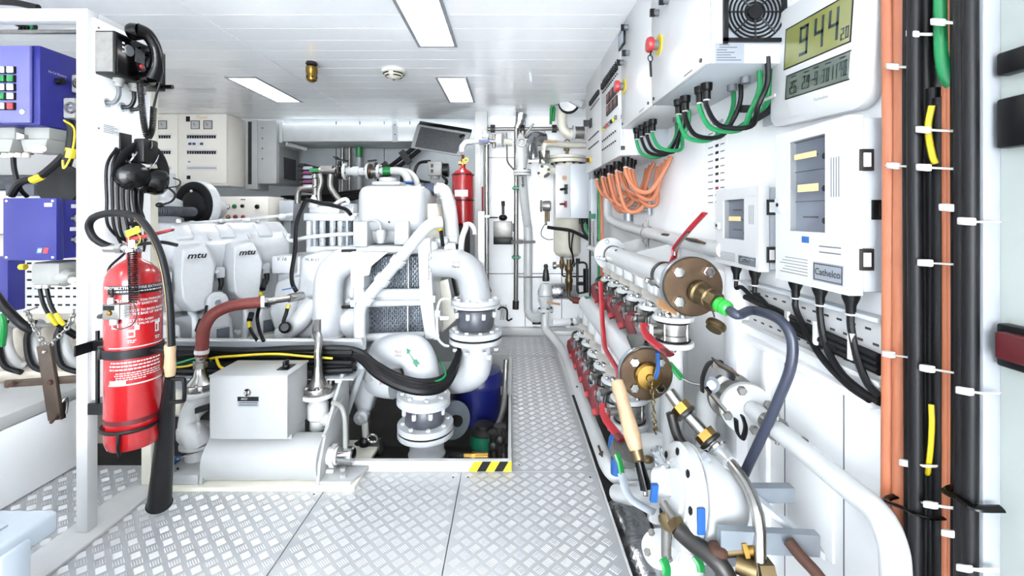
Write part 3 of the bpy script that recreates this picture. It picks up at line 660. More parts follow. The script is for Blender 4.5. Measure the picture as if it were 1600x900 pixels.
# hanging cross bar and chain
t = thing('hanging_cross_bar', 'brown steel cross-shaped bar hanging from a chain', 'bracket', P(85, 655, 1.72))
mk('upright_bar', g_obox((P(70, 540, 1.72) + P(88, 655, 1.72)) / 2, P(70, 540, 1.72) - P(88, 655, 1.72), (0, 1, 0), (1, 0, .15), .145, .008, .026), 'brown_bar', t, bevel=.003)
mk('cross_piece', g_obox((P(8, 600, 1.735) + P(150, 590, 1.735)) / 2, (1, 0, .07), (0, 1, 0), (-.07, 0, 1), .175, .006, .014), 'brown_bar', t, bevel=.003)
mk('bolt', g_lathe([(.011, 0), (.009, .01)], P(80, 597, 1.712), (0, -1, 0), 6), 'rust', t); mk('bolt', g_lathe([(.007, 0), (.006, .01)], P(72, 549, 1.712), (0, -1, 0), 6), 'steel', t)
mk('bar_end_pin', g_cyl(P(12, 604, 1.73), P(22, 598, 1.72), .006), 'rust', t); mk('bar_end_pin', g_cyl(P(80, 660, 1.71), P(90, 648, 1.70), .006), 'rust', t)
def chain(pts, label, r=.0036, L=.024, m='dull_steel', parent=None):
    t = parent or thing('chain', label, 'chain', pts[0]); path = spline(pts, 12)
    ln = sum((b - a).length for a, b in zip(path, path[1:])); n = max(2, int(ln / (L * .72))); 
    for i in range(n):
        q = (i + .5) / n * (len(path) - 1); j = min(int(q), len(path) - 2); p = path[j].lerp(path[j + 1], q - j); tn = (path[j + 1] - path[j]).normalized()
        x, y, _ = frame(tn); s = x if i % 2 else y
        a = (L / 2 - r); w_ = L * .26
        loop = [p + tn * a * ca + s * w_ * sa for ca, sa in ((.55, 1), (1, .0), (.55, -1), (-.55, -1), (-1, 0), (-.55, 1), (.55, 1))]
        mk('chain_link', g_tube(loop, r, 6, 3), m, t)
    return t
chain([P(42, 486, 1.74), P(52, 508, 1.73), P(72, 541, 1.72)], 'left strand of steel chain holding the brown cross bar')
chain([P(118, 484, 1.74), P(105, 512, 1.73), P(76, 541, 1.72)], 'right strand of steel chain holding the brown cross bar')
one('hook_pin', g_cyl(P(38, 487, 1.75), P(58, 480, 1.74), .004), 'dull_steel', 'thin steel hook pin at the top of the left chain strand', 'hook')
# beam and pipe above the blue box
one('overhead_pipe', g_cyl(P(-60, 50, 1.9), P(160, 50, 1.9), .009), 'dull_steel', 'thin bare steel pipe above the large blue box', 'pipe')
one('overhead_duct', g_box(-3.0, -2.3, 2.2, 2.6, 1.62, 1.78), 'white_paint', 'white overhead duct above the large blue box', 'duct', bevel=.01)
for k in range(5): one('overhead_cable', g_tube([P(20 + 8 * k, 36, 2.1), P(32 + 6 * k, 42, 2.1), P(30 + 6 * k, 49, 2.08)], .007, 6), ('cable_black', 'green_cable')[k == 3], '%s cable end above the overhead pipe at the upper left, %s from the left' % (('dark', 'green')[k == 3], ON[k]), 'cable', 'cables at the upper left corner')
one('ceiling_hose', g_tube([P(-40, 2, 1.75), P(20, 4, 1.72), P(60, 12, 1.72)], .012, 8), 'cable_black', 'dark cable bundle hanging under the ceiling at the upper left corner', 'cable')
# foreground plastic case
t = thing('plastic_case', 'pale blue-white plastic case in the lower left corner', 'case', (-1.3, .8, 0))
mk('body', g_prism([(-1.62, .5, 0), (-1.10, .5, 0), (-1.10, 1.03, 0), (-1.62, 1.03, 0)], (0, 0, .35)), 'plastic_blue_white', t, bevel=.02, seg=3)
mk('lid', g_box(-1.65, -1.066, .46, 1.06, .352, .405), 'plastic_blue_white', t, bevel=.012, seg=3)
mk('lid_rib', g_box(-1.60, -1.12, .52, 1.0, .404, .410), 'plastic_blue_white', t, bevel=.003)
mk('latch', g_box(-1.075, -1.058, .93, .99, .30, .385), 'plastic_blue_white', t, bevel=.005)
mk('boss', g_lathe([(.03, 0), (.03, .012), (.02, .016)], (-1.10, .85, .24), (1, 0, 0), 20), 'plastic_blue_white', t)
# ================================================================ MAIN ENGINE
EB = V(-1.6, 2.3, 0); ee = V(.6, .8, 0); nn = V(.8, -.6, 0)
def E(s, n, z): return EB + ee * s + nn * n + V(0, 0, z)
def eprism(sec, s0, s1): return g_prism([E(s0, n, z) for n, z in sec], ee * (s1 - s0))
eng = thing('main_engine', 'big white main engine with lettered covers, coolant tank and cooler beside the hatch', 'engine', (-1.2, 2.7, -.2))
def en(name, g, m='engine_white', **kw): return mk(name, g, m, eng, **kw)
en('crankcase', eprism([(-.12, .12), (-.06, .58), (-.55, .62), (-.6, .1)], -.33, .62), bevel=.02)
en('valve_cover_rail', eprism([(-.07, .60), (-.05, .93), (-.085, 1.0), (-.17, 1.055), (-.5, 1.06), (-.5, .6)], -.33, .50), bevel=.015, seg=3)
for k in range(4):
    s = -.24 + k * .2
    en('lifting_boss', g_obox(E(s, -.105, 1.005), ee, nn * .6 + V(0, 0, .8), nn * .8 - V(0, 0, .6), .04, .012, .055), bevel=.01, seg=3)
    en('rail_rib', g_obox(E(s + .11, -.10, 1.0), ee, nn * .6 + V(0, 0, .8), nn * .8 - V(0, 0, .6), .006, .006, .06), bevel=.002)
    en('boss_stud', g_lathe([(.014, 0), (.012, .02)], E(s, -.16, 1.055), (0, 0, 1), 10))
fo = [(-.080, .93), (.022, .942), (.048, .83), (.032, .625), (-.04, .612), (-.088, .68), (-.094, .79)]
ba = [(-.096, .948), (.058, .955), (.118, .852), (.062, .608), (-.05, .598), (-.108, .68), (-.113, .80)]
for k in (-1, 0, 1):
    s0 = k * .235
    vs = [E(s + s0, .065 if z < .9 else .03, z) for s, z in fo] + [E(s + s0, -.09, z) for s, z in ba]; n = len(fo)
    cv = en('cylinder_cover', (vs, [tuple(range(n)), tuple(reversed(range(n, 2 * n)))] + [(i, n + i, n + (i + 1) % n, (i + 1) % n) for i in range(n)]), bevel=.012, seg=3)
    mk('lettering', g_text('mtu', .043, E(s0 - .03, .053, .893), ee, nn * -.32 + V(0, 0, 1), .002, shear=.35, wide=1.2, bold=.025), 'print_black', cv)
    mk('cover_bolt', g_lathe([(.013, 0), (.013, .02), (.009, .024)], E(s0 + .075, .0, .80), nn, 12), 'engine_white', cv)
    mk('cover_boss', g_obox(E(s0 + .10, -.02, .79), ee, nn, (0, 0, 1), .022, .02, .028), 'engine_white', cv, bevel=.006)
    sc_ = mk('sensor_plug', g_tube([E(s0 + .10, .0, .76), E(s0 + .098, .01, .73), E(s0 + .09, .012, .70)], lambda q: .014 - .005 * q, 10, 4), 'black', cv)
# lower castings, pipes and plugs between covers and tray
for k in range(3):
    s = -.125 + .235 * k
    en('inspection_port', g_prism([E(s - .085, .0, .40), E(s + .06, .0, .40), E(s + .045, .0, .55), E(s - .04, .0, .575)], nn * -.12), bevel=.015, seg=3)
    en('port_opening', g_obox(E(s + .0, .004, .46), ee, nn, (0, 0, 1), .03, .004, .035), 'fin_dark', bevel=.002)
    en('drain_elbow', g_tube([E(s + .10, -.03, .60), E(s + .10, .02, .58), E(s + .10, .035, .52), E(s + .10, .02, .42)], .017, 12, 5))
    en('cap_nut', g_lathe([(.022, 0), (.026, .02), (.02, .04), (.008, .045)], E(s - .02, -.01, .58), nn * .7 + V(0, 0, .7), 12))
    en('tie_bolt', g_hex(E(s + .07, -.02, .46), E(s + .07, .015, .46), .014), 'engine_white')
en('lower_rail', eprism([(-.03, .34), (.03, .34), (.03, .40), (-.03, .42)], -.33, .62), 'cream', bevel=.008)
# lifting eye
e1 = E(.045, .10, .615)
en('lifting_eye', g_join(g_prism([e1 + ee * x + V(0, 0, z) for x, z in [(-.05, -.09), (.06, -.09), (.055, .02)] + [(.005 + .05 * math.cos(a), .045 + .045 * math.sin(a)) for a in (.2, .7, 1.2, 1.7, 2.2, 2.7)]], nn * -.03)), bevel=.006)
en('eye_hole', g_torus(e1 + nn * .003 + ee * .005 + V(0, 0, .035), nn, .020, .006, 18, 6)); en('eye_recess', g_lathe([(.017, 0), (.017, .002)], e1 + nn * .0015 + ee * .005 + V(0, 0, .035), nn, 18), 'mesh_grey')
# thin rod over the rail
en('fuel_rod', g_tube([P(275, 352, 2.45), P(330, 346, 2.5), P(390, 342, 2.6), P(458, 335, 2.65)], .0085, 8, 4))
for u, v in ((300, 349), (345, 346), (385, 344), (440, 338)): en('rod_clamp', g_sphere(P(u, v, 2.5 + (u - 300) * .001), .02, 10, 6, (1.3, 1, .8)))
# far left tops: breather, filter
en('breather_body', g_lathe([(.09, 0), (.09, .04), (.06, .05), (.06, .09), (.085, .10), (.085, .14), (.05, .16), (.05, .30)], P(258, 352, 2.6), (0, 0, 1), 20), 'engine_white')
fc = P(305, 322, 2.75); fax = V(-.24, -.97, .04)
fl = en('air_filter', g_lathe([(.135, -.05), (.155, -.04), (.158, .0), (.15, .012)], fc, fax, 40), 'engine_white')
mk('filter_face', g_lathe([(.148, .01), (.148, .02), (.12, .024), (.095, .012), (.09, .02), (.06, .03), (.001, .032)], fc, fax, 36), 'black_rubber', fl)
mk('filter_bolt', g_sphere(fc + fax * .026 + V(0, 0, .09), .008, 8, 6), 'print_white', fl)
en('filter_neck', g_cyl(fc, fc + V(.0, .2, -.02), .07))
hosep = [P(236, 330, 2.35), P(262, 330, 2.42), P(290, 331, 2.55), P(302, 331, 2.64)]
en('breather_hose', g_tube(hosep, .024, 12, 6), 'ribbed_grey'); 
rp = spline(hosep, 8); en('hose_rib', g_join(*[g_torus(rp[i], rp[i + 1] - rp[i], .0245, .004, 14, 5) for i in range(0, len(rp) - 1)]), 'ribbed_grey')
# end of the bank: flange block, cables
en('end_housing', g_pbox(432, 400, 470, 520, 2.62, .3), bevel=.02, seg=3)
en('end_box', g_pbox(424, 400, 456, 428, 2.55, .15), bevel=.01); en('end_box_lettering', g_text('V 16', .03, P(440, 405, 2.549), shear=.2), 'print_black')
en('end_casting', g_prism([P(430, 440, 2.55), P(470, 430, 2.55), P(480, 520, 2.5), P(430, 525, 2.5), P(418, 490, 2.52)], (.02, .25, .02)), bevel=.02, seg=3)
en('slant_casting', g_tube([P(440, 525, 2.42), P(470, 500, 2.42), P(490, 470, 2.46)], .05, 14, 4))
for u, v, d in ((470, 492, 2.44), (472, 505, 2.43), (492, 495, 2.43), (462, 470, 2.45), (545, 470, 2.44), (550, 515, 2.42)): en('housing_bolt', g_lathe([(.016, 0), (.016, .012), (.009, .014), (.009, .02)], P(u, v, d), (0, -1, 0), 12), 'engine_white')
en('gear_housing', g_prism([P(468, 402, 2.5), P(500, 392, 2.5), P(556, 392, 2.5), P(556, 530, 2.46), P(462, 530, 2.46), P(462, 470, 2.48)], (0, .4, 0)), bevel=.025, seg=3)
en('charge_air_bend', g_tube([P(513, 532, 2.38), P(513, 490, 2.38), P(513, 452, 2.38), P(519, 425, 2.38), P(540, 408, 2.38), P(568, 402, 2.40)], .075, 24, 6))
en('bend_collar', g_torus(P(513, 524, 2.38), (0, 0, 1), .076, .008, 28, 8)); en('housing_lettering', g_text('ML 81 LT', .02, P(488, 406, 2.497)), 'print_black')
for v in (392, 480): en('black_strap_end', g_cyl(P(534, v, 2.33), P(556, v - .5, 2.33), .008), 'black')
en('pulley_disc', g_join(g_lathe([(.085, 0), (.09, .02), (.09, .06), (.06, .08)], P(553, 500, 2.44), (.6, -.8, 0), 24)))
# cartridge cooler with ribbed tubes
en('cartridge_frame', g_join(g_pbox(474, 333, 560, 345, 2.62, .2), g_pbox(478, 385, 558, 395, 2.6, .2), g_pbox(478, 345, 485, 386, 2.6, .05), g_pbox(551, 345, 558, 386, 2.62, .05)), bevel=.006)
en('cartridge_back', g_pbox(484, 344, 552, 387, 2.72, .02), 'fin_dark')
for u, m in ((492, 'mesh_grey'), (504, 'engine_white'), (520, 'engine_white'), (532, 'engine_white'), (543, 'mesh_grey')):
    tb = en('cooling_tube', g_cyl(P(u, 386, 2.66), P(u, 345, 2.66), .017 if m == 'engine_white' else .026, n=14), m)
    mk('tube_ribs', g_join(*[g_torus(P(u, 347 + 2.2 * i, 2.66), (0, 0, 1), .018 if m == 'engine_white' else .0265, .0022, 12, 4) for i in range(17)]), m, tb)
en('cross_pipe', g_tube([P(452, 365, 2.52), P(450, 373, 2.52), P(458, 376, 2.52), P(480, 371, 2.52), P(520, 367, 2.5), P(556, 365, 2.48)], .011, 10, 5))
en('top_bracket', g_join(g_pbox(483, 322, 530, 334, 2.66, .1), g_pbox(538, 318, 552, 334, 2.66, .08)), bevel=.006)
en('top_cone', g_lathe([(.03, 0), (.02, .05), (.006, .075), (.001, .076)], P(490, 324, 2.66), n=14))
en('hook_pipe', g_tube([P(518, 324, 2.55), P(528, 316, 2.55), P(540, 311, 2.55), P(544, 318, 2.55), P(534, 322, 2.55), P(548, 336, 2.5), P(556, 344, 2.5)], .011, 10, 5))
# coolant expansion tank
tk = en('coolant_tank', g_pbox(556, 289, 664, 362, 2.36, .42), 'tank_white', bevel=.055, seg=5)
mk('tank_lid', g_pbox(580, 283, 625, 290, 2.48, .15), 'tank_white', tk, bevel=.01); mk('filler_cap', g_lathe([(.05, 0), (.05, .02), (.03, .025)], P(606, 284, 2.56), n=20), 'tank_white', tk)
mk('tank_foot', g_pbox(551, 346, 574, 386, 2.33, .12), 'tank_white', tk, bevel=.01); mk('tank_foot', g_pbox(615, 345, 639, 383, 2.33, .12), 'tank_white', tk, bevel=.01)
mk('tank_belly', g_cyl(P(560, 358, 2.50), P(660, 358, 2.50), .085, n=24), 'tank_white', tk)
mk('sight_cup', g_lathe([(.001, -.045), (.018, -.04), (.024, -.015), (.026, .02), (.02, .03)], P(595, 368, 2.34), n=16), 'tank_white', tk)
mk('cup_pipe', g_tube([P(574, 347, 2.36), P(582, 345, 2.33), P(592, 348, 2.325), P(595, 360, 2.33)], .006, 8), 'tank_white', tk)
mk('vent_hole', g_lathe([(.006, 0), (.006, .002)], P(608, 347, 2.352), (0, -1, 0), 10), 'black', tk)
mk('side_panel', g_prism([P(664, 318, 2.42), P(682, 318, 2.5), P(690, 350, 2.5), P(690, 372, 2.5), P(664, 372, 2.42)], (.0, .2, 0)), 'cream', tk, bevel=.006)
en('tank_bracket', g_pbox(560, 384, 640, 390, 2.36, .2), 'engine_white', bevel=.004)
# cooler: side plates, two mesh cores, tie rods
en('cooler_side_plate', g_join(g_pbox(547, 393, 569, 451, 2.30, .3), g_pbox(552, 450, 568, 545, 2.305, .3)), bevel=.008)
co = en('cooler_side_plate', g_join(g_prism([P(652, 372, 2.30), P(672, 372, 2.30), P(676, 460, 2.30), P(682, 530, 2.30), P(664, 530, 2.30), P(655, 470, 2.30)], (0, .3, 0))), bevel=.008)
mk('gusset', g_prism([P(568, 394, 2.30), P(606, 394, 2.30), P(580, 416, 2.30), P(577, 430, 2.30), P(568, 432, 2.30)], (0, .02, 0)), 'engine_white', co, bevel=.004)
def lattice(u0, v0, u1, v1, d, step=3.9):
    gs = []; n = int((v1 - v0) / step); m = int((u1 - u0) / step)
    for r in range(n + 1):
        pts = [P(u0 + step * i * (u1 - u0) / (m * step), v0 + step * r + (1.5 if (i + r) % 2 else -1.5), d) for i in range(m + 1)]
        gs.append(g_tube(pts, .0032, 4, 1))
    return g_join(*gs)
for u0, v0, u1, v1 in ((571, 401, 656, 452), (570, 474, 662, 520)):
    c = mk('cooler_core', g_pbox(u0, v0, u1, v1, 2.43, .15), 'fin_dark', co)
    l = mk('core_mesh', lattice(u0, v0 + 2, u1, v1, 2.40), 'mesh_grey', c); l['kind'] = 'stuff'
    fn = mk('core_fins', g_join(*[g_pbox(u0 + 3.2 * i, v0, u0 + 3.2 * i + .9, v1, 2.412, .02) for i in range(int((u1 - u0) / 3.2))]), 'mesh_grey', c); fn['kind'] = 'stuff'
    mk('core_strap', g_pbox(u0 + 66, v0, u0 + 68, v1, 2.37, .01), 'engine_white', c)
for v0, v1, r in ((461, 460, .032), (475, 472, .018), (528, 524, .022), (391, 389, .02)):
    mk('tie_rod', g_cyl(P(562, v0, 2.36), P(664, v1, 2.36), r, n=16), 'engine_white', co)
for u, v in ((677, 467), (684, 490), (682, 525), (553, 474)): mk('rod_nut', g_hex(P(u - 4, v, 2.31), P(u + 4, v, 2.31), .02), 'engine_white', co)
# slanted return pipe
sp = [P(690, 347, 2.22), P(672, 351, 2.2), P(655, 368, 2.2), P(612, 420, 2.2), P(575, 465, 2.2), P(564, 482, 2.2), P(562, 510, 2.2), P(563, 545, 2.2)]
rp = en('return_pipe', g_tube(sp, .029, 16, 6))
for (u, v) in ((622, 408), (598, 437), (574, 466)):
    mk('pipe_collar', g_cyl(P(u - 4, v + 5, 2.2), P(u + 4, v - 5, 2.2), .037, n=18), 'engine_white', rp)
# right elbow with flange, sight section and lower elbow
A = 2.36
el = en('outlet_elbow', g_tube([P(668, 411, A), P(690, 411, A), P(712, 412, A), P(730, 422, A), P(739, 440, A), P(743, 462, A), P(743, 474, A)], lambda q: .072 + .012 * q, 28, 6), 'tank_white')
ELP = spline([P(668, 411, A), P(690, 411, A), P(712, 412, A), P(730, 422, A), P(739, 440, A), P(743, 462, A), P(743, 474, A)], 6)
def wrap0(s_, size, u0, v0, **kw): return g_text(s_, size, (0, 0, 0), bend=lambda x, y: hit(ELP, lambda q: .072 + .012 * q, u0 - x, v0 + y, 2.2, 2.5), **kw)
mk('lettering', wrap0('mtu', 8, 713, 417, shear=.3, bold=.02), 'print_black', el); mk('lettering', wrap0('396', 9, 713, 410.5), 'print_grey', el)
flange(eng, P(673, 412, A), (1, -.05, 0), .098, .016, 8, 'engine_white', .009, 'engine_white')
en('elbow_rib', g_pbox(747, 330, 757, 440, 2.42, .03), 'engine_white', bevel=.004)
flange(eng, P(743, 470, A), (0, 0, 1), .128, .022, 10, 'engine_white', .011, 'engine_white')
flange(eng, P(743, 476, A), (0, 0, 1), .128, .014, 0, 'engine_white')
en('sight_section', g_lathe([(.09, -.05), (.098, -.03), (.098, .03), (.09, .05)], P(743, 497, A), n=28), 'sight_rubber')
bolts(eng, P(743, 485, A), (0, 0, -1), .105, 8, .011, .03, 'engine_white')
flange(eng, P(743, 519, A), (0, 0, 1), .138, .028, 10, 'engine_white', .011, 'engine_white')
flange(eng, P(743, 530, A), (0, 0, 1), .138, .024, 0, 'engine_white'); en('gasket', g_lathe([(.136, 0), (.136, .006)], P(743, 525.5, A), n=32), 'black_rubber')
en('lower_elbow', g_tube([P(743, 532, A), P(744, 555, A), P(740, 578, A), P(722, 588, A + .05), P(690, 590, A + .2)], .085, 26, 6)); bolts(eng, P(743, 540, A), (0, 0, -1), .115, 8, .012, .016, 'engine_white')
mk('boss', g_lathe([(.016, 0), (.016, .02), (.01, .024)], P(762, 558, A - .05), (1, -.5, 0), 12), 'engine_white', eng)
# pump elbow with the green arrow, second flange stack going down
B = 2.2
pe = en('pump_elbow', g_tube([P(600, 552, B + .15), P(622, 548, B + .06), P(645, 550, B), P(657, 570, B), P(660, 600, B), P(661, 622, B)], .084, 26, 6))
PEP = spline([P(600, 552, B + .15), P(622, 548, B + .06), P(645, 550, B), P(657, 570, B), P(660, 600, B), P(661, 622, B)], 6)
ar = [(635.2, 543.8), (642.2, 547.8), (640, 550.5), (648, 562), (650.5, 560.5), (656.8, 569), (653.5, 569.5), (651, 574.5), (645, 567), (645.5, 564.5), (638.5, 552.5), (635.5, 553.2)]
mk('flow_arrow', ([hit(PEP, .084, u, v, 2.05, 2.4, .002) for u, v in ar], [(0, 1, 2), (0, 2, 10), (0, 10, 11), (10, 2, 3), (10, 3, 9), (9, 3, 4), (9, 4, 8), (8, 4, 5), (8, 5, 6), (8, 6, 7)]), 'arrow_green', pe)
def wrap(path, r, s_, size, u0, v0, d0, d1, **kw):      # upside-down print on a pipe
    return g_text(s_, size, (0, 0, 0), bend=lambda x, y: hit(path, r, u0 - x, v0 + y, d0, d1), **kw)
mk('lettering', wrap(PEP, .084, 'mtu', 6.5, 622.5, 556, 2.05, 2.5), 'print_black', pe); mk('lettering', wrap(PEP, .084, '396', 7.5, 622, 549.5, 2.05, 2.5), 'print_red', pe)
flange(eng, P(662, 619, B), (0.06, 0, 1), .13, .028, 8, 'engine_white', .011, 'engine_white'); flange(eng, P(662, 626, B), (.06, 0, 1), .13, .018, 0, 'engine_white')
en('sight_section', g_lathe([(.085, -.05), (.095, -.03), (.095, .03), (.085, .05)], P(664, 647, B), n=28), 'sight_rubber'); bolts(eng, P(663, 634, B), (0, 0, -1), .10, 8, .011, .03, 'engine_white')
flange(eng, P(665, 663, B), (0, 0, 1), .136, .028, 8, 'engine_white', .011, 'engine_white'); flange(eng, P(665, 674, B), (0, 0, 1), .136, .024, 0, 'engine_white'); en('gasket', g_lathe([(.134, 0), (.134, .006)], P(665, 669.5, B), n=32), 'black_rubber')
en('suction_pipe', g_join(g_cyl(P(667, 675, B), P(667, 850, B), .084, n=28), g_torus(P(667, 708, B), (0, 0, 1), .085, .006, 28, 8)))
en('pump_body', g_join(g_lathe([(.11, 0), (.12, .05), (.10, .16), (.07, .2)], P(585, 560, 2.5), (.5, -.85, 0), 24)))
en('pump_casting', g_prism([P(588, 535, 2.38), P(612, 545, 2.38), P(618, 572, 2.38), P(600, 585, 2.38), P(585, 565, 2.38)], (0, .2, 0)), bevel=.012)
for u, v in ((600, 552), (605, 578), (592, 570), (612, 556)): en('pump_bolt', g_lathe([(.016, 0), (.014, .02)], P(u, v, 2.33), (0, -1, .1), 8))
pv = en('pump_volute', g_tube([P(618, 600, 2.34), P(600, 598, 2.36), P(585, 592, 2.42)], .075, 20, 5)); mk('lettering', g_text('mtu', .022, P(597, 593, 2.274)), 'print_black', pv); mk('lettering', g_text('396', .02, P(597, 599, 2.274)), 'print_red', pv)
en('mount_arm', g_prism([P(548, 560, 2.35), P(585, 575, 2.35), P(590, 600, 2.35), P(575, 652, 2.35), P(560, 652, 2.35), P(540, 600, 2.35)], (0, .12, 0)), bevel=.02, seg=3)
en('mount_foot', g_lathe([(.036, 0), (.036, .05), (.02, .055), (.015, .04)], P(568, 647, 2.36), (0, -1, 0), 18)); en('brace', g_cyl(P(540, 650, 2.25), P(570, 565, 2.25), .016))
# upper right of the engine: blue coupling hose and pipe
bp = en('coolant_pipe', g_tube([P(655, 297, 2.62), P(662, 297, 2.62)], .035, 18, 1)); 
mk('blue_sleeve', g_cyl(P(661, 297, 2.62), P(682, 296, 2.62), .038, n=20), 'blue_hose', bp); 
for u in (661, 682): mk('hose_clamp', g_join(g_lathe([(.042, -.008), (.042, .008)], P(u, 297, 2.62), (1, 0, 0), 20), g_obox(P(u, 297, 2.57), (1, 0, 0), (0, 1, 0), (0, 0, 1), .009, .01, .018)), 'steel', bp)
en('down_pipe', g_tube([P(682, 296, 2.62), P(692, 298, 2.62), P(699, 310, 2.62), P(704, 335, 2.6), P(707, 372, 2.58)], .04, 18, 6)); en('down_pipe_collar', g_torus(P(699.5, 312, 2.62), (.2, 0, 1), .041, .007, 22, 8))
en('rear_bracket', g_join(g_pbox(690, 370, 715, 382, 2.5, .15), g_pbox(655, 372, 700, 386, 2.45, .2)), bevel=.008)
fk = en('fork_bracket', g_tube([P(720, 393, 2.4), P(722, 372, 2.4), P(728, 355, 2.42), P(728, 350, 2.42)], .016, 10, 4)); mk('fork_prong', g_tube([P(725, 352, 2.42), P(733, 350, 2.43), P(740, 356, 2.44), P(742, 366, 2.44)], .012, 10, 4), 'engine_white', fk)
en('sensor_cable', g_tube([P(676, 346, 2.40), P(685, 348, 2.38), P(689, 362, 2.36), P(692, 385, 2.36)], .010, 8, 5), 'black'); en('sensor_head', g_lathe([(.02, 0), (.02, .03), (.012, .04)], P(676, 347, 2.42), (1, -.2, 0), 12), 'blue_hose'); en('sensor_sleeve', g_cyl(P(686.5, 356, 2.365), P(688.5, 361, 2.36), .0125), 'yellow')
en('valve_cluster', g_join(g_cyl(P(704, 392, 2.38), P(704, 380, 2.38), .025), g_cyl(P(695, 388, 2.38), P(712, 386, 2.38), .02), g_sphere(P(676, 386, 2.36), .03)), 'engine_white')
en('grey_fin', g_prism([P(686, 440, 2.55), P(700, 436, 2.55), P(712, 500, 2.55), P(690, 520, 2.55)], (0, .02, 0)), 'cream'); en('shaft_dark', g_cyl(P(712, 430, 2.6), P(722, 475, 2.6), .03), 'dark_steel')
en('thin_pipe', g_tube([P(702, 466, 2.3), P(688, 470, 2.3), P(683, 490, 2.3), P(684, 525, 2.3), P(692, 538, 2.3), P(702, 541, 2.3)], .007, 8, 5)); en('thin_valve', g_cyl(P(688, 497, 2.3), P(702, 497, 2.3), .012))
# red hose over the tray
rh = thing('red_hose', 'dark red rubber coolant hose arching in front of the lettered engine covers', 'hose', P(313, 575, 2.02))
mk('hose', g_tube([P(315, 556, 2.0), P(316, 535, 2.0), P(319, 512, 2.0), P(332, 492, 2.02), P(355, 480, 2.06), P(380, 475, 2.1), P(408, 472, 2.14)], .026, 18, 6), 'hose_red', rh)
for p, q in ((P(315, 552, 2.0), P(315.5, 546, 2.0)), (P(407, 472, 2.14), P(413, 471.5, 2.148))): mk('hose_clamp', g_cyl(p, q, .029, n=18), 'print_white', rh)
mk('hose_fitting', g_join(g_hex(P(413, 471.6, 2.148), P(418, 471, 2.155), .026), g_cyl(P(418, 471, 2.155), P(452, 466, 2.22), .016), g_hex(P(424, 470, 2.17), P(430, 469, 2.18), .021), g_cyl(P(452, 466, 2.22), P(472, 462, 2.3), .022)), 'steel', rh)
mk('lower_fitting', g_join(g_cyl(P(314.5, 567, 2.0), P(315, 556, 2.0), .024), g_hex(P(314.5, 567, 2.0), P(314.5, 562, 2.0), .031)), 'steel', rh)
mk('blue_tie', g_cyl(P(441, 453, 2.22), P(460, 449, 2.22), .003, n=6), 'blue', rh)
# engine harness cables (each hangs on its own)
def hc(pts, r, label, m='cable_black'): return one('harness_cable', g_tube(pts, r, 8, 6), m, label, 'cable')
hc([P(478, 312, 2.5), P(472, 325, 2.48), P(463, 350, 2.46), P(461, 390, 2.42), P(456, 425, 2.36), P(457, 443, 2.30), P(463, 455, 2.28)], .011, 'black harness cable running down the left side of the ribbed cartridge')
hc([P(478, 312, 2.5), P(500, 317, 2.5), P(520, 321, 2.5), P(540, 327, 2.46), P(548, 335, 2.44)], .011, 'black harness cable lying across the top of the ribbed cartridge')
c = hc([P(410, 445, 2.33), P(407, 460, 2.30), P(406, 475, 2.16), P(402, 495, 2.2), P(405, 515, 2.16), P(412, 533, 2.12)], .008, 'black plug cable hanging from the right lettered engine cover'); mk('plug', g_tube([P(414, 438, 2.35), P(410, 452, 2.31)], .015, 10, 1), 'black', c); mk('yellow_sleeve', g_tube([P(408, 458, 2.302), P(406.5, 466, 2.26)], .0105, 8, 1), 'yellow', c)
c = hc([P(391, 492, 2.25), P(389, 505, 2.22), P(393, 518, 2.17), P(402, 532, 2.13)], .008, 'short black plug cable with yellow band under the red hose'); mk('plug', g_tube([P(393, 490, 2.26), P(390, 500, 2.23)], .014, 10, 1), 'black', c); mk('yellow_sleeve', g_tube([P(389, 504, 2.222), P(391, 513, 2.19)], .0098, 8, 1), 'yellow', c)
c = hc([P(323, 478, 2.24), P(320, 492, 2.2), P(313, 505, 2.16), P(310, 520, 2.12)], .007, 'thin black plug cable beside the lifting eye'); mk('plug', g_tube([P(315, 500, 2.17), P(309, 517, 2.13)], .014, 10, 1), 'black', c)
c = hc([P(450, 478, 2.38), P(447, 490, 2.36), P(443, 503, 2.34), P(446, 510, 2.34)], .010, 'black sensor cable with yellow band under the steel hose fitting'); mk('yellow_sleeve', g_tube([P(451, 476, 2.38), P(449.5, 482, 2.375)], .0125, 8, 1), 'yellow', c); mk('plug', g_lathe([(.03, 0), (.03, .02), (.02, .03)], P(446, 512, 2.33), (.3, -.9, .3), 12), 'black', c)
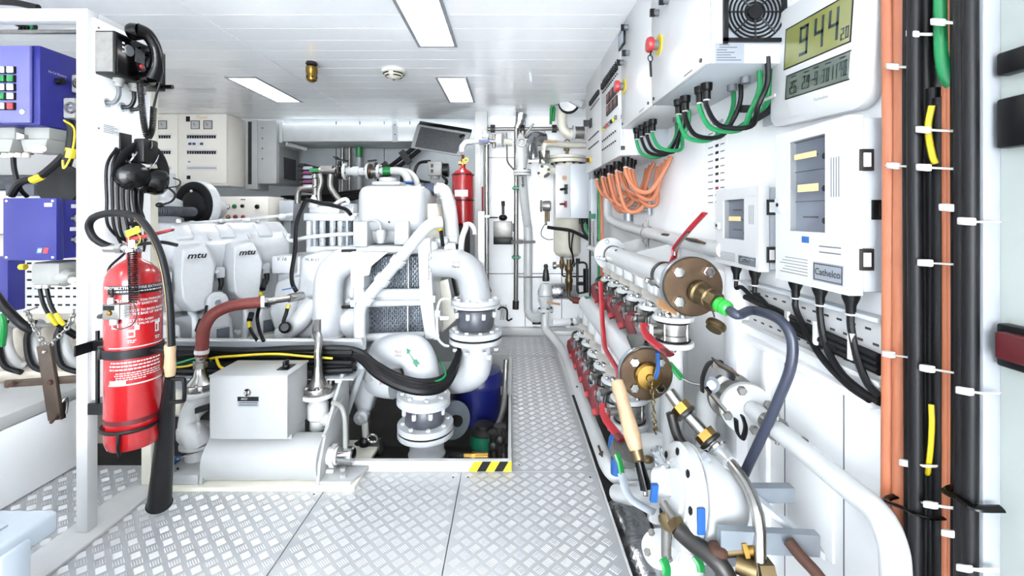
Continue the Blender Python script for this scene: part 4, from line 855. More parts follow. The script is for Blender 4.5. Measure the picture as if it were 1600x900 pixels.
# ================================================================ CABLE TRAY, PREHEATER, HATCH
t = thing('cable_tray', 'white metal cable tray full of black cables in front of the engine', 'cable tray', (-1.3, 2.1, .37))
x0, x1 = P(170, 533, 2.14).x, P(566, 533, 2.14).x
mk('back_plate', g_box(x0, x1, 2.15, 2.155, .355, .500), 'cabinet_grey', t); mk('bottom_plate', g_box(x0, x1, 2.02, 2.15, .352, .357), 'cabinet_grey', t)
mk('top_lip', g_box(x0, x1, 2.13, 2.16, .494, .504), 'white_paint', t, bevel=.002)
for u in (250, 360, 450, 540): mk('tray_bracket', g_box(P(u, 0, 2.15).x, P(u, 0, 2.15).x + .03, 2.02, 2.16, .34, .352), 'white_paint', t)
for k in range(11):
    r = .0125 + .003 * (k % 3); zz = .372 + .011 * k; yy = 2.115 - .05 * ((k * 2) % 3) / 2 - (.02 if k > 7 else 0)
    pts = [V(x0 + .02, yy, zz)] + [V(x0 + (x1 - x0) * q, yy + random.uniform(-.008, .008), zz + random.uniform(-.006, .006)) for q in (.2, .4, .6, .8)]
    if k in (5, 7, 9, 10):
        o = (k - 7) * .012
        pts += [P(552, 552 - o * 150, 2.08), P(588, 578 - o * 250, 2.03 + o), P(622, 597 - o * 250, 2.0 + o), P(660, 606 - o * 250, 2.0 + o), P(694, 598 - o * 250, 2.07 + o), P(712, 570 - o * 150, 2.2 + o), P(718, 545, 2.35)]
        lab = 'black cable drooping from the tray in front of the green-arrow pipe, %s from below' % ON[(5, 7, 9, 10).index(k)]; gp = 'cables drooping over the arrow pipe'
    else:
        pts += [V(x1 - .02, yy, zz)]; lab = 'black cable lying along the tray in front of the engine, %s from below' % ON[k]; gp = 'black cables in the tray'
    one('tray_cable', g_tube(pts, r, 8, 5), 'cable_black', lab, 'cable', gp)
one('earth_cable', g_tube([V(x0 + .1, 2.06, .405), V(x0 + .4, 2.055, .40), P(330, 560, 2.03), P(370, 556, 2.02), P(430, 553, 2.02), P(480, 557, 2.03), P(520, 560, 2.05)], .0055, 8, 5), 'yellow', 'yellow earth wire lying on the black cables in the tray', 'cable')
one('earth_cable', g_tube([V(x0 + .1, 2.05, .415), V(x0 + .35, 2.045, .412), P(310, 559, 2.04), P(340, 568, 2.06)], .0045, 8, 5), 'green_cable', 'green earth wire in the tray beside the wooden grip', 'cable')
one('earth_cable', g_tube([P(338, 560, 2.02), P(343, 572, 1.99), P(352, 578, 1.97), P(357, 586, 1.95)], .006, 8, 5), 'yellow', 'short yellow-green wire dropping from the tray behind the white box', 'cable')
one('earth_cable', g_tube([P(600, 598, 2.06), P(640, 597, 2.04), P(680, 596, 2.05), P(696, 586, 2.1), P(692, 572, 2.2), P(684, 560, 2.3)], .005, 8, 5), 'green_cable', 'green and yellow earth wire curling beside the arrow pipe', 'cable')

t = thing('coolant_preheater', 'white coolant preheater with a square control box on a horizontal tank', 'heater', (-1.05, 1.9, 0))
cb = mk('control_box', g_box(-1.209, -.90, 1.815, 1.985, .197, .449), 'heater_white', t, bevel=.004)
mk('door', g_box(-1.211, -.898, 1.80, 1.8145, .197, .449), 'heater_white', t, bevel=.004)
mk('lid', g_box(-1.213, -.896, 1.797, 1.99, .445, .453), 'heater_white', t, bevel=.003)
mk('lock', g_lathe([(.016, 0), (.015, .005), (.009, .006), (.009, .003), (.004, .005)], P(387, 613, 1.80), (0, -1, 0), 18), 'chrome', t)
npl = mk('nameplate', g_pbox(371, 620, 404, 636, 1.799, .001), 'nameplate', t)
mk('plate_band', g_pbox(371, 620, 404, 627, 1.7984, .0005), 'print_black', npl); mk('lettering', g_text('AKO', .012, P(381, 623.5, 1.798), shear=.3), 'print_white', npl)
mk('plate_line', g_pbox(373, 629, 402, 630, 1.7984, .0005), 'print_black', npl); mk('plate_line', g_pbox(373, 632.5, 402, 633.5, 1.7984, .0005), 'print_black', npl)
sw = mk('rotary_switch', g_box(-.972, -.925, 1.86, 1.93, .453, .456), 'black', t); mk('switch_knob', g_join(g_lathe([(.015, 0), (.014, .012)], (-.948, 1.89, .456), n=14), g_box(-.953, -.943, 1.87, 1.91, .468, .485)), 'black', sw, bevel=.001)
mk('tank', g_join(g_cyl((-1.235, 1.87, .092), (-.775, 1.87, .092), .09, n=36)), 'heater_white', t)
mk('tank_saddle', g_box(-1.2, -.9, 1.84, 1.96, .15, .198), 'heater_white', t)
for xb in (-1.245, -.778): mk('end_bracket', g_prism([(xb, 1.785, .02), (xb, 2.12, .02), (xb, 2.12, .36 if xb > -1 else .2), (xb, 2.05, .37 if xb > -1 else .2), (xb, 1.865, .20), (xb, 1.80, .10)], (.014, 0, 0)), 'heater_white', t, bevel=.002)
mk('bracket_web', g_tube([(-.77, 1.84, .19), (-.768, 1.97, .24), (-.768, 2.06, .27)], .008, 8), 'heater_white', t)
mk('base_plate', g_join(g_box(-1.42, -.62, 1.775, 2.15, .0, .018)), 'cream', t, bevel=.003)
mk('foot', g_prism([(-.775, 1.79, .018), (-.64, 1.79, .018), (-.60, 1.9, .018), (-.775, 1.9, .018)], (0, 0, .014)), 'heater_white', t, bevel=.003); mk('foot', g_prism([(-1.40, 1.79, .018), (-1.25, 1.79, .018), (-1.25, 1.93, .018), (-1.40, 1.93, .018)], (0, 0, .04)), 'heater_white', t, bevel=.003)
for px, py in ((-.68, 1.82), (-.70, 1.87)): mk('foot_bolt', g_hex((px, py, .032), (px, py, .045), .012), 'heater_white', t)
mk('foot_bolt', g_cyl((-1.36, 1.83, .058), (-1.36, 1.83, .065), .004, n=8), 'black', t); mk('left_bracket', g_prism([(-1.43, 1.80, .02), (-1.36, 1.80, .02), (-1.36, 1.80, .17), (-1.43, 1.80, .15)], (0, .012, 0)), 'cabinet_grey', t, bevel=.002)
# left pump with flange
lp = P(313, 600, 1.95)
flange(t, lp + V(0, 0, -.005), (0, 0, 1), .062, .02, 6, 'steel', .008); flange(t, lp + V(0, 0, -.032), (0, 0, 1), .066, .02, 0, 'white_paint')
mk('reducer', g_lathe([(.055, 0), (.028, .03), (.02, .06), (.019, .09)], lp + V(0, 0, .006), n=20), 'steel', t)
mk('reducer_nut', g_hex(lp + V(0, 0, .07), lp + V(0, 0, .092), .027), 'dull_steel', t)
mk('pump_elbow', g_tube([lp + V(.0, 0, -.04), lp + V(-.0, 0, -.075), lp + V(-.03, -.01, -.12), lp + V(-.035, -.02, -.17), lp + V(-.0, -.03, -.21), lp + V(.02, -.03, -.25)], lambda q: .045 + .006 * math.sin(q * 9), 18, 6), 'white_paint', t)
mk('pump_volute', g_lathe([(.05, 0), (.062, .02), (.062, .06), (.03, .075)], lp + V(-.03, -.0, -.245), (0, 0, 1), 22), 'white_paint', t)
mk('pump_disc', g_lathe([(.066, 0), (.066, .012)], lp + V(.0, -.02, -.255), (0, 0, 1), 24), 'white_paint', t); mk('pump_outlet', g_tube([lp + V(.0, -.03, -.28), lp + V(.02, -.04, -.34), lp + V(.06, -.05, -.38)], .042, 16, 5), 'white_paint', t)
mk('motor', g_lathe([(.045, 0), (.055, .01), (.055, .13), (.035, .15)], lp + V(-.07, .03, -.10), (-1, .2, 0), 20), 'cream', t)
mk('stub_pipe', g_join(g_cyl(lp + V(-.11, -.08, -.355), lp + V(-.02, -.08, -.36), .016), g_hex(lp + V(-.125, -.08, -.355), lp + V(-.105, -.08, -.355), .028)), 'white_paint', t)
mk('vent_tube', g_tube([lp + V(.02, -.05, -.10), lp + V(.03, -.055, -.18), lp + V(.02, -.06, -.25), lp + V(-.04, -.06, -.29), lp + V(-.10, -.05, -.28), lp + V(-.12, -.04, -.22)], .007, 8, 6), 'clear_plastic', t)
mk('tap_handle', g_obox(lp + V(.045, -.05, -.085), (1, 0, .3), (0, 1, 0), (0, 0, 1), .03, .008, .012), 'black', t); mk('tube_clip', g_torus(lp + V(-.055, -.062, -.292), (1, 0, 0), .012, .004, 12, 5), 'blue', t)
# right riser with flange
rq = P(497, 606, 2.0)
flange(t, rq, (0, 0, 1), .068, .022, 6, 'steel', .009); flange(t, rq + V(0, 0, -.026), (0, 0, 1), .074, .018, 0, 'white_paint')
mk('reducer', g_lathe([(.05, 0), (.028, .03), (.022, .06), (.02, .09)], rq + V(0, 0, .01), n=20), 'steel', t)
mk('riser_pipe', g_tube([rq + V(0, 0, .08), rq + V(0, 0, .16), rq + V(-.005, .02, .21), rq + V(-.03, .05, .24), rq + V(-.05, .10, .25)], .018, 14, 6), 'steel', t); mk('riser_clamp', g_obox(rq + V(-.02, .04, .25), (1, 0, 0), (0, 1, 0), (0, 0, 1), .012, .012, .045), 'steel', t)
mk('valve_body', g_join(g_lathe([(.035, -.16), (.035, -.12), (.045, -.11), (.045, -.05), (.03, -.03)], rq + V(-.0, 0, -.02), n=18), g_cyl(rq + V(.02, 0, -.13), rq + V(.075, -.01, -.15), .03)), 'white_paint', t); mk('valve_bolt', g_hex(rq + V(.045, -.02, -.01), rq + V(.06, -.03, -.01), .012), 'steel', t)
mk('cable_plug', g_cyl(rq + V(-.075, -.02, -.065), rq + V(-.04, -.02, -.065), .017), 'print_grey', t); mk('black_plug', g_obox(rq + V(-.05, .0, .075), (1, 0, -.3), (0, 1, 0), (0, 0, 1), .03, .012, .014), 'black', t)
mk('back_plate', g_prism([P(528, 580, 2.1), P(538, 580, 2.1), P(538, 640, 2.1), P(520, 660, 2.1), P(510, 660, 2.1)], (0, .01, 0)), 'white_paint', t)
# temperature sensor on tank end
ts = P(536, 712, 1.88); mk('drain_boss', g_join(g_cyl(ts + V(-.09, 0, 0), ts + V(-.02, 0, 0), .035), g_hex(ts + V(-.05, 0, 0), ts + V(-.03, 0, 0), .045)), 'white_paint', t)
mk('sensor', g_lathe([(.034, 0), (.036, .004), (.036, .06), (.03, .066)], ts + V(-.02, 0, 0), (1, 0, 0), 22), 'chrome', t)
mk('sensor_nuts', g_join(g_hex(ts + V(-.08, -.01, -.07), ts + V(-.03, -.01, -.07), .03)), 'white_paint', t); mk('sensor_conduit', g_tube([ts + V(.01, 0, .03), ts + V(.01, 0, .10), ts + V(.005, .0, .17), ts + V(-.02, .02, .20), ts + V(-.06, .04, .205)], .010, 10, 6), 'grey_plug', t)
# things in the pit
t = thing('blue_barrel', 'dark blue plastic barrel under a clear cover in the hatch', 'barrel', P(745, 660, 2.8))
bc = P(745, 655, 2.8); mk('drum', g_lathe([(.13, 0), (.15, .02), (.15, .28), (.12, .31), (.0, .315)], bc, n=28), 'blue_barrel', t); mk('cover_sheet', g_lathe([(.153, .24), (.154, .27), (.13, .318), (.05, .345), (.001, .35)], bc + V(.02, -.01, -.005), n=16), 'blue_barrel', t); mk('barrel_lid_ring', g_torus(bc + V(0, 0, .245), (0, 0, 1), .152, .006, 28, 6), 'print_grey', t)
one('pit_pipe', g_tube([P(791, 562, 2.7), P(789, 600, 2.65), P(786, 640, 2.55), P(776, 670, 2.4), P(770, 695, 2.3)], .016, 12, 5), 'dull_steel', 'bent bare pipe running down the right side of the hatch', 'pipe')
one('drain_coupling', g_join(g_cyl(P(722, 714, 2.06), P(738, 714, 2.06), .018), g_hex(P(737, 714, 2.06), P(742, 714, 2.06), .024), g_lathe([(.022, 0), (.022, .06), (.016, .065)], P(742, 714, 2.06), (1, 0, 0), 16)), 'brass', 'brass hose coupling in the hatch beside the hazard stripes', 'coupling')
one('pit_hose', g_tube([P(705, 714, 2.08), P(718, 714, 2.06), P(724, 714, 2.06)], .022, 12, 3), 'black_rubber', 'short black hose joining the white suction pipe and brass coupling', 'hose')
t = thing('oil_bottle', 'dark green bottle standing in the pit below the blue barrel', 'bottle', P(756, 705, 2.5)); mk('bottle', g_lathe([(.07, 0), (.075, .01), (.075, .14), (.05, .16), (.05, .18)], P(756, 712, 2.5), n=20), 'dark_steel', t); mk('label', g_lathe([(.0755, .06), (.0755, .13)], P(756, 712, 2.5), n=20, cap=False), 'arrow_green', t)
for k, (u, v) in enumerate(((772, 690), (781, 680), (787, 705))): one('pit_valve', g_join(g_lathe([(.02, -.12), (.02, .03), (.03, .035), (.03, .05)], P(u, v, 2.25), n=12), g_sphere(P(u, v + 6, 2.25), .03, 10, 6)), 'dark_steel', ('dark pit valve nearest the brass coupling', 'dark pit valve in the middle of the hatch corner', 'dark pit valve against the right hatch edge')[k], 'valve')
t = thing('pit_pump', 'small dark pump with tangled fittings under the preheater outlet', 'pump', P(578, 700, 2.1)); mk('motor', g_lathe([(.03, -.08), (.04, -.06), (.04, .05), (.02, .06)], P(580, 700, 2.12), (1, 0, .1), 16), 'dark_steel', t); mk('head', g_sphere(P(570, 690, 2.1), .03, 12, 8), 'black', t); mk('stem', g_cyl(P(572, 690, 2.1), P(570, 660, 2.1), .015), 'grey_plug', t); mk('valve_wheel', g_torus(P(582, 685, 2.07), (0, 1, .3), .022, .005, 14, 6), 'chrome', t)
one('engine_bearer', g_box(-1.0, -.1, 3.2, 3.25, -.56, -.1), 'dark_steel', 'dark steel engine bearer across the back of the hatch', 'bearer')
t = thing('drain_disc', 'dull grey flanged disc beside the lower flange stack in the hatch', 'flange', P(708, 655, 2.5)); mk('disc', g_lathe([(.1, 0), (.1, .03), (.06, .04)], P(706, 655, 2.5), (.6, -.8, .2), 24), 'mesh_grey', t); mk('hub', g_lathe([(.03, 0), (.03, .07)], P(706, 655, 2.5), (.6, -.8, .2), 12), 'dark_steel', t)

# ================================================================ BACK LEFT: SWITCHBOARD, DUCTS, PIPES
D = 4.0
t = thing('switchboard', 'cream electrical switchboard with meters and breaker rows at the back left', 'switchboard', P(290, 290, D))
a, b = P(150, 290, D), P(354, 178, D)
mk('cabinet', g_box(-3.19, b.x, D + .02, 4.30, a.z, 1.995), 'cabinet_cream', t, bevel=.004)
def zp(x, y): return 220 + x / 4.286, 150 + y / 4.286
for u0, u1 in ((205, 277.5), (278.5, 354)):
    dd = mk('door', g_pbox(u0, 178, u1, 286, D, .02), 'cabinet_cream', t, bevel=.003)
    o = 0 if u1 > 300 else -71
    def q(x0, y0, x1, y1, m, name, tt=.003):
        p0, p1 = zp(x0, y0), zp(x1, y1); return mk(name, g_pbox(p0[0] + o, p0[1], p1[0] + o, p1[1], D - tt, tt), m, dd)
    if o == 0: q(302, 136, 328, 171, 'black', 'badge'); q(307, 533, 331, 557, 'black', 'badge')
    for x in (334, 419):
        q(x, 164, x + 59, 221, 'black', 'meter'); q(x + 4, 168, x + 55, 217, 'print_white', 'meter_face', .004); p = zp(x + 28, 200); mk('meter_needle', g_cyl(P(p[0] + o, p[1], D - .006), P(p[0] + o - 2, p[1] - 4.5, D - .006), .002, n=5), 'black', dd)
    for y0, y1, dark in ((255, 284, 1), (360, 388, 1), (468, 496, 0)):
        q(306, y0 - 2, 508, y1 + 2, 'button_white', 'breaker_row', .002)
        if dark:
            for k in range(12): q(310 + 16.3 * k, y0 + 12, 320 + 16.3 * k, y0 + 28, 'black', 'breaker', .007); 
            q(308, y0 + 8, 504, y0 + 12, 'black', 'breaker_rail', .004)
        else: q(312, y0 + 12, 504, y0 + 16, 'print_grey', 'breaker_rail', .004)
    if o == 0:
        for x in (318, 345, 396): q(x, 312, x + 20, 328, 'print_blue', 'blue_label')
        q(316, 437, 330, 444, 'print_blue', 'blue_label')
    p = zp(405, 143); mk('lettering', g_text('Panel', .045, P(p[0] + o, p[1], D - .001), shear=.3), 'amber_tape', dd)
t = thing('grey_column', 'pale grey steel column with a dark groove beside the switchboard', 'column', P(392, 295, 4.25))
mk('column', g_pbox(383, 187, 402, 296, 4.25, .2), 'duct_grey', t, bevel=.004); mk('groove', g_pbox(387.5, 190, 393, 288, 4.247, .004), 'dark_steel', t)
t = thing('air_duct_box', 'grey air duct box with a dark mesh outlet, left of the long duct', 'duct', P(420, 290, 4.25))
ab = P(402, 287, 4.26); mk('body', g_box(ab.x, P(432, 0, 4.26).x, 4.26, 4.72, ab.z, 1.995), 'duct_grey', t, bevel=.004)
xx = P(432, 0, 4.26).x; mk('outlet_frame', g_box(xx, xx + .006, 4.30, 4.70, 1.40, 1.76), 'insulation_edge', t, bevel=.002); mk('outlet_mesh', g_box(xx + .006, xx + .012, 4.38, 4.62, 1.45, 1.66), 'insulation', t)
for k in range(4): mk('rivet', g_sphere(P(410, 200 + 16 * k, 4.257), .007, 8, 6), 'print_grey', t)
t = thing('long_duct', 'long grey rectangular air duct under the ceiling at the back', 'duct', P(545, 222, 4.3))
p0, p1 = P(440, 221, 4.3), P(654, 193, 4.3); mk('duct', g_box(p0.x, p1.x, 4.3, 4.75, p0.z, p1.z - .01), 'duct_grey', t, bevel=.006)
mk('joint_strip', g_pbox(613, 184, 621, 222, 4.292, .01), 'wall_grey', t); mk('end_flange', g_pbox(436, 188, 441, 223, 4.29, .02), 'duct_grey', t); mk('hanger', g_cyl(P(448, 225, 4.32), P(478, 233, 4.5), .02, n=8), 'duct_grey', t)
for v in (195, 210): mk('rivet', g_sphere(P(617, v, 4.29), .006, 8, 6), 'dark_steel', t)
hd = thing('insulated_hood', 'tilted dark grey insulated hood with pale edges hanging at the duct end', 'hood', P(690, 245, 4.1))
q4 = [P(652, 194, 4.22), P(736, 208, 4.05), P(719, 244, 3.95), P(641, 231, 4.12)]
mk('hood_shell', g_prism([p + V(0, .03, 0) for p in q4], (0, .10, .06)), 'dark_steel', hd, bevel=.005)
cc = sum(q4, V(0, 0, 0)) / 4; mk('edge_padding', g_prism(q4, (0, .03, .01)), 'insulation_edge', hd, bevel=.006); mk('insulation_pad', g_prism([cc + (p - cc) * .84 for p in q4], (0, -.012, -.004)), 'insulation', hd, bevel=.004)
mk('pad_pin', g_sphere(P(720, 213, 4.03), .016, 8, 6), 'black', hd); mk('pad_pin', g_sphere(P(724, 211, 4.03), .012, 8, 6), 'black', hd)
# wall conduits at the back
for k, (u, m, r, d) in enumerate(((535, 'dull_steel', .018, 4.7), (546, 'dull_steel', .018, 4.7), (561, 'wall_grey', .03, 4.7))): one('conduit', g_cyl(P(u, 228, d), P(u, 330, d), r, n=10), m, ('left thin conduit on the grey back wall', 'right thin conduit on the grey back wall', 'thick pale conduit with a green top on the grey back wall')[k], 'conduit')
one('green_sleeve', g_cyl(P(561, 228, 4.66), P(561, 245, 4.66), .034, n=10), 'green', 'green sleeve on the pale back wall conduit', 'sleeve')
t = thing('cable_ladder', 'black cable ladder with cables sloping up towards the grey hood', 'cable ladder', P(600, 265, 4.5))
for o in (0, 6): mk('cable_run', g_tube([P(585 + o, 277 + o, 4.55), P(615 + o, 256 + o, 4.5), P(650 + o, 228 + o, 4.45)], .022, 8, 4), 'cable_black', t)
for q_ in (.3, .7): p = P(585, 277, 4.52).lerp(P(655, 232, 4.42), q_); mk('ladder_rung', g_obox(p, (1, 0, .7), (0, 1, 0), (-.7, 0, 1), .03, .03, .07), 'black', t)
one('wall_cable', g_tube([P(622, 300, 4.5), P(628, 275, 4.5), P(620, 258, 4.5)], .016, 8), 'cable_black', 'black cable dropping from the sloping cable ladder', 'cable')
for k in range(4): one('wall_cable', g_tube([P(440 + 8 * k, 308 + k, 4.4), P(500, 306 + 2 * k, 4.35), P(545, 300 + 4 * k, 4.3), P(580, 296 + 2 * k, 4.3)], .015, 8), 'cable_black', 'black cable running level along the foot of the grey back wall, %s from above' % ON[k], 'cable', 'level cables on the back wall')
# green-marked starter valve group and pipes
t = thing('pipe_manifold_rear', 'white flanged pipe with green-handled valves and steel hoses behind the coolant tank', 'pipework', P(560, 270, 3.5))
def tp(name, g, m='pipe_white', **kw): return mk(name, g, m, t, **kw)
d = 3.5
tp('green_handle', g_pbox(483, 263, 500, 269, d, .02), 'green', bevel=.004); tp('actuator', g_join(g_cyl(P(500, 267, d), P(525, 267, d), .03), g_obox(P(512, 262, d), (1, 0, 0), (0, 1, 0), (0, 0, 1), .045, .03, .012)), 'dull_steel')
flange(t, P(540, 268, d), (1, 0, 0), .065, .02, 6, 'pipe_white', .009); flange(t, P(531, 268, d), (1, 0, 0), .062, .02, 6, 'dark_steel', .009)
tp('pipe_run', g_cyl(P(540, 268, d), P(575, 268, d), .032)); tp('pipe_tee', g_join(g_cyl(P(552, 268, d), P(562, 268, d), .04), g_sphere(P(557, 268, d), .04)))
flange(t, P(575, 268, d), (1, 0, 0), .062, .018, 6, 'pipe_white', .009); flange(t, P(579, 268, d), (1, 0, 0), .058, .02, 0, 'bronze'); flange(t, P(592, 268, d), (1, 0, 0), .055, .02, 6, 'pipe_white', .009)
tp('valve', g_cyl(P(579, 268, d), P(592, 268, d), .035), 'dull_steel'); tp('valve_lever', g_join(g_cyl(P(587, 266, d), P(588, 254, d), .012), g_obox(P(582, 251, d), (1, 0, .1), (0, 1, 0), (0, 0, 1), .035, .012, .006)), 'black')
tp('elbow_pipe', g_tube([P(592, 268, d), P(618, 267, d), P(630, 270, d), P(637, 280, d), P(638, 292, d)], .03, 14, 5)); tp('elbow_pipe', g_tube([P(618, 265, d + .1), P(640, 270, d + .1), P(650, 282, d + .1), P(651, 292, d + .1)], .026, 14, 5)); tp('green_sleeve', g_cyl(P(599, 267.5, d), P(611, 267.3, d), .033), 'green'); tp('wall_hanger', g_cyl(P(557, 268, d), V(P(557, 268, d).x, 4.82, P(557, 268, d).z), .012), 'dull_steel'); tp('blue_collar', g_torus(P(638, 286, d), (0, 0, 1), .034, .012, 16, 8), 'blue')
tp('valve_lever', g_join(g_cyl(P(530, 266, d), P(531, 252, d), .014), g_obox(P(534, 250, d), (1, 0, -.2), (0, 1, 0), (0, 0, 1), .05, .012, .008), g_obox(P(525, 246, d), (1, 0, -.2), (0, 1, 0), (0, 0, 1), .02, .008, .006)), 'black')
for k, pts in enumerate(([(492, 272), (493, 290), (492, 316)], [(499, 272), (502, 285), (498, 300), (499, 318)], [(517, 272), (516, 290), (522, 302), (535, 318)], [(465, 318), (466, 300), (474, 295), (492, 294)])): tp('steel_hose', g_tube([P(u, v, d - .1) for u, v in pts], .022, 10, 5), 'dull_steel')
for v in (278, 292, 306): tp('hose_ferrule', g_torus(P(493, v, d - .1), (0, 0, 1), .023, .006, 12, 6), 'steel')
t = thing('terminal_strip', 'dark terminal block with pink marked strips beside the duct outlet', 'terminal block', P(470, 290, 4.0))
mk('rail', g_pbox(467, 255, 474, 300, 4.0, .82), 'dark_steel', t)
for k in range(6): mk('terminal', g_pbox(473, 260 + 7 * k, 488, 264.5 + 7 * k, 3.99, .03), ('mesh_grey', 'violet')[k % 2], t)
for k in range(6): mk('terminal_cap', g_pbox(466, 258 + 7 * k, 472, 262 + 7 * k, 3.97, .03), 'black', t)
t = thing('starter_panel', 'white control panel with coloured indicator lamps behind the engine', 'control panel', P(380, 350, 3.6))
mk('front', g_pbox(342, 307, 419, 360, 3.6, .25), 'cabinet_cream', t, bevel=.003); mk('pedestal', g_box(-2.2, -2.0, 3.66, 3.8, -.56, P(0, 360, 3.6).z), 'cabinet_grey', t)
for u, v, m, r in ((349, 323, 'black', .008), (356, 323, 'button_white', .015), (366.5, 322.5, 'green', .015), (379, 322, 'black', .013), (402, 323, 'black', .016), (356.5, 339, 'orange_tag', .015), (368, 339, 'button_red', .015), (380, 339, 'button_red', .013)):
    l = mk('indicator_lamp', g_lathe([(r * 1.25, 0), (r * 1.2, .006)], P(u, v, 3.6), (0, -1, 0), 14), 'print_grey', t); mk('lens', g_lathe([(r, .006), (r * .8, .016), (.001, .018)], P(u, v, 3.6), (0, -1, 0), 14), m, l)
mk('label_mark', g_pbox(376, 311, 383, 312.5, 3.598, .002), 'print_grey', t)
mk('label_mark', g_pbox(356, 350, 362, 353, 3.598, .002), 'yellow', t)
t = thing('grey_enclosure', 'small grey enclosure right of the indicator lamp panel', 'enclosure', P(447, 345, 3.75)); mk('box', g_pbox(436, 313, 458, 345, 3.7, .2), 'cabinet_grey', t, bevel=.004); mk('post', g_box(-1.9, -1.84, 3.75, 3.81, -.56, P(0, 345, 3.7).z), 'cabinet_grey', t)
t = thing('wall_socket_box', 'small grey switch box with two dark slots under the insulated hood', 'switch box', P(680, 275, 3.9))
mk('box', g_pbox(668, 252, 690, 274, 3.9, .1), 'grey_plug', t, bevel=.006)
for v in (256, 264.5): mk('slot', g_pbox(673, v, 677, v + 5.5, 3.898, .003), 'black', t)
mk('gland', g_lathe([(.04, 0), (.04, .03), (.025, .05)], P(680, 280, 3.95), n=14), 'grey_plug', t); mk('round_side', g_lathe([(.06, 0), (.06, .05)], P(692, 266, 3.95), (1, 0, 0), 18), 'black', t)
mk('cable_loop', g_tube([P(672, 252, 3.95), P(655, 255, 3.98), P(648, 270, 3.98), P(655, 282, 3.98), P(672, 286, 3.95)], .014, 8, 6), 'cable_black', t); mk('cable_loop', g_tube([P(692, 275, 3.92), P(698, 284, 3.92), P(690, 295, 3.95), P(676, 296, 3.95)], .014, 8, 6), 'cable_black', t)
# second extinguisher
ex = P(723.5, 352, 3.15); R2 = .0745
t = thing('fire_extinguisher', 'plain red extinguisher with a white label standing upright by the pillar at the back', 'fire extinguisher', ex)
H = .405
mk('cylinder', g_lathe([(.06, 0), (R2, .015), (R2, H - .06)] + [(R2 * math.cos(a), H - .06 + .05 * math.sin(a)) for a in (.4, .8, 1.2)] + [(.018, H), (.018, H + .02)], ex, n=30), 'red_paint', t)
for z in (H * .47 - .02, H * .86): mk('band', g_lathe([(R2 + .001, z), (R2 + .003, z), (R2 + .003, z + .01), (R2 + .001, z + .01)], ex, n=30, cap=False), 'black', t)
mk('label', g_lathe([(R2 + .001, .20), (R2 + .001, .245)], ex, n=60, cap=False), 'red_paint', t)
lab = [], []
for i in range(9):
    a = -PI / 2 - .75 + 1.3 * i / 8
    for z in (.20, .245): lab[0].append(ex + V((R2 + .002) * math.cos(a), (R2 + .002) * math.sin(a), z))
for i in range(8): lab[1].append((2 * i, 2 * i + 2, 2 * i + 3, 2 * i + 1))
mk('white_label', lab, 'paper', t)
mk('valve', g_join(g_cyl(ex + V(0, 0, H + .01), ex + V(0, 0, H + .06), .014), g_cyl(ex + V(-.03, 0, H + .03), ex + V(.02, 0, H + .03), .012)), 'brass', t); mk('lever', g_tube([ex + V(0, 0, H + .05), ex + V(.0, -.01, H + .09)], .01, 8, 1), 'dark_red', t); mk('seal', g_torus(ex + V(.022, -.01, H + .05), (0, 1, 0), .014, .006, 12, 6), 'yellow', t)
mk('side_tag', g_obox(ex + V(-R2 - .002, -.01, .10), (0, 1, 0), (1, 0, 0), (0, 0, 1), .02, .002, .06), 'hull_green', t); mk('stand', g_lathe([(.05, -.25), (.05, 0)], ex, n=16), 'dark_steel', t)
# ================================================================ BACK WALL, RIGHT OF THE PILLAR
d = 3.88
t = thing('gauge_pipe', 'slim steel pipe with a red marked sight tube on the white pillar', 'pipe', P(756, 500, d))
mk('steel_pipe', g_cyl(P(760.5, 215, d), P(760.5, 505, d), .02), 'steel', t); mk('sight_tube', g_cyl(P(753.5, 225, d), P(753.5, 362, d), .012), 'pipe_white', t); mk('red_scale', g_cyl(P(754, 292, d - .01), P(754, 360, d - .01), .008), 'red_handle', t)
for v in (338, 225): mk('pipe_clip', g_obox(P(757, v, d - .01), (1, 0, 0), (0, 1, 0), (0, 0, 1), .045, .02, .008), 'steel', t)
mk('top_valve', g_join(g_cyl(P(755, 213, d), P(763, 213, d), .03), g_lathe([(.028, -.03), (.028, .02), (.015, .04)], P(758, 210, d))), 'pipe_white', t)
mk('dark_shade', g_prism([P(762, 440, d), P(768, 455, d), P(762, 470, d)], (0, .02, 0)), 'black', t)
t = thing('steel_pipe_run', 'thin steel pipe running level under the ceiling and down the back wall', 'pipe', P(806, 483, 3.98))
mk('level_pipe', g_tube([P(755, 177, 3.98), P(755, 199, 3.98), P(760, 202, 3.98), P(880, 201, 3.98)], .016, 10, rad=.05), 'dull_steel', t); mk('drop_pipe', g_cyl(P(807, 196, 3.97), P(806, 470, 3.97), .02), 'dull_steel', t); mk('pipe_end', g_cyl(P(806, 470, 3.97), P(805.5, 483, 3.97), .028), 'dark_steel', t)
for u in (770, 816, 866): mk('union', g_join(g_lathe([(.035, -.02), (.035, .02)], P(u, 201, 3.97), (1, 0, 0), 8), g_cyl(P(u, 206, 3.97), P(u, 196, 3.97), .012)), 'dark_steel', t)
for v in (294, 402): mk('green_band', g_join(g_cyl(P(806.5, v - 3, 3.97), P(806.5, v + 3, 3.97), .03, n=10), g_obox(P(806.5, v, 3.95), (1, 0, 0), (0, 1, 0), (0, 0, 1), .04, .02, .008)), 'arrow_green', t)
mk('pipe_clip', g_obox(P(808, 378, 3.95), (1, 0, 0), (0, 1, 0), (0, 0, 1), .05, .02, .016), 'dark_steel', t)
one('foil_bellows', g_tube([P(815, 178, 3.95), P(812, 190, 3.95), P(808, 200, 3.95)], lambda q: .055 - .03 * q, 14, 5), 'foil', 'crumpled foil-wrapped pipe end under the ceiling at the back', 'pipe wrap')
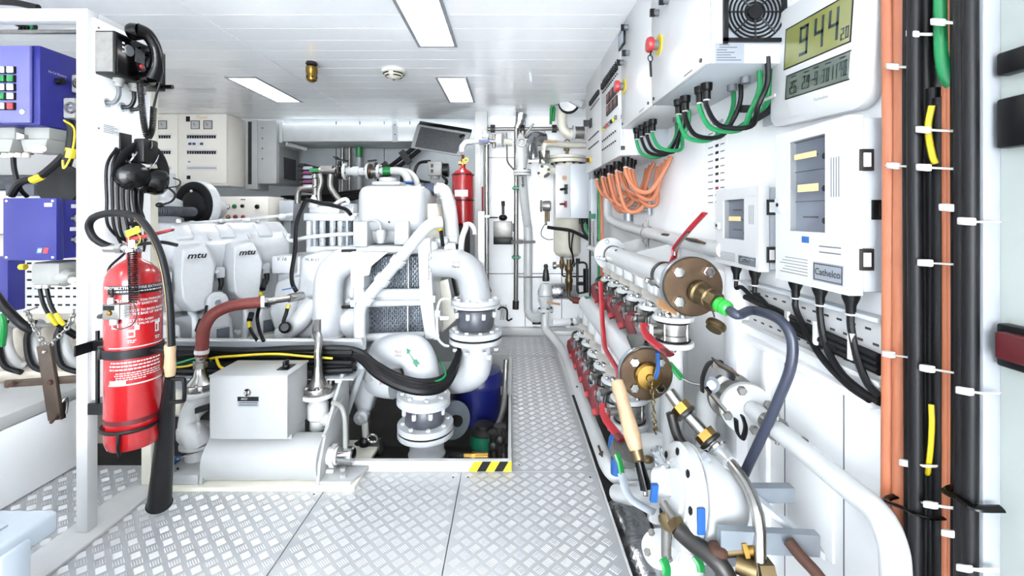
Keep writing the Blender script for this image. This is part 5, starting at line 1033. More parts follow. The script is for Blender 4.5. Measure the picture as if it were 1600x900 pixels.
t = thing('level_valve', 'round white valve with a blue lever on a short pipe by the pillar', 'valve', P(780, 232, 3.8))
mk('inlet_pipe', g_cyl(P(734, 222, 3.8), P(762, 220, 3.8), .022), 'pipe_white', t); mk('inlet_elbow', g_tube([P(737, 222, 3.8), P(728, 223, 3.8), P(722, 230, 3.8), P(722, 238, 3.8)], .026, 12, 5), 'pipe_white', t)
mk('body', g_lathe([(.06, -.025), (.06, .025)], P(782, 219, 3.8), (1, -.3, 0), 22), 'pipe_white', t); mk('outlet', g_cyl(P(786, 221, 3.8), P(800, 223, 3.82), .03), 'cream', t); mk('lever', g_obox(P(756, 220, 3.75), (1, 0, .02), (0, 1, 0), (0, 0, 1), .045, .008, .01), 'blue_paint', t); mk('yoke', g_join(g_cyl(P(772, 210, 3.8), P(772, 231, 3.8), .014), g_cyl(P(766, 221, 3.8), P(776, 221, 3.8), .02)), 'dull_steel', t)
mk('drain_tube', g_tube([P(791, 208, 3.8), P(792, 235, 3.8), P(793, 252, 3.82), P(800, 262, 3.9), P(806, 268, 3.95)], .008, 8, 5), 'dull_steel', t)
t = thing('angle_valve', 'white angle valve with a steel lever and flange, above the white drop pipe', 'valve', P(816, 272, 3.8))
mk('body', g_lathe([(.05, -.11), (.04, -.06), (.052, -.02), (.056, .03), (.05, .06), (.05, .10), (.045, .15), (.028, .20), (.02, .21)], P(815, 248, 3.8), n=22), 'pipe_white', t)
f = flange(t, P(816, 268, 3.8), (0, 0, 1), .075, .022, 4, 'pipe_white', .011, 'dark_steel'); flange(t, P(816, 272.5, 3.8), (0, 0, 1), .075, .018, 0, 'pipe_white')
mk('lever', g_tube([P(818, 216, 3.77), P(824, 207, 3.75), P(834, 193, 3.73)], .009, 8, 3), 'dull_steel', t); mk('bonnet', g_join(g_cyl(P(812, 222, 3.78), P(824, 218, 3.78), .025), g_torus(P(815, 222, 3.75), (0, 1, 0), .035, .008, 16, 6)), 'dull_steel', t)
mk('packing_rod', g_cyl(P(818, 225, 3.78), P(817, 205, 3.78), .012), 'dull_steel', t)
t = thing('white_drop_pipe', 'white pipe with a black flow arrow dropping down the back wall', 'pipe', P(826, 490, 3.95))
mk('pipe', g_tube([P(816, 274, 3.85), P(819, 310, 3.9), P(823, 345, 3.95), P(825, 365, 3.98), P(825, 470, 3.98), P(827, 490, 3.95), P(836, 497, 3.9), P(846, 495, 3.85)], .038, 18, 6), 'pipe_white', t)
mk('flow_arrow', g_prism([P(815, 276, 3.80), P(818, 276, 3.80), P(818.5, 288, 3.80), P(820, 288, 3.80), P(817, 294, 3.80), P(814.5, 288, 3.80), P(816, 288, 3.80)], (0, .004, 0)), 'black', t)
mk('clamp', g_join(g_lathe([(.042, -.012), (.042, .012)], P(825, 378, 3.98), n=18), g_obox(P(825, 378, 3.95), (1, 0, 0), (0, 1, 0), (0, 0, 1), .065, .012, .012)), 'dark_steel', t)
t = thing('foil_elbow', 'foil-insulated duct elbow entering a square hole in the back wall', 'duct', P(838, 225, 4.0))
mk('wall_hole', g_pbox(838, 205, 852, 228, 4.115, .004), 'black', t); mk('elbow', g_tube([P(832, 248, 3.95), P(829, 230, 3.95), P(834, 217, 3.98), P(848, 216, 4.05)], .062, 18, 6), 'foil', t); mk('strap', g_obox(P(830, 240, 3.88), (1, 0, 0), (0, 1, 0), (.1, 0, 1), .012, .01, .09), 'black', t)
t = thing('brass_cap_valve', 'steel valve with a tan lever and white cap beside the foil elbow', 'valve', P(850, 255, 3.85))
mk('body', g_lathe([(.045, 0), (.045, .03), (.038, .04), (.05, .06), (.05, .11)], P(850, 256, 3.85), n=16), 'steel', t); mk('cap_pipe', g_tube([P(850, 238, 3.85), P(851, 228, 3.85), P(857, 224, 3.85), P(880, 226, 3.9), P(915, 227, 3.95)], .028, 12, 5), 'cream', t); mk('lever', g_obox(P(860, 221, 3.8), (1, 0, 0), (0, 1, 0), (0, 0, 1), .055, .008, .008), 'orange_tag', t); mk('mount_bar', g_box(P(820, 0, 3.85).x, P(845, 0, 3.85).x, 3.84, 3.87, P(0, 254, 3.85).z, P(0, 250, 3.85).z), 'dull_steel', t)
t = thing('bolted_elbow', 'cream bolted flange elbow left of the hot water tank', 'pipe fitting', P(850, 272, 3.75))
flange(t, P(850, 268, 3.75), (-.3, -1, 0), .055, .02, 4, 'cream', .012, 'dark_steel', both=False); mk('elbow', g_cyl(P(852, 267, 3.75), P(874, 267, 3.8), .03), 'cream', t); mk('flow_arrow', g_prism([P(850, 274, 3.70), P(857, 269, 3.70), P(860, 272, 3.70), P(855, 277, 3.70)], (0, .01, 0)), 'black', t)
# hot water tank and panel in front of it
t = thing('water_tank', 'cream cylindrical hot water tank with a bolted top flange at the back', 'tank', P(885, 400, 3.9))
tc = P(886, 398, 3.95); hT = P(0, 256, 3.95).z - tc.z
mk('shell', g_lathe([(.06, -.02), (.10, 0), (.118, .03), (.118, hT)], tc, n=30), 'cream', t); f = flange(t, tc + V(0, 0, hT + .02), (0, 0, 1), .165, .03, 10, 'cream', .014, 'dark_steel'); flange(t, tc + V(0, 0, hT + .052), (0, 0, 1), .165, .026, 0, 'cream')
mk('top_nipple', g_join(g_cyl(tc + V(0, 0, hT + .06), tc + V(0, 0, hT + .17), .012), g_torus(tc + V(.0, -.01, hT + .19), (0, 1, 0), .022, .005, 14, 6), g_cyl(tc + V(-.03, 0, hT + .13), tc + V(.02, 0, hT + .13), .014)), 'old_brass', t)
t = thing('heater_panel', 'pale blue-grey panel box with a white strip of black and red knobs', 'control panel', P(895, 340, 3.7))
mk('strip', g_pbox(868, 258, 891, 341, 3.72, .12), 'cabinet_white', t, bevel=.003); mk('box', g_pbox(891.5, 256, 927, 341, 3.70, .14), 'cabinet_grey', t, bevel=.003); mk('seam', g_pbox(921, 258, 922, 341, 3.698, .003), 'print_grey', t)
kn = mk('rotary_knob', g_join(g_pbox(882, 288, 887, 303, 3.70, .02), g_cyl(P(884, 295, 3.71), P(876, 296, 3.66), .01)), 'black', t); mk('red_knob', g_join(g_pbox(882, 314, 886, 324, 3.70, .02), g_cyl(P(884, 319, 3.71), P(875, 319, 3.66), .008)), 'hose_red', t); mk('sticker', g_lathe([(.02, 0), (.02, .003)], P(882, 278, 3.72), (0, -1, 0), 16), 'orange_tag', t); mk('cable_exit', g_join(*[g_cyl(P(u, 341, 3.76), P(u, 350, 3.76), .012) for u in (907, 911, 915, 919)]), 'black', t)
t = thing('pressure_switch', 'small steel pressure switch on brass nipples left of the heater panel', 'pressure switch', P(855, 335, 3.75)); mk('body', g_lathe([(.04, 0), (.045, .02), (.045, .06), (.03, .07)], P(848, 322, 3.75), (1, -.1, 0), 16), 'dull_steel', t); mk('flange', g_cyl(P(844, 322, 3.75), P(847, 322, 3.75), .05, n=8), 'dull_steel', t); mk('nipple', g_join(g_cyl(P(853, 328, 3.75), P(853, 352, 3.75), .01), g_cyl(P(857, 328, 3.75), P(857, 346, 3.75), .01)), 'old_brass', t)
one('capillary', g_tube([P(855, 345, 3.72), P(847, 358, 3.72), P(846, 368, 3.72), P(855, 374, 3.72), P(864, 374, 3.72)], .005, 6), 'dull_steel', 'thin capillary tube curling below the pressure switch', 'tube')
# pump / fan housing and jumble at the top right of the back wall
t = thing('blower', 'white round blower housing with a bent pipe hanging under the ceiling at the back', 'blower', P(890, 200, 3.7))
mk('disc', g_lathe([(.068, 0), (.075, .01), (.075, .03), (.04, .035)], P(889, 160, 3.62), (-.25, -1, -.1), 26), 'pipe_white', t); mk('rim', g_torus(P(889, 161, 3.63), (-.25, -1, -.1), .076, .012, 26, 8), 'black', t); mk('cover_arm', g_cyl(P(892, 155, 3.58), P(912, 166, 3.5), .028), 'pipe_white', t); mk('bend', g_tube([P(880, 172, 3.7), P(878, 188, 3.7), P(881, 202, 3.7), P(890, 210, 3.7), P(898, 208, 3.7)], .04, 16, 6), 'cream', t)
mk('flange', g_join(g_lathe([(.06, 0), (.06, .015)], P(895, 207, 3.68), (1, 0, 0), 20), g_lathe([(.06, .09), (.06, .105)], P(895, 207, 3.68), (1, 0, 0), 20)), 'pipe_white', t); mk('coupling', g_lathe([(.05, .012), (.05, .09)], P(895, 207, 3.68), (1, 0, 0), 16), 'dull_steel', t); mk('slot', g_obox(P(891, 156, 3.585), (1, 0, .5), (0, 1, 0), (0, 0, 1), .02, .004, .005), 'black', t); mk('cable_mass', g_tube([P(864, 160, 3.75), P(868, 148, 3.72), P(880, 143, 3.72), P(905, 144, 3.72)], .035, 8, 5), 'black_rubber', t); mk('gland_group', g_join(g_cyl(P(872, 153, 3.66), P(882, 155, 3.66), .02), g_sphere(P(870, 160, 3.68), .025), g_sphere(P(877, 150, 3.66), .022)), 'dull_steel', t)
for k, (u0, u1, v1) in enumerate(((861.5, 860, 193), (866, 864, 188))): one('green_sleeve', g_join(g_cyl(P(u0, 168, 3.7), P(u1 + .5, v1 + 1, 3.7), .012), g_tube([P(u0, 170, 3.7), P(u0, 162, 3.7), P(u0 + 5, 158, 3.7)], .007, 6)), 'green', ('left', 'right')[k] + ' green-sleeved lever hanging under the ceiling at the back', 'lever')
# instrument with black base, diagonal strut
one('wall_strut', g_obox((P(768, 311, 4.1) + P(844, 357, 4.1)) / 2, P(844, 357, 4.1) - P(768, 311, 4.1), (0, 1, 0), (.5, 0, .8), .262, .008, .02), 'mesh_grey', 'grey diagonal strut on the back wall behind the steel pipe', 'strut')
t = thing('instrument_box', 'square grey instrument with black base and knob on the back wall', 'instrument', P(785, 383, 4.0)); mk('housing', g_pbox(771, 346, 800, 371, 3.98, .12), 'dull_steel', t, bevel=.005); mk('base', g_pbox(771, 371, 801, 382, 3.96, .13), 'black', t, bevel=.004); mk('knob', g_sphere(P(786, 340, 3.98), .04, 14, 8, (1, 1, .7)), 'black', t); mk('stem', g_cyl(P(786, 335, 3.98), P(786, 318, 3.98), .012), 'dark_steel', t); mk('tip', g_cyl(P(786, 322, 3.98), P(786, 314, 3.98), .016), 'black', t); mk('side_lug', g_pbox(801, 349, 806, 362, 4.0, .05), 'dark_steel', t); mk('rail', g_cyl(P(763, 340, 4.02), P(778, 340, 4.02), .006), 'dark_steel', t)
# drain valve, foil duct, brass valve group
t = thing('safety_valve', 'white safety valve with a black top on the pipe at the walkway end', 'valve', P(852, 490, 3.75)); c = P(852, 470, 3.72)
mk('body', g_lathe([(.04, -.07), (.045, -.03), (.06, 0), (.062, .03), (.05, .04), (.062, .05), (.064, .08), (.05, .11), (.04, .14)], c, n=22), 'pipe_white', t); flange(t, P(852, 484, 3.72), (0, 0, 1), .066, .024, 4, 'pipe_white', .01, 'dark_steel'); mk('spindle', g_join(g_lathe([(.028, 0), (.03, .02), (.022, .08), (.014, .11), (.02, .12), (.012, .14)], P(853, 439, 3.72), n=12), g_cyl(P(849, 433, 3.72), P(857, 433, 3.72), .012)), 'dark_steel', t); mk('test_line', g_tube([P(849, 433, 3.74), P(830, 433, 3.9), P(808, 432.5, 3.96)], .006, 6), 'dull_steel', t); mk('brass_tag', g_obox(P(865, 474, 3.65), (1, 0, -.15), (0, 1, 0), (0, 0, 1), .055, .006, .008), 'orange_tag', t)
one('foil_duct', g_tube([P(862, 455, 3.85), P(880, 455, 3.85), P(898, 457, 3.9)], .068, 18, 8), 'foil', 'crumpled foil-wrapped duct low on the back wall', 'duct')
t = thing('brass_drain_valve', 'tall brass drain valve with an orange-red coupling under the water tank', 'valve', P(889, 470, 3.7)); mk('stack', g_lathe([(.022, 0), (.026, .02), (.026, .06), (.032, .07), (.032, .10), (.026, .11), (.026, .16), (.034, .17), (.034, .20), (.02, .22), (.018, .26)], P(889, 455, 3.68), n=14), 'old_brass', t); mk('elbow', g_tube([P(889, 452, 3.68), P(889, 462, 3.68), P(893, 468, 3.66), P(900, 470, 3.64)], .014, 10, 5), 'old_brass', t); mk('coupling', g_join(g_lathe([(.024, 0), (.027, .01), (.027, .06), (.02, .07)], P(895, 469, 3.65), (1, 0, -.1), 12)), 'hose_red', t); mk('coupling_nut', g_hex(P(906, 471, 3.64), P(910, 472, 3.64), .022), 'brass', t); mk('white_stub', g_cyl(P(889, 421, 3.68), P(890, 405, 3.7), .02), 'pipe_white', t)
t = thing('brass_tap', 'small brass tap with pipes left of the tall brass valve', 'tap', P(878, 415, 3.72)); mk('stem', g_join(g_lathe([(.015, 0), (.018, .04), (.022, .05), (.012, .09), (.016, .10)], P(878, 420, 3.72), n=12), g_cyl(P(868, 416, 3.72), P(884, 414, 3.72), .012)), 'old_brass', t); mk('wheel', g_lathe([(.03, 0), (.03, .025)], P(864, 415, 3.72), (1, 0, 0), 14), 'dull_steel', t); mk('tube', g_tube([P(878, 420, 3.7), P(879, 430, 3.7), P(886, 432, 3.7), P(912, 432, 3.7)], .007, 6), 'black', t)
t = thing('dosing_unit', 'black tubular dosing unit with thin pipes at the back corner', 'dosing unit', P(917, 455, 3.6)); mk('body', g_cyl(P(917, 456, 3.6), P(917, 420, 3.6), .03), 'black', t); mk('arm', g_pbox(901, 441, 915, 446, 3.6, .03), 'black', t); mk('pipes', g_join(g_cyl(P(902, 455, 3.62), P(902, 412, 3.62), .01), g_tube([P(902, 455, 3.62), P(905, 458, 3.62), P(917, 456, 3.62)], .008, 6), g_tube([P(896, 412, 3.62), P(910, 410, 3.62), P(916, 413, 3.62), P(917, 420, 3.6)], .009, 6)), 'dark_steel', t); mk('cap', g_cyl(P(903, 412, 3.62), P(903, 404, 3.62), .016), 'black', t)
one('tank_cable', g_tube([P(855, 355, 3.7), P(868, 357, 3.7), P(890, 360, 3.68), P(905, 366, 3.66), P(920, 374, 3.62)], .014, 8), 'cable_black', 'thick black cable sagging across the water tank', 'cable')
for k, (a, b) in enumerate((((889, 360), (892, 410)), ((896, 362), (890, 375)))): one('tank_cable', g_tube([P(a[0], a[1], 3.68), P(a[0] + 1 - 4 * k, 385, 3.68), P(895, 400, 3.68), P(894 + 3 * k, 413, 3.68), P(888 + 8 * k, 417, 3.68)], .007, 6), 'cable_black', ('thin black wire hanging straight down the water tank', 'thin black wire looping down the water tank')[k], 'cable')
for k, u in enumerate((909, 914, 919)): one('panel_cable', g_tube([P(u, 348, 3.75), P(u + 2, 360, 3.72), P(u + 8, 370, 3.68), P(u + 14, 376, 3.64)], .011, 8), ('cable_black', 'green_cable', 'cable_black')[k], 'cable leaving the underside of the heater panel, %s of three' % ('left', 'middle', 'right')[k], 'cable')
# walkway edge pipe
t = thing('walkway_pipe', 'white pipe with flow arrows along the right edge of the walkway', 'pipe', (.4, 2.5, 0))
Z0 = .062
wp = mk('pipe', g_tube([P(852, 486, 3.72), P(852, 512, 3.70), V(.33, 3.60, .12), V(.398, 3.40, Z0), V(.399, 3.0, Z0), V(.399, 2.4, Z0), V(.399, 1.95, Z0), V(.400, 1.86, Z0), V(.42, 1.795, Z0 - .005), V(.48, 1.775, Z0 - .01), V(.60, 1.77, Z0 - .01)], .032, 18, 6), 'pipe_white', t)
mk('flow_arrow', g_prism([V(.379, 1.955, Z0 + .024), V(.387, 1.955, Z0 + .03), V(.387, 1.90, Z0 + .03), V(.393, 1.90, Z0 + .032), V(.382, 1.86, Z0 + .028), V(.373, 1.90, Z0 + .02), V(.379, 1.90, Z0 + .024)], (-.001, 0, .004)), 'brown_bar', t); mk('flow_arrow', g_obox((.388, 2.62, Z0 + .03), (0, 1, 0), (1, 0, .5), (-.5, 0, 1), .012, .005, .002), 'brown_bar', t)
t = thing('overflow_stub', 'short white plastic pipe stub with a steel collar beside the lower manifold end', 'pipe', P(885, 504, 3.1)); mk('stub', g_cyl(P(864, 504, 3.1), P(892, 503, 3.1), .024), 'pipe_white', t); mk('collar', g_cyl(P(891, 503, 3.1), P(897, 503, 3.1), .026), 'steel', t); mk('elbow', g_tube([P(896, 503, 3.1), P(905, 500, 3.08), P(910, 492, 3.0)], .026, 12, 5), 'pipe_white', t)
one('low_shelf', g_box(P(858, 0, 3.7).x, .755, 3.68, 3.8, .10, .14), 'white_paint', 'low white ledge at the end of the walkway under the valves', 'ledge', bevel=.004)
t = thing('vent_grille', 'white plastic socket fitting low on the back wall by the flange stack', 'socket', P(790, 500, 3.9)); mk('socket', g_join(*[g_pbox(781 + 4 * k, 482, 783.5 + 4 * k, 500, 3.95, .172) for k in range(3)]), 'white_paint', t); mk('cable', g_tube([P(778, 484, 3.9), P(784, 480, 3.9), P(792, 484, 3.9), P(793, 500, 3.92), P(800, 498, 3.95)], .008, 6), 'black', t)
# vertical cable channel in the corner
t = thing('cable_channel', 'pale grey upright channel in the back right corner', 'cable channel', P(930, 560, 3.35)); mk('channel', g_box(P(923, 0, 3.4).x, P(933, 0, 3.4).x, 3.4, 3.5, .0, 1.37), 'cabinet_grey', t, bevel=.003); mk('rod', g_cyl(P(922, 330, 3.36), P(922, 520, 3.36), .006), 'black', t); mk('rod', g_cyl(P(926, 345, 3.36), P(926, 400, 3.36), .008), 'dull_steel', t); mk('green_clamp', g_pbox(921, 334, 931, 342, 3.34, .03), 'arrow_green', t); mk('white_elbow', g_tube([P(917, 386, 3.35), P(924, 388, 3.35), P(932, 393, 3.35)], .02, 10, 4), 'pipe_white', t)
for k, (u, m) in enumerate(((935.5, 'green_cable'), (938.8, 'orange_cable'), (942, 'orange_cable'))):
    one('corner_cable', g_tube([P(u + 1, 262, 3.3), P(u - 1, 300, 3.3), P(u + 1 - k, 345, 3.3), P(u, 400, 3.3), P(u + .5, 470, 3.3), P(u, 540, 3.3)], .0085, 8), m, ('green cable running down the back right corner', 'left orange cable running down the back right corner', 'right orange cable running down the back right corner')[k], 'cable')
# ================================================================ RIGHT WALL: CABINETS
XC = .53
def rwbox(x0, y0, y1, z0, z1, x1=WX): return g_box(x0, x1, y0, y1, z0, z1)
def face(u, v, X=XC):                                # point on the plane x = X seen at (u, v)
    d = X * F / (u - CX); return P(u, v, d)
def estop(t, u, v, X):
    p = face(u, v, X); r = mk('emergency_stop', g_lathe([(.036, 0), (.036, .004), (.028, .005)], p, (-1, 0, 0), 24), 'yellow', t)
    mk('stop_collar', g_lathe([(.018, .004), (.018, .022)], p, (-1, 0, 0), 16), 'print_grey', r); mk('mushroom_head', g_lathe([(.015, .02), (.026, .024), (.028, .036), (.024, .044), (.001, .047)], p, (-1, 0, 0), 22), 'mushroom_red', r); return p
def rknob(t, u, v, X, m='black'):
    p = face(u, v, X); r = mk('rotary_switch', g_lathe([(.013, 0), (.013, .006), (.011, .018)], p, (-1, 0, 0), 14), 'print_grey', t); mk('switch_grip', g_obox(p + V(-.022, 0, 0), (1, 0, 0), (0, 1, 0), (0, 0, 1), .009, .005, .013), m, r)
cabs = []
for nm, y0, y1, lab in (('near', 1.216, 1.688, 'white wall cabinet with a black fan grille on its side'), ('far', 1.694, 2.150, 'white wall cabinet with small display, between fan cabinet and breaker board')):
    t = thing('wall_cabinet', lab, 'cabinet', (.645, (y0 + y1) / 2, 1.51), 'wall cabinets'); cabs.append(t)
    mk('body', rwbox(XC + .014, y0, y1, 1.51, 1.998), 'cabinet_grey' if nm == 'near' else 'cabinet_white', t, bevel=.003); mk('door', g_box(XC, XC + .0135, y0 + .002, y1 - .002, 1.51, 1.998), 'cabinet_white', t, bevel=.003)
    for yy in (y0 + .03, y1 - .03): mk('hinge', g_cyl((XC + .004, yy, 1.528), (XC - .004, yy, 1.528), .006, n=8), 'dark_steel', t)
    mk('bottom_label', g_box(XC - .0008, XC, y0 + .08, y0 + .16, 1.516, 1.526), 'print_white', t); mk('label_text', g_box(XC - .0014, XC - .0008, y0 + .09, y0 + .15, 1.519, 1.523), 'print_grey', t)
    for yy in (y0 + .12, y0 + .2): mk('cable_gland', g_cyl((.70, yy, 1.51), (.70, yy, 1.49), .014, n=10), 'print_grey', t)
t = cabs[0]
fc = P(1178, 20, 1.2155); s = .085
mk('fan_frame', g_join(g_box(fc.x - s, fc.x + s, 1.206, 1.2155, fc.z - s + .004, fc.z - s + .014), g_box(fc.x - s, fc.x + s, 1.206, 1.2155, fc.z + s - .014, fc.z + s), g_box(fc.x - s, fc.x - s + .012, 1.206, 1.2155, fc.z - s, fc.z + s), g_box(fc.x + s - .012, fc.x + s, 1.206, 1.2155, fc.z - s, fc.z + s)), 'black', t)
fb = mk('fan_backing', g_box(fc.x - s, fc.x + s, 1.2145, 1.2158, fc.z - s, fc.z + s), 'nameplate', t)
for k in range(6): mk('grille_ring', g_torus(fc + V(0, -.006, 0), (0, 1, 0), .026 + .0105 * k, .0028, 32, 6), 'black', fb)
mk('grille_hub', g_lathe([(.022, 0), (.02, .006)], fc + V(0, -.004, 0), (0, -1, 0), 20), 'black', fb)
for k in range(8): a = k * PI / 4; mk('grille_spoke', g_cyl(fc + V(.02 * math.cos(a), -.007, .02 * math.sin(a)), fc + V(.08 * math.cos(a), -.007, .08 * math.sin(a)), .0022, n=6), 'black', fb)
lp = mk('rating_plate', g_pbox(1117, 67, 1163, 99, 1.2148, .001), 'nameplate', t)
for k in range(7): mk('plate_line', g_pbox(1120 + (4 if k < 2 else 0), 69 + 4 * k, (1140, 1152, 1136, 1148, 1142, 1150, 1158)[k], 70.6 + 4 * k, 1.2142, .0005), 'print_grey', lp)
estop(t, 1030, 70, XC); rknob(t, 1029, 20, XC); rknob(t, 1044, 1, XC)
p = face(1030, 84, XC) + V(-.035, -.01, 0); ky = mk('key_ring', g_torus(p + V(0, 0, -.02), (.5, -1, 0), .011, .0018, 18, 6), 'black', t); mk('key_fob', g_tube([p + V(0, 0, -.03), p + V(.002, -.002, -.085)], .0045, 8, 1), 'black', ky); mk('key_strap', g_tube([p + V(.004, 0, .02), p + V(0, 0, -.008)], .003, 6, 1), 'black', ky)
t = cabs[1]
estop(t, 975, 135, XC); p = face(973, 61, XC); dp = mk('display', g_box(XC - .008, XC, p.y - .055, p.y + .055, p.z - .04, p.z + .04), 'black', t, bevel=.002); mk('screen', g_box(XC - .0088, XC - .008, p.y - .042, p.y + .042, p.z - .03, p.z + .028), 'inner_panel', dp)
rknob(t, 981, 43, XC); rknob(t, 983, 83, XC); rknob(t, 974, 98, XC)
# switch panel at the far end
t = thing('breaker_board', 'white switch panel with black breakers, red displays and lamps at the far end', 'switch panel', (.65, 2.6, 1.38))
ya, yb, ym = 2.158, 3.15, 2.62
mk('body', rwbox(XC + .012, ya, yb, 1.385, 1.998), 'cabinet_grey', t, bevel=.003)
for y0, y1 in ((ya, ym), (ym + .004, yb)): mk('door', g_box(XC, XC + .0115, y0, y1, 1.385, 1.998), 'cabinet_white', t, bevel=.002)
mk('latch', g_box(XC + .0, XC + .02, ya - .004, ya, 1.56, 1.58), 'dark_steel', t); mk('latch', g_box(XC + .0, XC + .02, ya - .004, ya, 1.41, 1.43), 'dark_steel', t)
def pv(y, z, dy, dz, m, name, out=.006, par=None): return mk(name, g_box(XC - out, XC, y - dy, y + dy, z - dz, z + dz), m, par or t)
for k in range(11): pv(2.22 + .034 * k, 1.83, .008, .016, 'black', 'breaker', .016); 
for k in range(11): pv(2.22 + .034 * k, 1.865, .003, .003, 'print_black', 'lamp'); pv(2.22 + .034 * k, 1.795, .003, .003, 'print_black', 'lamp')
for k in range(9): pv(2.68 + .034 * k, 1.83, .008, .014, 'black', 'breaker', .014); pv(2.68 + .034 * k, 1.79, .003, .003, 'print_black', 'lamp')
for z in (1.73, 1.665):
    for k in range(3):
        m = pv(2.255 + .085 * k, z, .038, .026, 'black', 'meter', .006); pv(2.255 + .085 * k, z + .006, .03, .014, 'display_red', 'meter_display', .0068, m)
for k, m in enumerate(('print_grey', 'yellow', 'black', 'print_grey', 'mushroom_red', 'print_grey', 'yellow')): mk('push_button', g_lathe([(.011, 0), (.01, .012)], (XC, 2.24 + .05 * k, 1.585), (-1, 0, 0), 12), m, t)
for k in range(8): pv(2.26 + .045 * k, 1.52, .004, .004, 'print_black', 'lamp'); pv(2.26 + .045 * k, 1.47, .004, .004, 'print_black', 'lamp')
for k in range(9): pv(2.70 + .04 * k, 1.60, .004, .004, 'print_black', 'lamp'); pv(2.70 + .04 * k, 1.54, .004, .004, 'print_black', 'lamp')
h = pv(2.95, 1.70, .03, .028, 'black', 'main_switch', .01); mk('switch_handle', g_obox((XC - .03, 2.95, 1.70), (1, 0, 0), (0, 1, 0), (0, 0, 1), .02, .008, .02), 'black', h)
e = mk('stop_button', g_lathe([(.02, 0), (.02, .01)], (XC, 2.97, 1.46), (-1, 0, 0), 14), 'yellow', t); mk('stop_head', g_lathe([(.013, .01), (.015, .03)], (XC, 2.97, 1.46), (-1, 0, 0), 14), 'dark_red', e)
# cable plugs and loops under the cabinets
def loop(px, y, z0, m, lab, gp, ys, back, r=.0075, low=.10):
    t = one('loop_cable', g_tube([V(px, y, z0 - .03), V(px, y, z0 - .07), V(px + .02, y - .0 + ys * .25, z0 - low), V(px + .08, y + ys * .6, z0 - low - .015), V(back - .02, y + ys * .95, z0 - low + .03), V(back, y + ys, z0 - .05), V(back, y + ys, z0 + .02)], r, 8, 6), m, lab, 'cable', gp)
    mk('plug', g_lathe([(.0125, -.05), (.0125, -.025), (.017, -.02), (.018, 0)], (px, y, z0), (0, 0, 1), 14), 'black', t); mk('plug_tie', g_torus((px, y, z0 - .052), (0, 0, 1), .0085, .0025, 12, 5), 'tie_white', t)
for k, (m, y) in enumerate((('green_cable', 1.60), ('cable_black', 1.55), ('green_cable', 1.44), ('cable_black', 1.40))): loop(.60 + .004 * k, y, 1.509, m, '%s loop cable under the near wall cabinet' % ('first green', 'first black', 'second green', 'second black')[k] + ', hanging deepest' * (k == 9), 'loops under the near cabinet', -.12 - .02 * k, .735 - .012 * k, low=.14)
for k, (m, y) in enumerate((('green_cable', 2.13), ('cable_black', 2.06), ('cable_black', 1.99), ('green_cable', 1.93))): loop(.60 + .004 * k, y, 1.509, m, '%s loop cable under the far wall cabinet' % ('first green', 'first black', 'second black', 'second green')[k], 'loops under the far cabinet', -.14 - .01 * k, .735 - .012 * k, low=.13)
for k, (m, y) in enumerate((('green_cable', 1.265), ('cable_black', 1.245), ('green_cable', 1.285))): one('riser_cable', g_tube([V(.742, y, 1.52), V(.742, y, 1.45), V(.738, y + .03, 1.40), V(.70, y + .09, 1.365)], .009, 8), m, ('front green cable rising behind the fan cabinet', 'black cable rising behind the fan cabinet', 'rear green cable rising behind the fan cabinet')[k], 'cable')
mk('wall_trunking', g_box(.748, .7605, 1.21, 1.33, 1.36, 1.51), 'cabinet_grey', wr); mk('trunking_tie', g_box(.728, .734, 1.235, 1.30, 1.425, 1.432), 'tie_white', wr)
t = thing('warning_plate', 'small white wall plate with two black symbols under the fan cabinet', 'plate', (.755, 1.36, 1.42)); mk('plate', g_box(.755, .7605, 1.315, 1.40, 1.39, 1.455), 'cabinet_white', t, bevel=.001); mk('symbol', g_cyl((.755, 1.335, 1.425), (.7545, 1.335, 1.425), .011), 'print_black', t); mk('symbol', g_cyl((.755, 1.365, 1.425), (.7545, 1.365, 1.425), .007), 'print_black', t); mk('pull_knob', g_cyl((.75, 1.40, 1.43), (.72, 1.40, 1.43), .012), 'dark_steel', t)
# colour code sheet
t = thing('colour_code_sheet', 'white colour code chart with rows of black and red marks on the right wall', 'chart', (.759, 1.68, 1.2)); mk('sheet', g_box(.7585, .7602, 1.575, 1.745, 1.12, 1.46), 'paper', t); mk('lettering', g_text('COLOUR CODE', .018, (.758, 1.66, 1.435), **RW), 'print_black', t)
for k in range(11):
    z = 1.405 - .026 * k; mk('code_mark', g_box(.7578, .7586, 1.635, 1.66, z - .005, z + .005), 'print_red' if k == 8 else 'print_black', t); mk('code_text', g_box(.7578, .7586, 1.68, 1.72, z - .002, z + .002), 'print_grey', t); mk('code_text', g_box(.7578, .7586, 1.59, 1.62, z - .002, z + .002), 'print_grey', t)
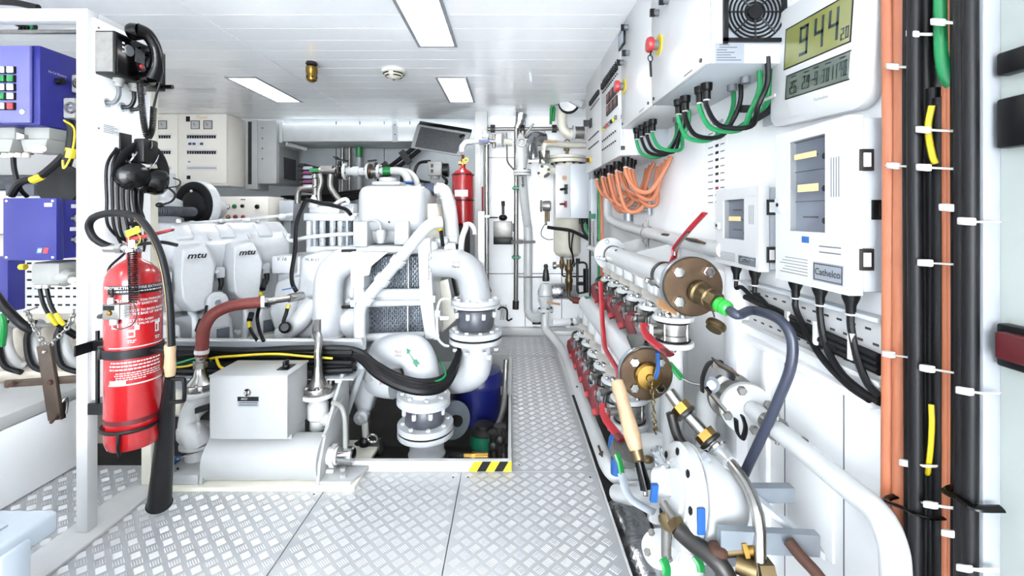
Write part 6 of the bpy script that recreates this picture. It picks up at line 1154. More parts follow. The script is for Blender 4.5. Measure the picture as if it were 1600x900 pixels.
# orange cable cluster below the switch panel
for k in range(13):
    y = 2.22 + .062 * k; px = .57 + .035 * (k % 3); dp = .10 + .03 * (k % 4)
    c = one('orange_cable', g_tube([V(px, y, 1.35), V(px, y - .01, 1.30), V(px + .03, y - .06, 1.385 - dp - .06), V(px + .09, y - .10, 1.36 - dp - .05), V(.725, y - .13, 1.36 - dp + (.06 if k < 7 else -.02)), V(.745, y - .14, 1.40 - dp * .3 if k < 7 else 1.20)], .0105, 8), 'orange_cable', 'orange cable looping below the far breaker board, %s from the camera' % ON[k], 'cable', 'orange cables below the switch panel')
    mk('plug', g_lathe([(.012, -.05), (.012, -.03), (.02, -.02), (.02, .0)], (px, y, 1.384), (0, 0, 1), 12), 'black', c); mk('plug_tie', g_torus((px, y, 1.333), (0, 0, 1), .0115, .0028, 12, 5), 'tie_white', c)
t = thing('perforated_plate', 'small white perforated plate below the orange cables', 'plate', (.74, 2.55, 1.1)); mk('plate', g_box(.742, .748, 2.40, 2.78, 1.10, 1.20), 'cabinet_white', t); mk('plate_lip', g_box(.735, .7485, 2.392, 2.40, 1.095, 1.205), 'cabinet_grey', t)
for r in range(5):
    for k in range(12): mk('hole', g_cyl((.7418, 2.42 + .029 * k + .014 * (r % 2), 1.115 + .018 * r), (.741, 2.42 + .029 * k + .014 * (r % 2), 1.115 + .018 * r), .0055, n=8), 'black', t)
mk('stand_off', g_cyl((.735, 2.8, 1.06), (.735, 2.8, 1.2), .03), 'mesh_grey', t)
# white pipe along the wall with pipe clips
t = thing('wall_pipe', 'white wall pipe bending down from the orange cables and running along the right wall', 'pipe', (.72, 2.3, 1.0))
mk('pipe', g_tube([V(.68, 3.15, 1.38), V(.68, 3.15, 1.18), V(.68, 3.10, 1.08), V(.69, 2.95, 1.045), V(.70, 2.6, 1.02), V(.71, 2.2, 1.0), V(.715, 1.8, .985), V(.715, 1.5, .98)], .028, 16, 6), 'pipe_white', t)
for y in (2.32,): mk('pipe_clip', g_join(g_torus((.707, y, 1.004), (0, 1, 0), .031, .006, 20, 6), g_cyl((.707, y, .93), (.707, y, 1.07), .007), g_cyl((.695, y - .01, 1.045), (.695, y + .01, 1.045), .012, n=6), g_cyl((.695, y - .01, .96), (.695, y + .01, .96), .012, n=6)), 'dull_steel', t)
mk('flow_mark', g_obox((.69, 2.0, 1.01), (0, 1, 0), (1, 0, .6), (-.6, 0, 1), .04, .006, .002), 'bronze', t); mk('name_tag', g_obox((.685, 1.66, 1.0), (0, 1, 0), (1, 0, -.4), (.4, 0, 1), .07, .03, .003), 'bronze', t)
for y_, l_ in ((2.0, 'near'), (2.45, 'far')): one('pipe_bracket', g_prism([(.56, y_, .93), (.755, y_, .98), (.755, y_, .80), (.64, y_, .84)], (0, .008, 0)), 'white_paint', '%s white gusset bracket carrying the upper valve manifold' % l_, 'bracket')
# ================================================================ CONTROLLER BOXES AND CLOCK
def controller(XF, y0, y1, z0, z1, lab, big):
    t = thing('controller_box', lab, 'controller', ((XF + WX) / 2, (y0 + y1) / 2, z0), 'pale controller boxes on the right wall')
    mk('housing', rwbox(XF + .034, y0 + .004, y1 - .004, z0 + .006, z1 - .004), 'cabinet_grey', t, bevel=.004)
    L, H = y1 - y0, z1 - z0
    wy0, wy1 = (y0 + L * .27, y0 + L * .79) if big else (y0 + L * .30, y0 + L * .80)
    wz0, wz1 = (z0 + H * .34, z1 - H * .07) if big else (z0 + H * .35, z1 - H * .14)
    door = mk('door', g_join(g_box(XF, XF + .03, y0, wy0, z0, z1), g_box(XF, XF + .03, wy1, y1, z0, z1), g_box(XF, XF + .03, wy0, wy1, z0, wz0), g_box(XF, XF + .03, wy0, wy1, wz1, z1)), 'cabinet_white', t)
    mk('inner_panel', g_box(XF + .020, XF + .024, wy0, wy1, wz0, wz1), 'inner_panel', t); mk('window', g_box(XF + .004, XF + .006, wy0, wy1, wz0, wz1), 'smoked_window', t)
    for k in range(3 if big else 2):
        z = wz0 + (wz1 - wz0) * (k + .5) / (3 if big else 2); n = (3 if big else 2)
        mk('panel_divider', g_box(XF + .017, XF + .020, wy0, wy1, z + (wz1 - wz0) / n / 2 - .002, z + (wz1 - wz0) / n / 2), 'print_grey', t); mk('panel_knob', g_cyl((XF + .02, wy0 + .02, z - .01), (XF + .012, wy0 + .02, z - .01), .007), 'black', t); mk('panel_text', g_box(XF + .0185, XF + .020, wy0 + .05, wy0 + .05 + (wy1 - wy0) * .4, z - .004, z), 'print_grey', t)
    mk('amber_label', g_box(XF + .0025, XF + .0038, wy0 + (wy1 - wy0) * .2, wy0 + (wy1 - wy0) * .75, wz0 + (wz1 - wz0) * (.43 if big else .46), wz0 + (wz1 - wz0) * (.51 if big else .57)), 'amber_tape', t)
    if big:
        mk('amber_label', g_box(XF + .0025, XF + .0038, wy0 + (wy1 - wy0) * .25, wy0 + (wy1 - wy0) * .85, wz0 + (wz1 - wz0) * .79, wz0 + (wz1 - wz0) * .85), 'amber_tape', t); mk('blue_label', g_box(XF - .0006, XF, y0 + L * .48, y0 + L * .58, z0 + H * .27, z0 + H * .31), 'print_blue', t)
    lk = mk('lock', g_box(XF - .006, XF + .002, y1 - L * .12, y1 - .004, z0 + H * .46, z0 + H * .56), 'cabinet_grey', t, bevel=.002); mk('lock_key', g_cyl((XF - .006, y1 - L * .07, z0 + H * .515), (XF - .007, y1 - L * .07, z0 + H * .515), .005), 'black', lk)
    ny0, ny1 = (y0 + L * .05, y0 + L * .42); nz0, nz1 = z0 + H * .045, z0 + H * .16
    n_ = mk('nameplate', g_box(XF - .0008, XF, ny0, ny1, nz0, nz1), 'nameplate', t); mk('plate_border', g_join(*[g_box(XF - .0013, XF - .0008, a, b, c, e) for a, b, c, e in ((ny0 + .003, ny1 - .003, nz0 + .003, nz0 + .0045), (ny0 + .003, ny1 - .003, nz1 - .0045, nz1 - .003), (ny0 + .003, ny0 + .0045, nz0 + .003, nz1 - .003), (ny1 - .0045, ny1 - .003, nz0 + .003, nz1 - .003))]), 'print_black', n_)
    mk('lettering', g_text('Cathelco', (ny1 - ny0) * .235, (XF - .0013, (ny0 + ny1) / 2, (nz0 + nz1) / 2), ext=.0005, **RW), 'print_black', n_)
    for k in range(6): mk('print_line', g_box(XF - .0006, XF, y0 + L * .5, y1 - .02 - .01 * (k % 3), z0 + H * (.06 + .02 * k), z0 + H * (.06 + .02 * k) + .0014), 'print_grey', t)
    if big:
        for k in range(2): mk('print_line', g_box(XF - .0006, XF, y0 + .02, y0 + .085, z0 + H * (.22 + .035 * k), z0 + H * (.22 + .035 * k) + .0025), 'print_grey', t)
    for k in range(4): mk('side_print', g_box(XF - .0006, XF, y0 + L * (.10 + .03 * k), y0 + L * (.10 + .03 * k) + .0014, z0 + H * .55, z0 + H * .78), 'print_grey', t)
    for z in (z0 + H * .2, z0 + H * .75): hg = mk('hinge', g_box(XF + .022, XF + .05, y0 - .004, y0 + .004, z - .022, z + .022), 'dark_steel', t, bevel=.001); mk('hinge_pin', g_box(XF + .028, XF + .042, y0 - .006, y0 - .003, z - .014, z + .014), 'button_white', hg)
    mk('side_socket', g_box(XF + .05, XF + .085, y0 - .002, y0 + .006, z0 + H * .42, z0 + H * .53), 'black', t, bevel=.001); mk('socket_core', g_box(XF + .06, XF + .075, y0 - .003, y0 - .001, z0 + H * .44, z0 + H * .51), 'dark_steel', t)
    return t
BX = .684
cbig = controller(BX, .908, 1.157, .935, 1.302, 'large pale controller box with a window, three plugs below, beside the orange cables', True)
csml = controller(.70, 1.265, 1.53, .937, 1.181, 'small pale controller box with a window, left of the large one', False)
def plugcable(x, y, z, pts, lab, r=.0075):
    c = one('controller_cable', g_tube([V(x, y, z - .045), V(x, y, z - .075)] + [V(*p) for p in pts], r, 8, 6), 'cable_black', lab, 'cable')
    mk('plug', g_lathe([(.009, -.055), (.010, -.035), (.016, -.02), (.019, 0)], (x, y, z + .004), (0, 0, 1), 14), 'black', c); mk('plug_tie', g_torus((x, y, z - .05), (0, 0, 1), .0095, .0022, 12, 5), 'tie_white', c)
plugcable(.725, 1.14, .937, [(.725, 1.11, .825), (.72, 1.04, .77), (.722, .96, .735), (.725, .905, .725)], 'leftmost plug cable under the large controller box')
plugcable(.725, 1.05, .937, [(.724, 1.03, .80), (.722, .98, .755), (.724, .92, .735), (.726, .88, .73)], 'middle plug cable under the large controller box')
plugcable(.725, .955, .937, [(.724, .94, .81), (.723, .91, .76), (.726, .88, .74)], 'rightmost plug cable under the large controller box')
plugcable(.725, 1.44, .939, [(.728, 1.41, .87), (.728, 1.33, .845), (.728, 1.22, .84), (.728, 1.1, .825)], 'left plug cable under the small controller box', .0065); plugcable(.725, 1.33, .939, [(.726, 1.30, .855), (.726, 1.22, .825), (.727, 1.1, .81), (.727, 1.0, .80)], 'right plug cable under the small controller box', .007)
# perforated tray with trunk cables
t = thing('perforated_tray', 'white perforated cable tray on the right wall under the controller boxes', 'cable tray', (.745, 1.15, .77)); mk('plate', g_box(.744, .748, .89, 1.40, .765, .885), 'cabinet_white', t); mk('top_rail', g_box(.728, .76, .89, 1.42, .883, .893), 'cabinet_grey', t, bevel=.002); mk('bottom_rail', g_box(.732, .76, .89, 1.42, .755, .766), 'cabinet_white', t, bevel=.002)
for r in range(4):
    for k in range(12): mk('slot', g_box(.7432, .7445, .905 + .041 * k + .02 * (r % 2), .92 + .041 * k + .02 * (r % 2), .776 + .028 * r, .781 + .028 * r), 'seam_dark', t)
for k in range(3): one('trunk_cable', g_tube([V(.733, 1.40 - .1 * k, .842 - .012 * k), V(.732, 1.2, .828 - .014 * k), V(.732, 1.05, .822 - .014 * k), V(.733, .89, .815 - .014 * k)], .0085, 8), 'cable_black', 'black cable lying along the perforated tray under the controllers, %s from above' % ON[k], 'cable', 'cables along the perforated tray')
for k, y in enumerate((1.17, 1.06, .95)): one('cable_tie', g_obox((.722, y, .82), (1, 0, 0), (0, 1, 0), (0, 0, 1), .004, .006, .028), 'tie_white', 'white tie on the black cables along the perforated tray, %s from the left' % ON[k], 'cable tie', 'ties on the perforated tray')
# clock
t = thing('wall_clock', 'white digital wall clock with a green display above the large controller', 'clock', (.755, 1.07, 1.34))
ca = math.radians(3.5); cr_, cu_ = V(0, -math.cos(ca), -math.sin(ca)), V(0, -math.sin(ca) * 1.5, math.cos(ca)).normalized(); cc = V(.742, 1.075, 1.485)
def ck(x, z, o=0): return cc + cr_ * x + cu_ * z + V(-.012 - o, 0, 0)
def crect(x0, x1, z0, z1, o, th=.001): return g_prism([ck(x0, z0, o), ck(x1, z0, o), ck(x1, z1, o), ck(x0, z1, o)], (-th, 0, 0))
ow, oh, rr = .178, .155, .045; oc = []
for qx, qz, a0 in ((ow - rr, oh - rr, 0), (-ow + rr, oh - rr, PI / 2), (-ow + rr, -oh + rr, PI), (ow - rr, -oh + rr, 1.5 * PI)):
    for k in range(6): a = a0 + PI / 2 * k / 5; oc.append(ck(qx + rr * math.cos(a), qz + rr * math.sin(a)))
mk('case', g_prism(oc, (.026, 0, 0)), 'cabinet_white', t, bevel=.004)
mk('time_display', crect(-.118, .112, -.005, .095, 0), 'lcd_green', t); mk('date_display', crect(-.105, .115, -.085, -.028, 0), 'lcd_grey', t)
for a in ((-.121, .115, -.008, -.005), (-.121, .115, .095, .098), (-.121, -.118, -.008, .098), (.112, .115, -.008, .098), (-.108, .118, -.088, -.085), (-.108, .118, -.028, -.025), (-.108, -.105, -.088, -.025)): mk('display_rim', crect(*a, 0, .0014), 'print_black', t)
SEG = {'0': 'abcdef', '1': 'bc', '2': 'abged', '3': 'abgcd', '4': 'fgbc', '5': 'afgcd', '6': 'afgedc', '8': 'abcdefg', '9': 'abcdfg', '-': 'g'}
def digit(ch, x, z, w_, h_, th, m):
    S7 = dict(a=(0, w_, h_ - th, h_), d=(0, w_, 0, th), g=(0, w_, h_ / 2 - th / 2, h_ / 2 + th / 2), f=(0, th, h_ / 2, h_), b=(w_ - th, w_, h_ / 2, h_), e=(0, th, 0, h_ / 2), c=(w_ - th, w_, 0, h_ / 2))
    mk('digit', g_join(*[crect(x + a, x + b, z + c, z + e, .0011, .0005) for a, b, c, e in (S7[s_] for s_ in SEG[ch])]), m, t)
for ch, x in (('9', -.06), ('4', -.005), ('4', .043)): digit(ch, x, .01, .032, .072, .0075, 'lcd_digit')
for ch, x in (('2', .084), ('0', .098)): digit(ch, x, .004, .0095, .026, .003, 'lcd_digit')
for k, ch in enumerate('26'): digit(ch, -.09 + .016 * k, -.078, .011, .032, .003, 'lcd_faint')
for x, ch in ((-.04, '2'), (-.024, '9'), (-.008, '-'), (.006, '9'), (.03, '3'), (.045, '0')): digit(ch, x, -.076, .010, .032, .003, 'lcd_faint')
for x, ch in ((.062, '1'), (.074, '1')): digit(ch, x, -.076, .006, .032, .003, 'lcd_faint')
for x, ch in ((.086, '4'), (.099, '8')): digit(ch, x, -.076, .010, .034, .0035, 'lcd_digit')
for x in (-.085, -.035, .0, .04, .085): mk('caption', crect(x, x + .018, -.036, -.033, .0011, .0004), 'print_black', t)
mk('lettering', g_text('Technoline', .011, ck(.03, -.11, .0006), cr_, cu_, ext=0), 'print_grey', t)
# ================================================================ VALVE MANIFOLDS
XU, ZU, YU0, YU1 = .525, .892, 1.33, 2.36
t = thing('upper_manifold', 'upper white valve manifold pipe with six branches on the right', 'manifold', (XU, 1.8, .75))
mk('header', g_cyl((XU, YU0, ZU), (XU, YU1, ZU), .044, n=28), 'pipe_white', t)
fe = flange(t, (XU, YU1 + .01, ZU), (0, -1, 0), .085, .02, 4, 'pipe_white', .012, 'mesh_grey', both=False)
for y in (1.52, 2.30): 
    cl = mk('pipe_clamp', g_lathe([(.045, -.012), (.048, -.012), (.048, .012), (.045, .012)], (XU, y, ZU), (0, 1, 0), 28, cap=False), 'dark_steel', t); mk('clamp_bolt', g_join(g_cyl((XU - .052, y - .02, ZU - .02), (XU - .052, y + .02, ZU - .02), .007), g_hex((XU - .052, y - .03, ZU - .02), (XU - .052, y - .018, ZU - .02), .011), g_hex((XU - .052, y + .018, ZU - .02), (XU - .052, y + .03, ZU - .02), .011)), 'steel', cl)
yv = [1.45 + .168 * k for k in range(6)]
for y in yv: mk('branch', g_cyl((XU, y, .765), (XU, y, ZU - .02), .031, n=18), 'pipe_white', t)
for y in yv: mk('lower_branch', g_cyl((XU, y, .0), (XU, y, .685), .031, n=18), 'pipe_white', t)
mk('flow_mark', g_box(XU - .03, XU - .01, 2.12, 2.135, ZU + .035, ZU + .04), 'black', t)
# front flange with hose connector
ff = flange(t, (XU, 1.315, ZU), (0, -1, 0), .086, .024, 0, 'mesh_grey'); mk('blank_disc', g_lathe([(.084, 0), (.086, .003), (.086, .012), (.083, .015), (.03, .016)], (XU, 1.302, ZU), (0, -1, 0), 40), 'bronze', ff); bolts(ff, (XU, 1.287, ZU), (0, -1, 0), .06, 4, .0165, .012, 'chrome', ph=.8)
cn = mk('hose_connector', g_join(g_lathe([(.034, 0), (.034, .012), (.028, .016), (.03, .05), (.026, .055)], (XU + .01, 1.285, ZU - .012), (.35, -1, -.25), 22), g_hex((XU + .026, 1.235, ZU - .026), (XU + .034, 1.21, ZU - .032), .028)), 'old_brass', t)
def dirp(o, s): return V(XU + .034, 1.21, ZU - .033) + V(.35, -1, -.25).normalized() * s
mk('green_coupling', g_lathe([(.017, 0), (.021, .003), (.021, .014), (.017, .016), (.017, .02), (.021, .022), (.019, .036), (.012, .042)], dirp(0, .0), (.35, -1, -.25), 16), 'green_bright', t)
cp = mk('cap_chain', g_tube([V(XU + .05, 1.28, ZU - .06), V(XU + .055, 1.275, ZU - .085)], .0022, 6, 1), 'dark_steel', t); mk('brass_cap', g_lathe([(.026, 0), (.028, .004), (.028, .012), (.022, .016), (.022, .024)], V(XU + .06, 1.27, ZU - .10), (-.5, -.3, -.6), 20), 'old_brass', cp)
# lever of the header valve
lv = mk('red_lever', g_tube([face(1038, 430, .49), face(1052, 405, .50), face(1056, 386, .505), face(1078, 358, .515), face(1101, 333, .53)], .011, 8, 4, flat=.35), 'red_handle', t); mk('lever_plate', g_tube([face(1053, 400, .498), face(1056, 387, .503), face(1076, 361, .512)], .0085, 8, 3, flat=.5), 'steel', lv); mk('lever_bolt', g_hex(face(1046, 419, .48), face(1046, 419, .47), .011), 'steel', lv)
def valve(x, y, zt, zb, R, lab, grp, tagm='tag_silver', long=False, hm='red_handle', tagz=.03):
    t = thing('butterfly_valve', lab, 'valve', (x, y, zb), grp); zm = (zt + zb) / 2; h = zt - zb
    for z, s in ((zt, 1), (zb, -1)):
        f = mk('flange', g_lathe([(R * .97, -.008), (R, -.006), (R, .006), (R * .97, .008)], (x, y, z), (0, 0, 1), 28), 'pipe_white', t); bolts(f, (x, y, z + s * .008), (0, 0, s), R * .76, 4, .008, .009, 'steel')
    b = mk('wafer_body', g_lathe([(R * .80, -h / 2 + .009), (R * .80, -.012), (R * .70, -.01), (R * .70, .01), (R * .80, .012), (R * .80, h / 2 - .009)], (x, y, zm), n=24), 'dull_steel', t); mk('seat_ring', g_join(g_torus((x, y, zb + .012), (0, 0, 1), R * .8, .004, 24, 6), g_torus((x, y, zt - .012), (0, 0, 1), R * .8, .004, 24, 6)), 'black_rubber', b)
    for k in range(4):
        a = k * PI / 2 + .7; mk('tie_bolt', g_cyl((x + R * .76 * math.cos(a), y + R * .76 * math.sin(a), zb), (x + R * .76 * math.cos(a), y + R * .76 * math.sin(a), zt), .005, n=8), 'steel', b)
    nk = mk('stem_neck', g_cyl((x - R * .6, y - .01, zm), (x - R - .03, y - .02, zm), .014), 'dull_steel', t); mk('stem_plate', g_obox((x - R - .018, y - .018, zm), (1, 0, 0), (0, 1, 0), (0, 0, 1), .006, .022, .022), 'chrome', nk)
    p0 = V(x - R - .028, y - .02, zm)
    if long: pts = [p0 + V(.0, .02, .02), p0 + V(-.005, -.01, .0), p0 + V(.0, -.035, -.015), p0 + V(.03, -.13, -.035)]
    else: pts = [p0 + V(.01, .02, .022), p0 + V(-.012, .0, .012), p0 + V(-.016, -.008, -.01), p0 + V(-.004, -.055, -.06)]
    h_ = mk('handle', g_tube(pts, .0165 if not long else .015, 8, 1, flat=.3), hm, t, ang=20); mk('handle_grip', g_tube([pts[-2] * .3 + pts[-1] * .7, pts[-1]], .0175 if not long else .016, 8, 1, flat=.38), 'red_handle' if hm != 'red_handle' else 'dark_red', h_)
    tg = mk('name_tag', g_obox((x - .035, y - .045, zt + tagz + .012), (1, -.25, -.45), (.2, .75, .65), (.35, -.65, .65), .03, .016, .002), tagm, t); mk('tag_bracket', g_join(g_cyl((x - .03, y - .04, zt + .006), (x - .034, y - .043, zt + tagz + .01), .006), g_sphere((x - .03, y - .04, zt + .014), .013, 10, 6)), 'chrome', tg)
    mk('strap', g_tube([(x - R * .9, y + .02, zt + .01), (x - R - .02, y + .01, zt - .005), (x - R - .022, y, zb + .01)], .006, 6, 4), 'black', t)
    return t
ordn = ['nearest', 'second', 'third', 'fourth', 'fifth', 'farthest']
for k, y in enumerate(yv):
    valve(XU, y, .768, .685, .064, '%s red-handled butterfly valve under the upper manifold%s' % (ordn[k], ' from the camera' if 0 < k < 5 else ''), 'upper row of butterfly valves', 'orange_tag' if k == 0 else 'tag_silver', k == 0, 'red_handle' if k == 0 else 'dark_red')
XL, ZL = .425, .60
t = thing('lower_manifold', 'lower white valve manifold pipe beside the walkway with a bronze end flange', 'manifold', (XL, 1.9, .4))
mk('header', g_join(g_cyl((XL, 1.42, ZL), (XL, 2.5, ZL), .046, n=28), g_sphere((XL, 2.5, ZL), .046, 20, 10)), 'pipe_white', t)
ylo = [1.60 + .168 * k for k in range(6)]
for y in ylo: mk('branch', g_cyl((XL, y, .445), (XL, y, ZL - .02), .033, n=18), 'pipe_white', t); mk('lower_branch', g_tube([(XL, y, .355), (XL, y, .29), (XL + .04, y, .235), (XL + .12, y, .22), (XL + .28, y, .22)], .033, 18, 5), 'pipe_white', t)
mk('green_mark', g_box(XL - .02, XL + .01, 2.42, 2.47, ZL + .044, ZL + .048), 'arrow_green', t)
f0 = flange(t, (XL, 1.425, ZL), (0, -1, 0), .083, .022, 0, 'mesh_grey'); mk('clamp_hood', g_obox((XL - .01, 1.45, ZL + .085), (1, 0, 0), (0, 1, .3), (0, 0, 1), .03, .04, .006), 'steel', f0); mk('blank_disc', g_lathe([(.08, 0), (.082, .003), (.082, .012), (.079, .015), (.03, .016)], (XL, 1.413, ZL), (0, -1, 0), 40), 'bronze', f0); bolts(f0, (XL, 1.398, ZL), (0, -1, 0), .056, 4, .0155, .012, 'chrome', ph=.78)
mk('brass_cap', g_lathe([(.042, 0), (.042, .02), (.036, .026), (.012, .028), (.010, .034)], (XL, 1.398, ZL), (0, -1, 0), 28), 'brass', t)
chain([V(XL, 1.362, ZL - .005), V(XL + .005, 1.355, ZL - .06), V(XL + .008, 1.35, ZL - .12), V(XL + .012, 1.35, ZL - .16)], '', .0022, .018, 'old_brass', t)
mk('red_lever', g_tube([P(938, 440, 2.0), P(940, 480, 1.9), P(944, 535, 1.75), P(950, 553, 1.68), P(965, 578, 1.58), P(967, 590, 1.56)], .0095, 8, 5, flat=.4), 'red_handle', t)
for k, y in enumerate(ylo):
    valve(XL, y, .448, .358, .066, '%s red-handled butterfly valve under the lower manifold%s' % (ordn[k], ' from the camera' if 0 < k < 5 else ''), 'lower row of butterfly valves', 'tag_silver', k == 0, 'dark_red' if k else 'red_handle', .035)
one('blue_lever', g_tube([P(1027, 550, 1.345), P(1028, 575, 1.35), P(1024, 590, 1.36)], .0105, 8, 3, flat=.5), 'blue', 'blue plastic-coated lever in front of the lower bronze flange', 'lever')
t = thing('green_lever', 'green-tipped steel lever pointing right from the lower bronze flange', 'lever', P(1055, 582, 1.4)); mk('grip', g_tube([P(1046, 568, 1.42), P(1056, 580, 1.4), P(1066, 592, 1.38)], .013, 8, 2, flat=.5), 'green', t); mk('arm', g_tube([P(1064, 590, 1.385), P(1080, 598, 1.37), P(1105, 603, 1.34)], .008, 8, 3, flat=.5), 'steel', t)
# grey hose from the green coupling
one('wash_hose', g_tube([dirp(0, .035), dirp(0, .07), face(1175, 485, .66), face(1208, 494, .67), face(1228, 510, .675), face(1238, 535, .68), face(1235, 575, .675), face(1218, 620, .665), face(1196, 670, .655), face(1170, 725, .64), face(1150, 770, .62)], .0125, 14, 8), 'navy_hose', 'dark grey-blue wash hose curving down from the green coupling', 'hose')
# lower right: flanged valve on the wall pipe
t = thing('wall_handrail_pipe', 'long white pipe running forward along the lower right wall', 'pipe', (.684, 1.0, .54)); hp_ = .684
mk('pipe', g_tube([V(hp_, 1.27, .548), V(hp_, 1.1, .547), V(hp_, .9, .546), V(hp_, .84, .545), V(hp_ - .005, .80, .52), V(hp_ - .005, .79, .45), V(hp_ - .005, .79, .2)], .0235, 18, 5), 'pipe_white', t)
mk('sleeve', g_cyl((hp_, 1.195, .548), (hp_, 1.165, .548), .026, n=20), 'steel', t); mk('clip', g_join(g_torus((hp_, 1.15, .548), (0, 1, 0), .027, .004, 20, 6), g_box(hp_, .758, 1.14, 1.16, .515, .525), g_cyl((hp_ + .0, 1.15, .51), (hp_, 1.15, .59), .005)), 'dull_steel', t)
f = flange(t, (hp_ - .01, 1.285, .545), (-.1, -1, 0), .072, .022, 4, 'pipe_white', .013, 'dull_steel', both=False)
t = thing('wall_valve', 'white flanged valve with two brown tags on the lower right wall', 'valve', (.67, 1.33, .5))
mk('body', g_lathe([(.05, 0), (.055, .02), (.055, .05), (.07, .055), (.07, .07)], (.67, 1.30, .548), (0, 1, 0), 26), 'dull_steel', t); mk('rear_pipe', g_tube([(.67, 1.36, .548), (.66, 1.42, .545), (.64, 1.46, .50), (.635, 1.46, .40), (.62, 1.45, .2)], .032, 16, 5), 'pipe_white', t)
mk('name_tag', g_obox(P(1133, 573, 1.22), (1, .1, -.55), (0, 1, .2), (.5, 0, 1), .035, .018, .002), 'bronze', t); mk('name_tag', g_obox(P(1117, 625, 1.22), (.7, .1, -.8), (0, 1, .2), (.5, 0, 1), .035, .018, .002), 'bronze', t); mk('tag_frame', g_join(g_obox(P(1131, 580, 1.225), (1, .1, -.5), (0, 1, .2), (.5, 0, 1), .028, .016, .008), g_obox(P(1118, 622, 1.23), (.7, .1, -.8), (0, 1, .2), (.5, 0, 1), .033, .02, .006)), 'chrome', t)
mk('strap', g_tube([P(1128, 565, 1.25), P(1108, 568, 1.25), P(1098, 590, 1.25), P(1097, 612, 1.25)], .012, 8, 5, flat=.3), 'black_rubber', t); mk('strap', g_tube([P(1150, 655, 1.2), P(1152, 675, 1.2), P(1160, 685, 1.2), P(1165, 668, 1.2), P(1160, 650, 1.2)], .012, 8, 5, flat=.3), 'black_rubber', t); mk('hand_knob', g_lathe([(.02, 0), (.022, .012), (.012, .02)], P(1112, 600, 1.25), (-.5, -1, .2), 14), 'mesh_grey', t)
# flexible steel hose with brass nuts
t = thing('steel_flex_hose', 'stainless steel pipe with brass nuts curving down to the lower right', 'pipe', P(1187, 900, .95))
mk('upper_pipe', g_tube([P(1046, 612, 1.30), P(1064, 636, 1.27), P(1096, 672, 1.22), P(1108, 686, 1.20)], .0165, 16, 4), 'steel', t)
mk('lower_pipe', g_tube([P(1108, 686, 1.20), P(1128, 708, 1.16), P(1150, 734, 1.10), P(1170, 765, 1.05), P(1183, 800, 1.01), P(1187, 840, .99), P(1187, 900, .97), P(1187, 1000, .97)], .0135, 16, 6), 'steel', t)
for (u, v, dd, r) in ((1066, 639, 1.262, .026), (1104, 682, 1.205, .028)):
    a = P(u - 6, v - 7, dd + .008); b = P(u + 6, v + 7, dd - .008); mk('brass_nut', g_hex(a, b, r), 'brass', t); mk('collar', g_torus(b, b - a, r * .95, .006, 22, 8), 'dark_steel', t)
mk('hose_sleeve', g_tube([P(1117, 696, 1.18), P(1132, 714, 1.15), P(1143, 727, 1.12)], .021, 14, 3), 'clear_plastic', t); mk('hose_clip', g_torus(P(1122, 702, 1.17), P(1132, 714, 1.15) - P(1117, 696, 1.18), .023, .006, 18, 6), 'chrome', t); mk('yoke', g_tube([P(1048, 645, 1.27), P(1058, 680, 1.26), P(1072, 700, 1.24), P(1092, 712, 1.2), P(1105, 712, 1.18)], .014, 10, 5), 'dark_steel', t)
# wooden-handled lever
t = thing('wooden_lever', 'lever with a turned pale wooden handle and black steel shaft beside the walkway', 'lever', P(1008, 760, 1.25)); a, b = P(963, 592, 1.36), P(994, 703, 1.27)
L = (b - a).length; mk('handle', g_lathe([(.006, 0), (.018, .006), (.021, .03), (.019, .07), (.021, L * .5), (.024, L * .8), (.02, L * .95), (.018, L)], a, b - a, 20), 'wood', t); mk('ferrule', g_lathe([(.018, 0), (.016, .025), (.011, .03)], b, b - a, 16), 'old_brass', t); mk('shaft', g_tube([b, P(1002, 735, 1.25), P(1010, 765, 1.23)], lambda q: .011 + .006 * q, 12, 4), 'black_gloss', t); mk('pin', g_cyl(P(1008, 765, 1.23), P(1009, 775, 1.22), .007), 'chrome', t)
# big round strainer
t = thing('strainer', 'large round white strainer housing with a bolted cover at the lower right', 'strainer', P(1075, 840, 1.12)); ax = V(-.985, .0, .17).normalized(); c = P(1061, 772, 1.15)
mk('cover', g_lathe([(.118, -.02), (.122, -.016), (.122, .006), (.112, .012), (.06, .014), (.056, .02), (.001, .02)], c, ax, 40), 'pipe_white', t); mk('cover_rib', g_torus(c + ax * .013, ax, .08, .004, 32, 6), 'pipe_white', t); bolts(t, c + ax * .012, ax, .1, 8, .0095, .004, 'black', ph=.2); mk('housing', g_lathe([(.125, -.022), (.115, -.05), (.095, -.12), (.06, -.15)], c, ax, 36), 'pipe_white', t); mk('blue_strip', g_obox(c + V(.004, -.124, .015), (.0, 0, 1), (1, 0, 0), (0, 1, 0), .030, .009, .003), 'blue', t)
mk('inlet', g_tube([c - ax * .08 + V(0, 0, -.08), c + V(.03, .04, -.18), c + V(.04, .06, -.3)], .05, 18, 4), 'pipe_white', t); flange(t, c + V(-.04, .02, -.155), (.3, .3, -1), .048, .02, 4, 'pipe_white', .009, 'dull_steel'); mk('lug', g_obox(P(1110, 785, 1.1), (1, 0, -.3), (0, 1, 0), (0, 0, 1), .03, .012, .035), 'pipe_white', t, bevel=.006); mk('lug_bolt', g_hex(P(1112, 790, 1.085), P(1112, 790, 1.06), .016), 'bronze', t); mk('side_neck', g_cyl(P(1032, 752, 1.19), P(1046, 750, 1.17), .036), 'pipe_white', t); mk('blue_clip', g_obox(P(1022, 770, 1.15), (.1, 0, 1), (1, 0, 0), (0, 1, 0), .022, .008, .006), 'blue', t)
mk('lever_arm', g_obox(P(1090, 722, 1.12), (1, 0, .6), (0, 1, 0), (-.6, 0, 1), .03, .012, .006), 'mesh_grey', t)
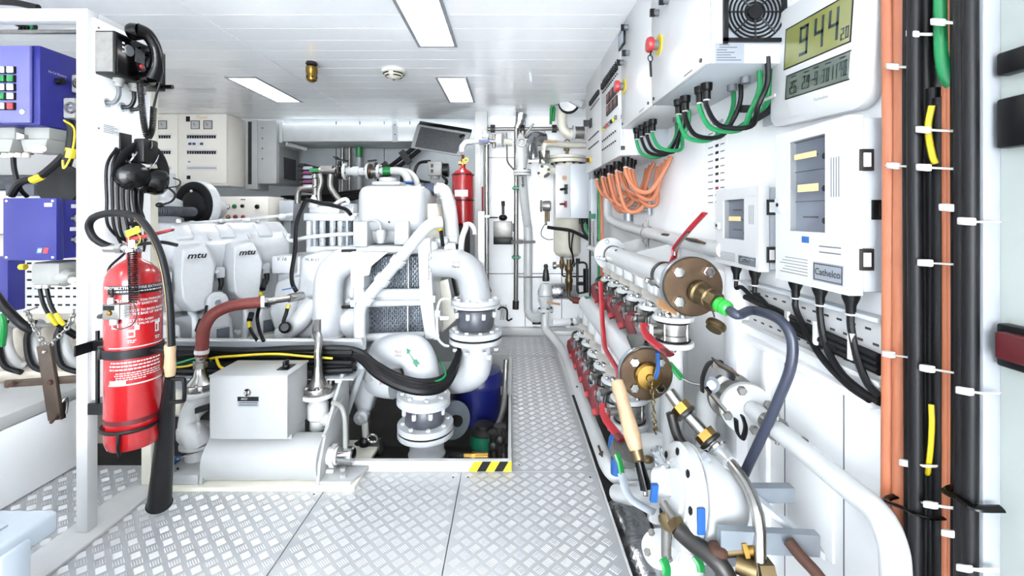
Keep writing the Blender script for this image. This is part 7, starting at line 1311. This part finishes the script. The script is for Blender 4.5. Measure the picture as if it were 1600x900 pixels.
# support steelwork
t = thing('steel_stand', 'galvanised steel frame under the strainer at the lower right', 'stand', P(1140, 860, 1.1)); mk('leg', g_obox(P(1138, 822, 1.12), (0, 0, 1), (1, 0, 0), (0, 1, 0), .085, .02, .02), 'mesh_grey', t); mk('leg', g_obox(P(1128, 830, 1.15), (0, 0, 1), (1, 0, 0), (0, 1, 0), .18, .012, .012), 'dull_steel', t); mk('cross_bar', g_obox(P(1180, 770, 1.1), (1, 0, 0), (0, 1, 0), (0, 0, 1), .09, .012, .018), 'mesh_grey', t); mk('slant_bar', g_obox(P(1225, 815, 1.05), (.7, -.3, -.5), (.3, 1, 0), (0, 0, 1), .09, .016, .008), 'cabinet_grey', t); mk('front_bar', g_obox(P(1200, 845, 1.0), (1, 0, -.05), (0, 1, 0), (0, 0, 1), .11, .01, .024), 'mesh_grey', t); mk('hanger', g_tube([P(1100, 735, 1.14), P(1115, 755, 1.14), P(1132, 765, 1.14)], .03, 6, 3, flat=.3), 'dark_steel', t)
# small ball valves at the bottom
t = thing('ball_valve', 'bronze ball valve with hoses below the strainer', 'valve', P(1050, 830, 1.05)); mk('body', g_join(g_lathe([(.016, 0), (.022, .01), (.022, .03), (.016, .04)], P(1036, 800, 1.12), (.5, -.6, -.7), 12), g_hex(P(1055, 815, 1.08), P(1062, 830, 1.06), .021)), 'old_brass', t); mk('nipple', g_tube([P(1036, 786, 1.13), P(1048, 806, 1.1), P(1060, 826, 1.06)], .011, 10, 3), 'dull_steel', t); mk('hose', g_tube([P(1060, 828, 1.06), P(1085, 850, 1.03), P(1110, 868, 1.0), P(1130, 890, .98), P(1150, 930, .97)], .02, 12, 5), 'dark_steel', t); mk('drop_pipe', g_cyl(P(1041, 810, 1.11), P(1041, 870, 1.11), .012), 'dull_steel', t)
t = thing('rusty_valve', 'rust-brown knob on a brass pipe fitting near the bottom edge', 'valve', P(1135, 862, 1.0)); mk('knob', g_sphere(P(1120, 862, 1.0), .024, 12, 8, (1, 1, .85)), 'rust', t); mk('stem', g_cyl(P(1128, 862, 1.0), P(1160, 859, 1.0), .013), 'old_brass', t); mk('nut', g_hex(P(1156, 859, 1.0), P(1163, 858.5, 1.0), .026), 'brass', t); mk('body', g_cyl(P(1163, 858, 1.0), P(1182, 857, 1.0), .019), 'brass', t)
for k, (a, b) in enumerate((((1035, 872), (1043, 900)), ((1085, 868), (1098, 895)))): one('green_valve_lever', g_tube([P(a[0], a[1], 1.05), P((a[0] + b[0]) / 2 + 2, (a[1] + b[1]) / 2, 1.04), P(b[0] - 2, b[1], 1.03)], .013, 8, 3, flat=.5), 'green', ('left', 'right')[k] + ' green valve lever at the bottom edge below the strainer', 'lever')
t = thing('green_tipped_lever', 'green-tipped flat lever beside the wooden-handled lever', 'lever', P(990, 760, 1.3)); mk('grip', g_tube([P(963, 708, 1.36), P(968, 722, 1.35), P(972, 742, 1.33)], .012, 8, 3, flat=.5), 'green', t); mk('arm', g_tube([P(971, 740, 1.33), P(982, 775, 1.28), P(1010, 795, 1.24), P(1022, 800, 1.22)], .012, 8, 4, flat=.4), 'nameplate', t)
one('copper_pipe', g_tube([P(1232, 845, .98), P(1250, 868, .96), P(1275, 895, .94), P(1300, 930, .93)], .0125, 12, 4), 'rust', 'tarnished copper pipe at the bottom right', 'pipe')
one('brass_fitting', g_join(g_hex(P(1182, 893, .97), P(1205, 893, .97), .026), g_cyl(P(1150, 880, .99), P(1182, 893, .97), .02)), 'old_brass', 'old brass fitting cut by the bottom edge', 'fitting')
one('bilge_pipe', g_tube([P(983, 855, 1.6), P(995, 880, 1.6), P(1010, 905, 1.6), P(1030, 880, 1.55), P(1045, 845, 1.5)], .03, 14, 5), 'pipe_white', 'white bilge pipe bending upward in the gap beside the walkway', 'pipe')
one('foil_sheet', g_tube([V(.50, 1.0, -.16), V(.47, 1.3, -.14), V(.46, 1.6, -.15), V(.47, 1.9, -.18)], lambda q: .085 + .012 * math.sin(q * 23), 16, 10), 'foil', 'crumpled foil-wrapped pipe lying in the bilge beside the walkway', 'pipe wrap')
one('blue_valve', g_join(g_sphere(P(963, 695, 1.6), .03, 12, 8, (1, 1, 1.6)), g_cyl(P(963, 715, 1.6), P(963, 740, 1.6), .02)), 'blue', 'blue plastic valve body in the gap beside the walkway pipe', 'valve')
t = thing('lower_cross_pipe', 'white horizontal pipe behind the wooden-handled lever', 'pipe', P(1000, 700, 1.5)); mk('pipe', g_cyl(P(985, 697, 1.5), P(1042, 692, 1.5), .036, n=18), 'pipe_white', t); mk('upright', g_cyl(P(1050, 610, 1.5), P(1050, 830, 1.5), .036, n=18), 'pipe_white', t); mk('wafer', g_lathe([(.05, -.015), (.05, .015)], P(978, 705, 1.45), (.3, -.5, 1), 20), 'dull_steel', t); mk('wing_nut', g_sphere(P(1012, 718, 1.35), .014, 10, 6, (1.3, 1, .8)), 'old_brass', t)
one('bag_clip', g_join(g_lathe([(.02, 0), (.012, .03), (.016, .05)], P(1036, 728, 1.2), (-.4, 0, 1), 10)), 'glass', 'clear plastic bag end above the strainer neck', 'bag')
one('floor_pipe_branch', g_tube([P(963, 770, 1.72), P(990, 775, 1.6), P(1015, 770, 1.45), P(1035, 760, 1.3)], .03, 14, 4), 'pipe_white', 'short white branch from the walkway pipe to the strainer neck', 'pipe')
# ================================================================ VERTICAL CABLE TRUNK ON THE RIGHT
XT = .748
def vcable(u, m, lab, gp, r=.012, wob=0.0, top=1.99, bot=-.2, X=XT):
    d = X * F / (u - CX); pts = []
    for k in range(7):
        z = bot + (top - bot) * k / 6; pts.append(V(X - r + wob * math.sin(k * 2.1 + u) * .3, d + wob * math.sin(k * 1.7 + u), z))
    return one('vertical_cable', g_tube(pts, r, 10, 4), m, lab, 'cable', gp)
for k, (u, r) in enumerate(((1400, .013), (1418, .0125))): vcable(u, 'orange_cable', '%s thick orange cable of the pair next to the controllers' % ('left', 'right')[k], 'orange cables beside the controllers', r, .002)
for k, (u, X, r) in enumerate(((1434, XT, .012), (1440, .722, .011), (1446, XT, .012), (1458, XT, .012))): vcable(u, 'cable_black', 'black vertical cable between the orange pairs, %s from the left' % ON[k], 'black cables between the orange pairs', r, .002, X=X)
for k, (u, z1) in enumerate(((1466, 1.32), (1477, 1.30))): vcable(u, 'cable_black', '%s black vertical cable ending below the green cable' % ('left', 'right')[k], 'black cables below the green cable', .0105, .001, top=z1)
one('vertical_cable', g_tube([face(1470, -40, .73), face(1471, 60, .73), face(1474, 100, .73), face(1482, 124, .735), face(1490, 135, .742)], .0105, 10, 5), 'green_cable', 'green cable ending in the vertical bundle beside the clock', 'cable')
one('vertical_cable', g_tube([face(1456, 165, .722), face(1450, 200, .722), face(1456, 240, .722), face(1462, 256, .726)], .005, 8, 5), 'yellow', 'short yellow cable bow in the vertical bundle beside the clock', 'cable')
one('vertical_cable', g_tube([face(1455, 632, .724), face(1456, 660, .722), face(1454, 700, .722), face(1450, 735, .726), face(1448, 750, .745)], .0042, 8, 5), 'yellow', 'short thin yellow cable low in the vertical bundle', 'cable')
for k, u in enumerate((1489, 1497)): vcable(u, 'orange_cable', '%s thin orange cable between the black groups of the vertical bundle' % ('left', 'right')[k], 'orange cables between the black groups', .0085, .001)
for k, (u, X) in enumerate(((1508, XT), (1514, .727), (1519, XT), (1526, .727), (1530, XT), (1539, XT))): vcable(u, 'cable_black', 'black vertical cable beside the grey corner strip, %s from the left' % ON[k], 'black cables against the corner strip', .0105, .001, X=X)
ties = [(1386, 1422, 103), (1386, 1424, 258), (1422, 1448, 52), (1440, 1482, 202), (1424, 1486, 260), (1466, 1496, 34), (1424, 1492, 409), (1386, 1424, 552), (1424, 1500, 570), (1505, 1535, 345), (1482, 1507, 324), (1500, 1535, 608), (1414, 1450, 722), (1440, 1490, 785), (1482, 1502, 832), (1392, 1424, 858), (1500, 1534, 885)]
cnt = {}
for k, (u0, u1, v) in enumerate(sorted(ties, key=lambda q: q[2])):
    colm = 'the left orange cables' if u0 < 1400 else 'the black cables mid-bundle' if u0 < 1460 else 'the thin orange cables' if u0 < 1495 else 'the black cables by the corner strip'
    cnt[colm] = cnt.get(colm, -1) + 1; sl = (.06, .18)[v > 500]
    a, b = face(u0, v, .715), face(u1, v + (u1 - u0) * sl, .715); hd = a.lerp(b, .45 if k % 3 else .25)
    t = thing('cable_tie', 'white cable tie round %s, %s from the top' % (colm, ON[cnt[colm]]), 'cable tie', a, 'ties on the vertical bundle'); ms = [a.lerp(b, q) + V(-.006 * math.sin(q * PI), 0, 0) for q in (0, .25, .5, .75, 1)]
    mk('band', g_tube([a + V(.025, 0, 0)] + ms + [b + V(.025, 0, 0)], .0036, 6, 3, flat=.5), 'tie_white', t); mk('tie_head', g_obox(hd + V(-.008, 0, 0), b - a, (1, 0, 0), (0, 0, 1), .011, .005, .006), 'tie_white', t, bevel=.002)
for u0, u1, v in ((1388, 1455, 780), (1484, 1534, 765)):
    a, b = face(u0, v, .712), face(u1, v + 30, .712); one('rubber_strap', g_tube([a + V(.03, 0, .01)] + [a.lerp(b, q) + V(-.008, 0, 0) for q in (.05, .5, .95)] + [b + V(.03, 0, 0)], .007, 8, 4, flat=.5), 'black_gloss', 'black clamp strap across the %s cables low in the bundle' % ('orange' if u0 < 1400 else 'corner strip'), 'strap')
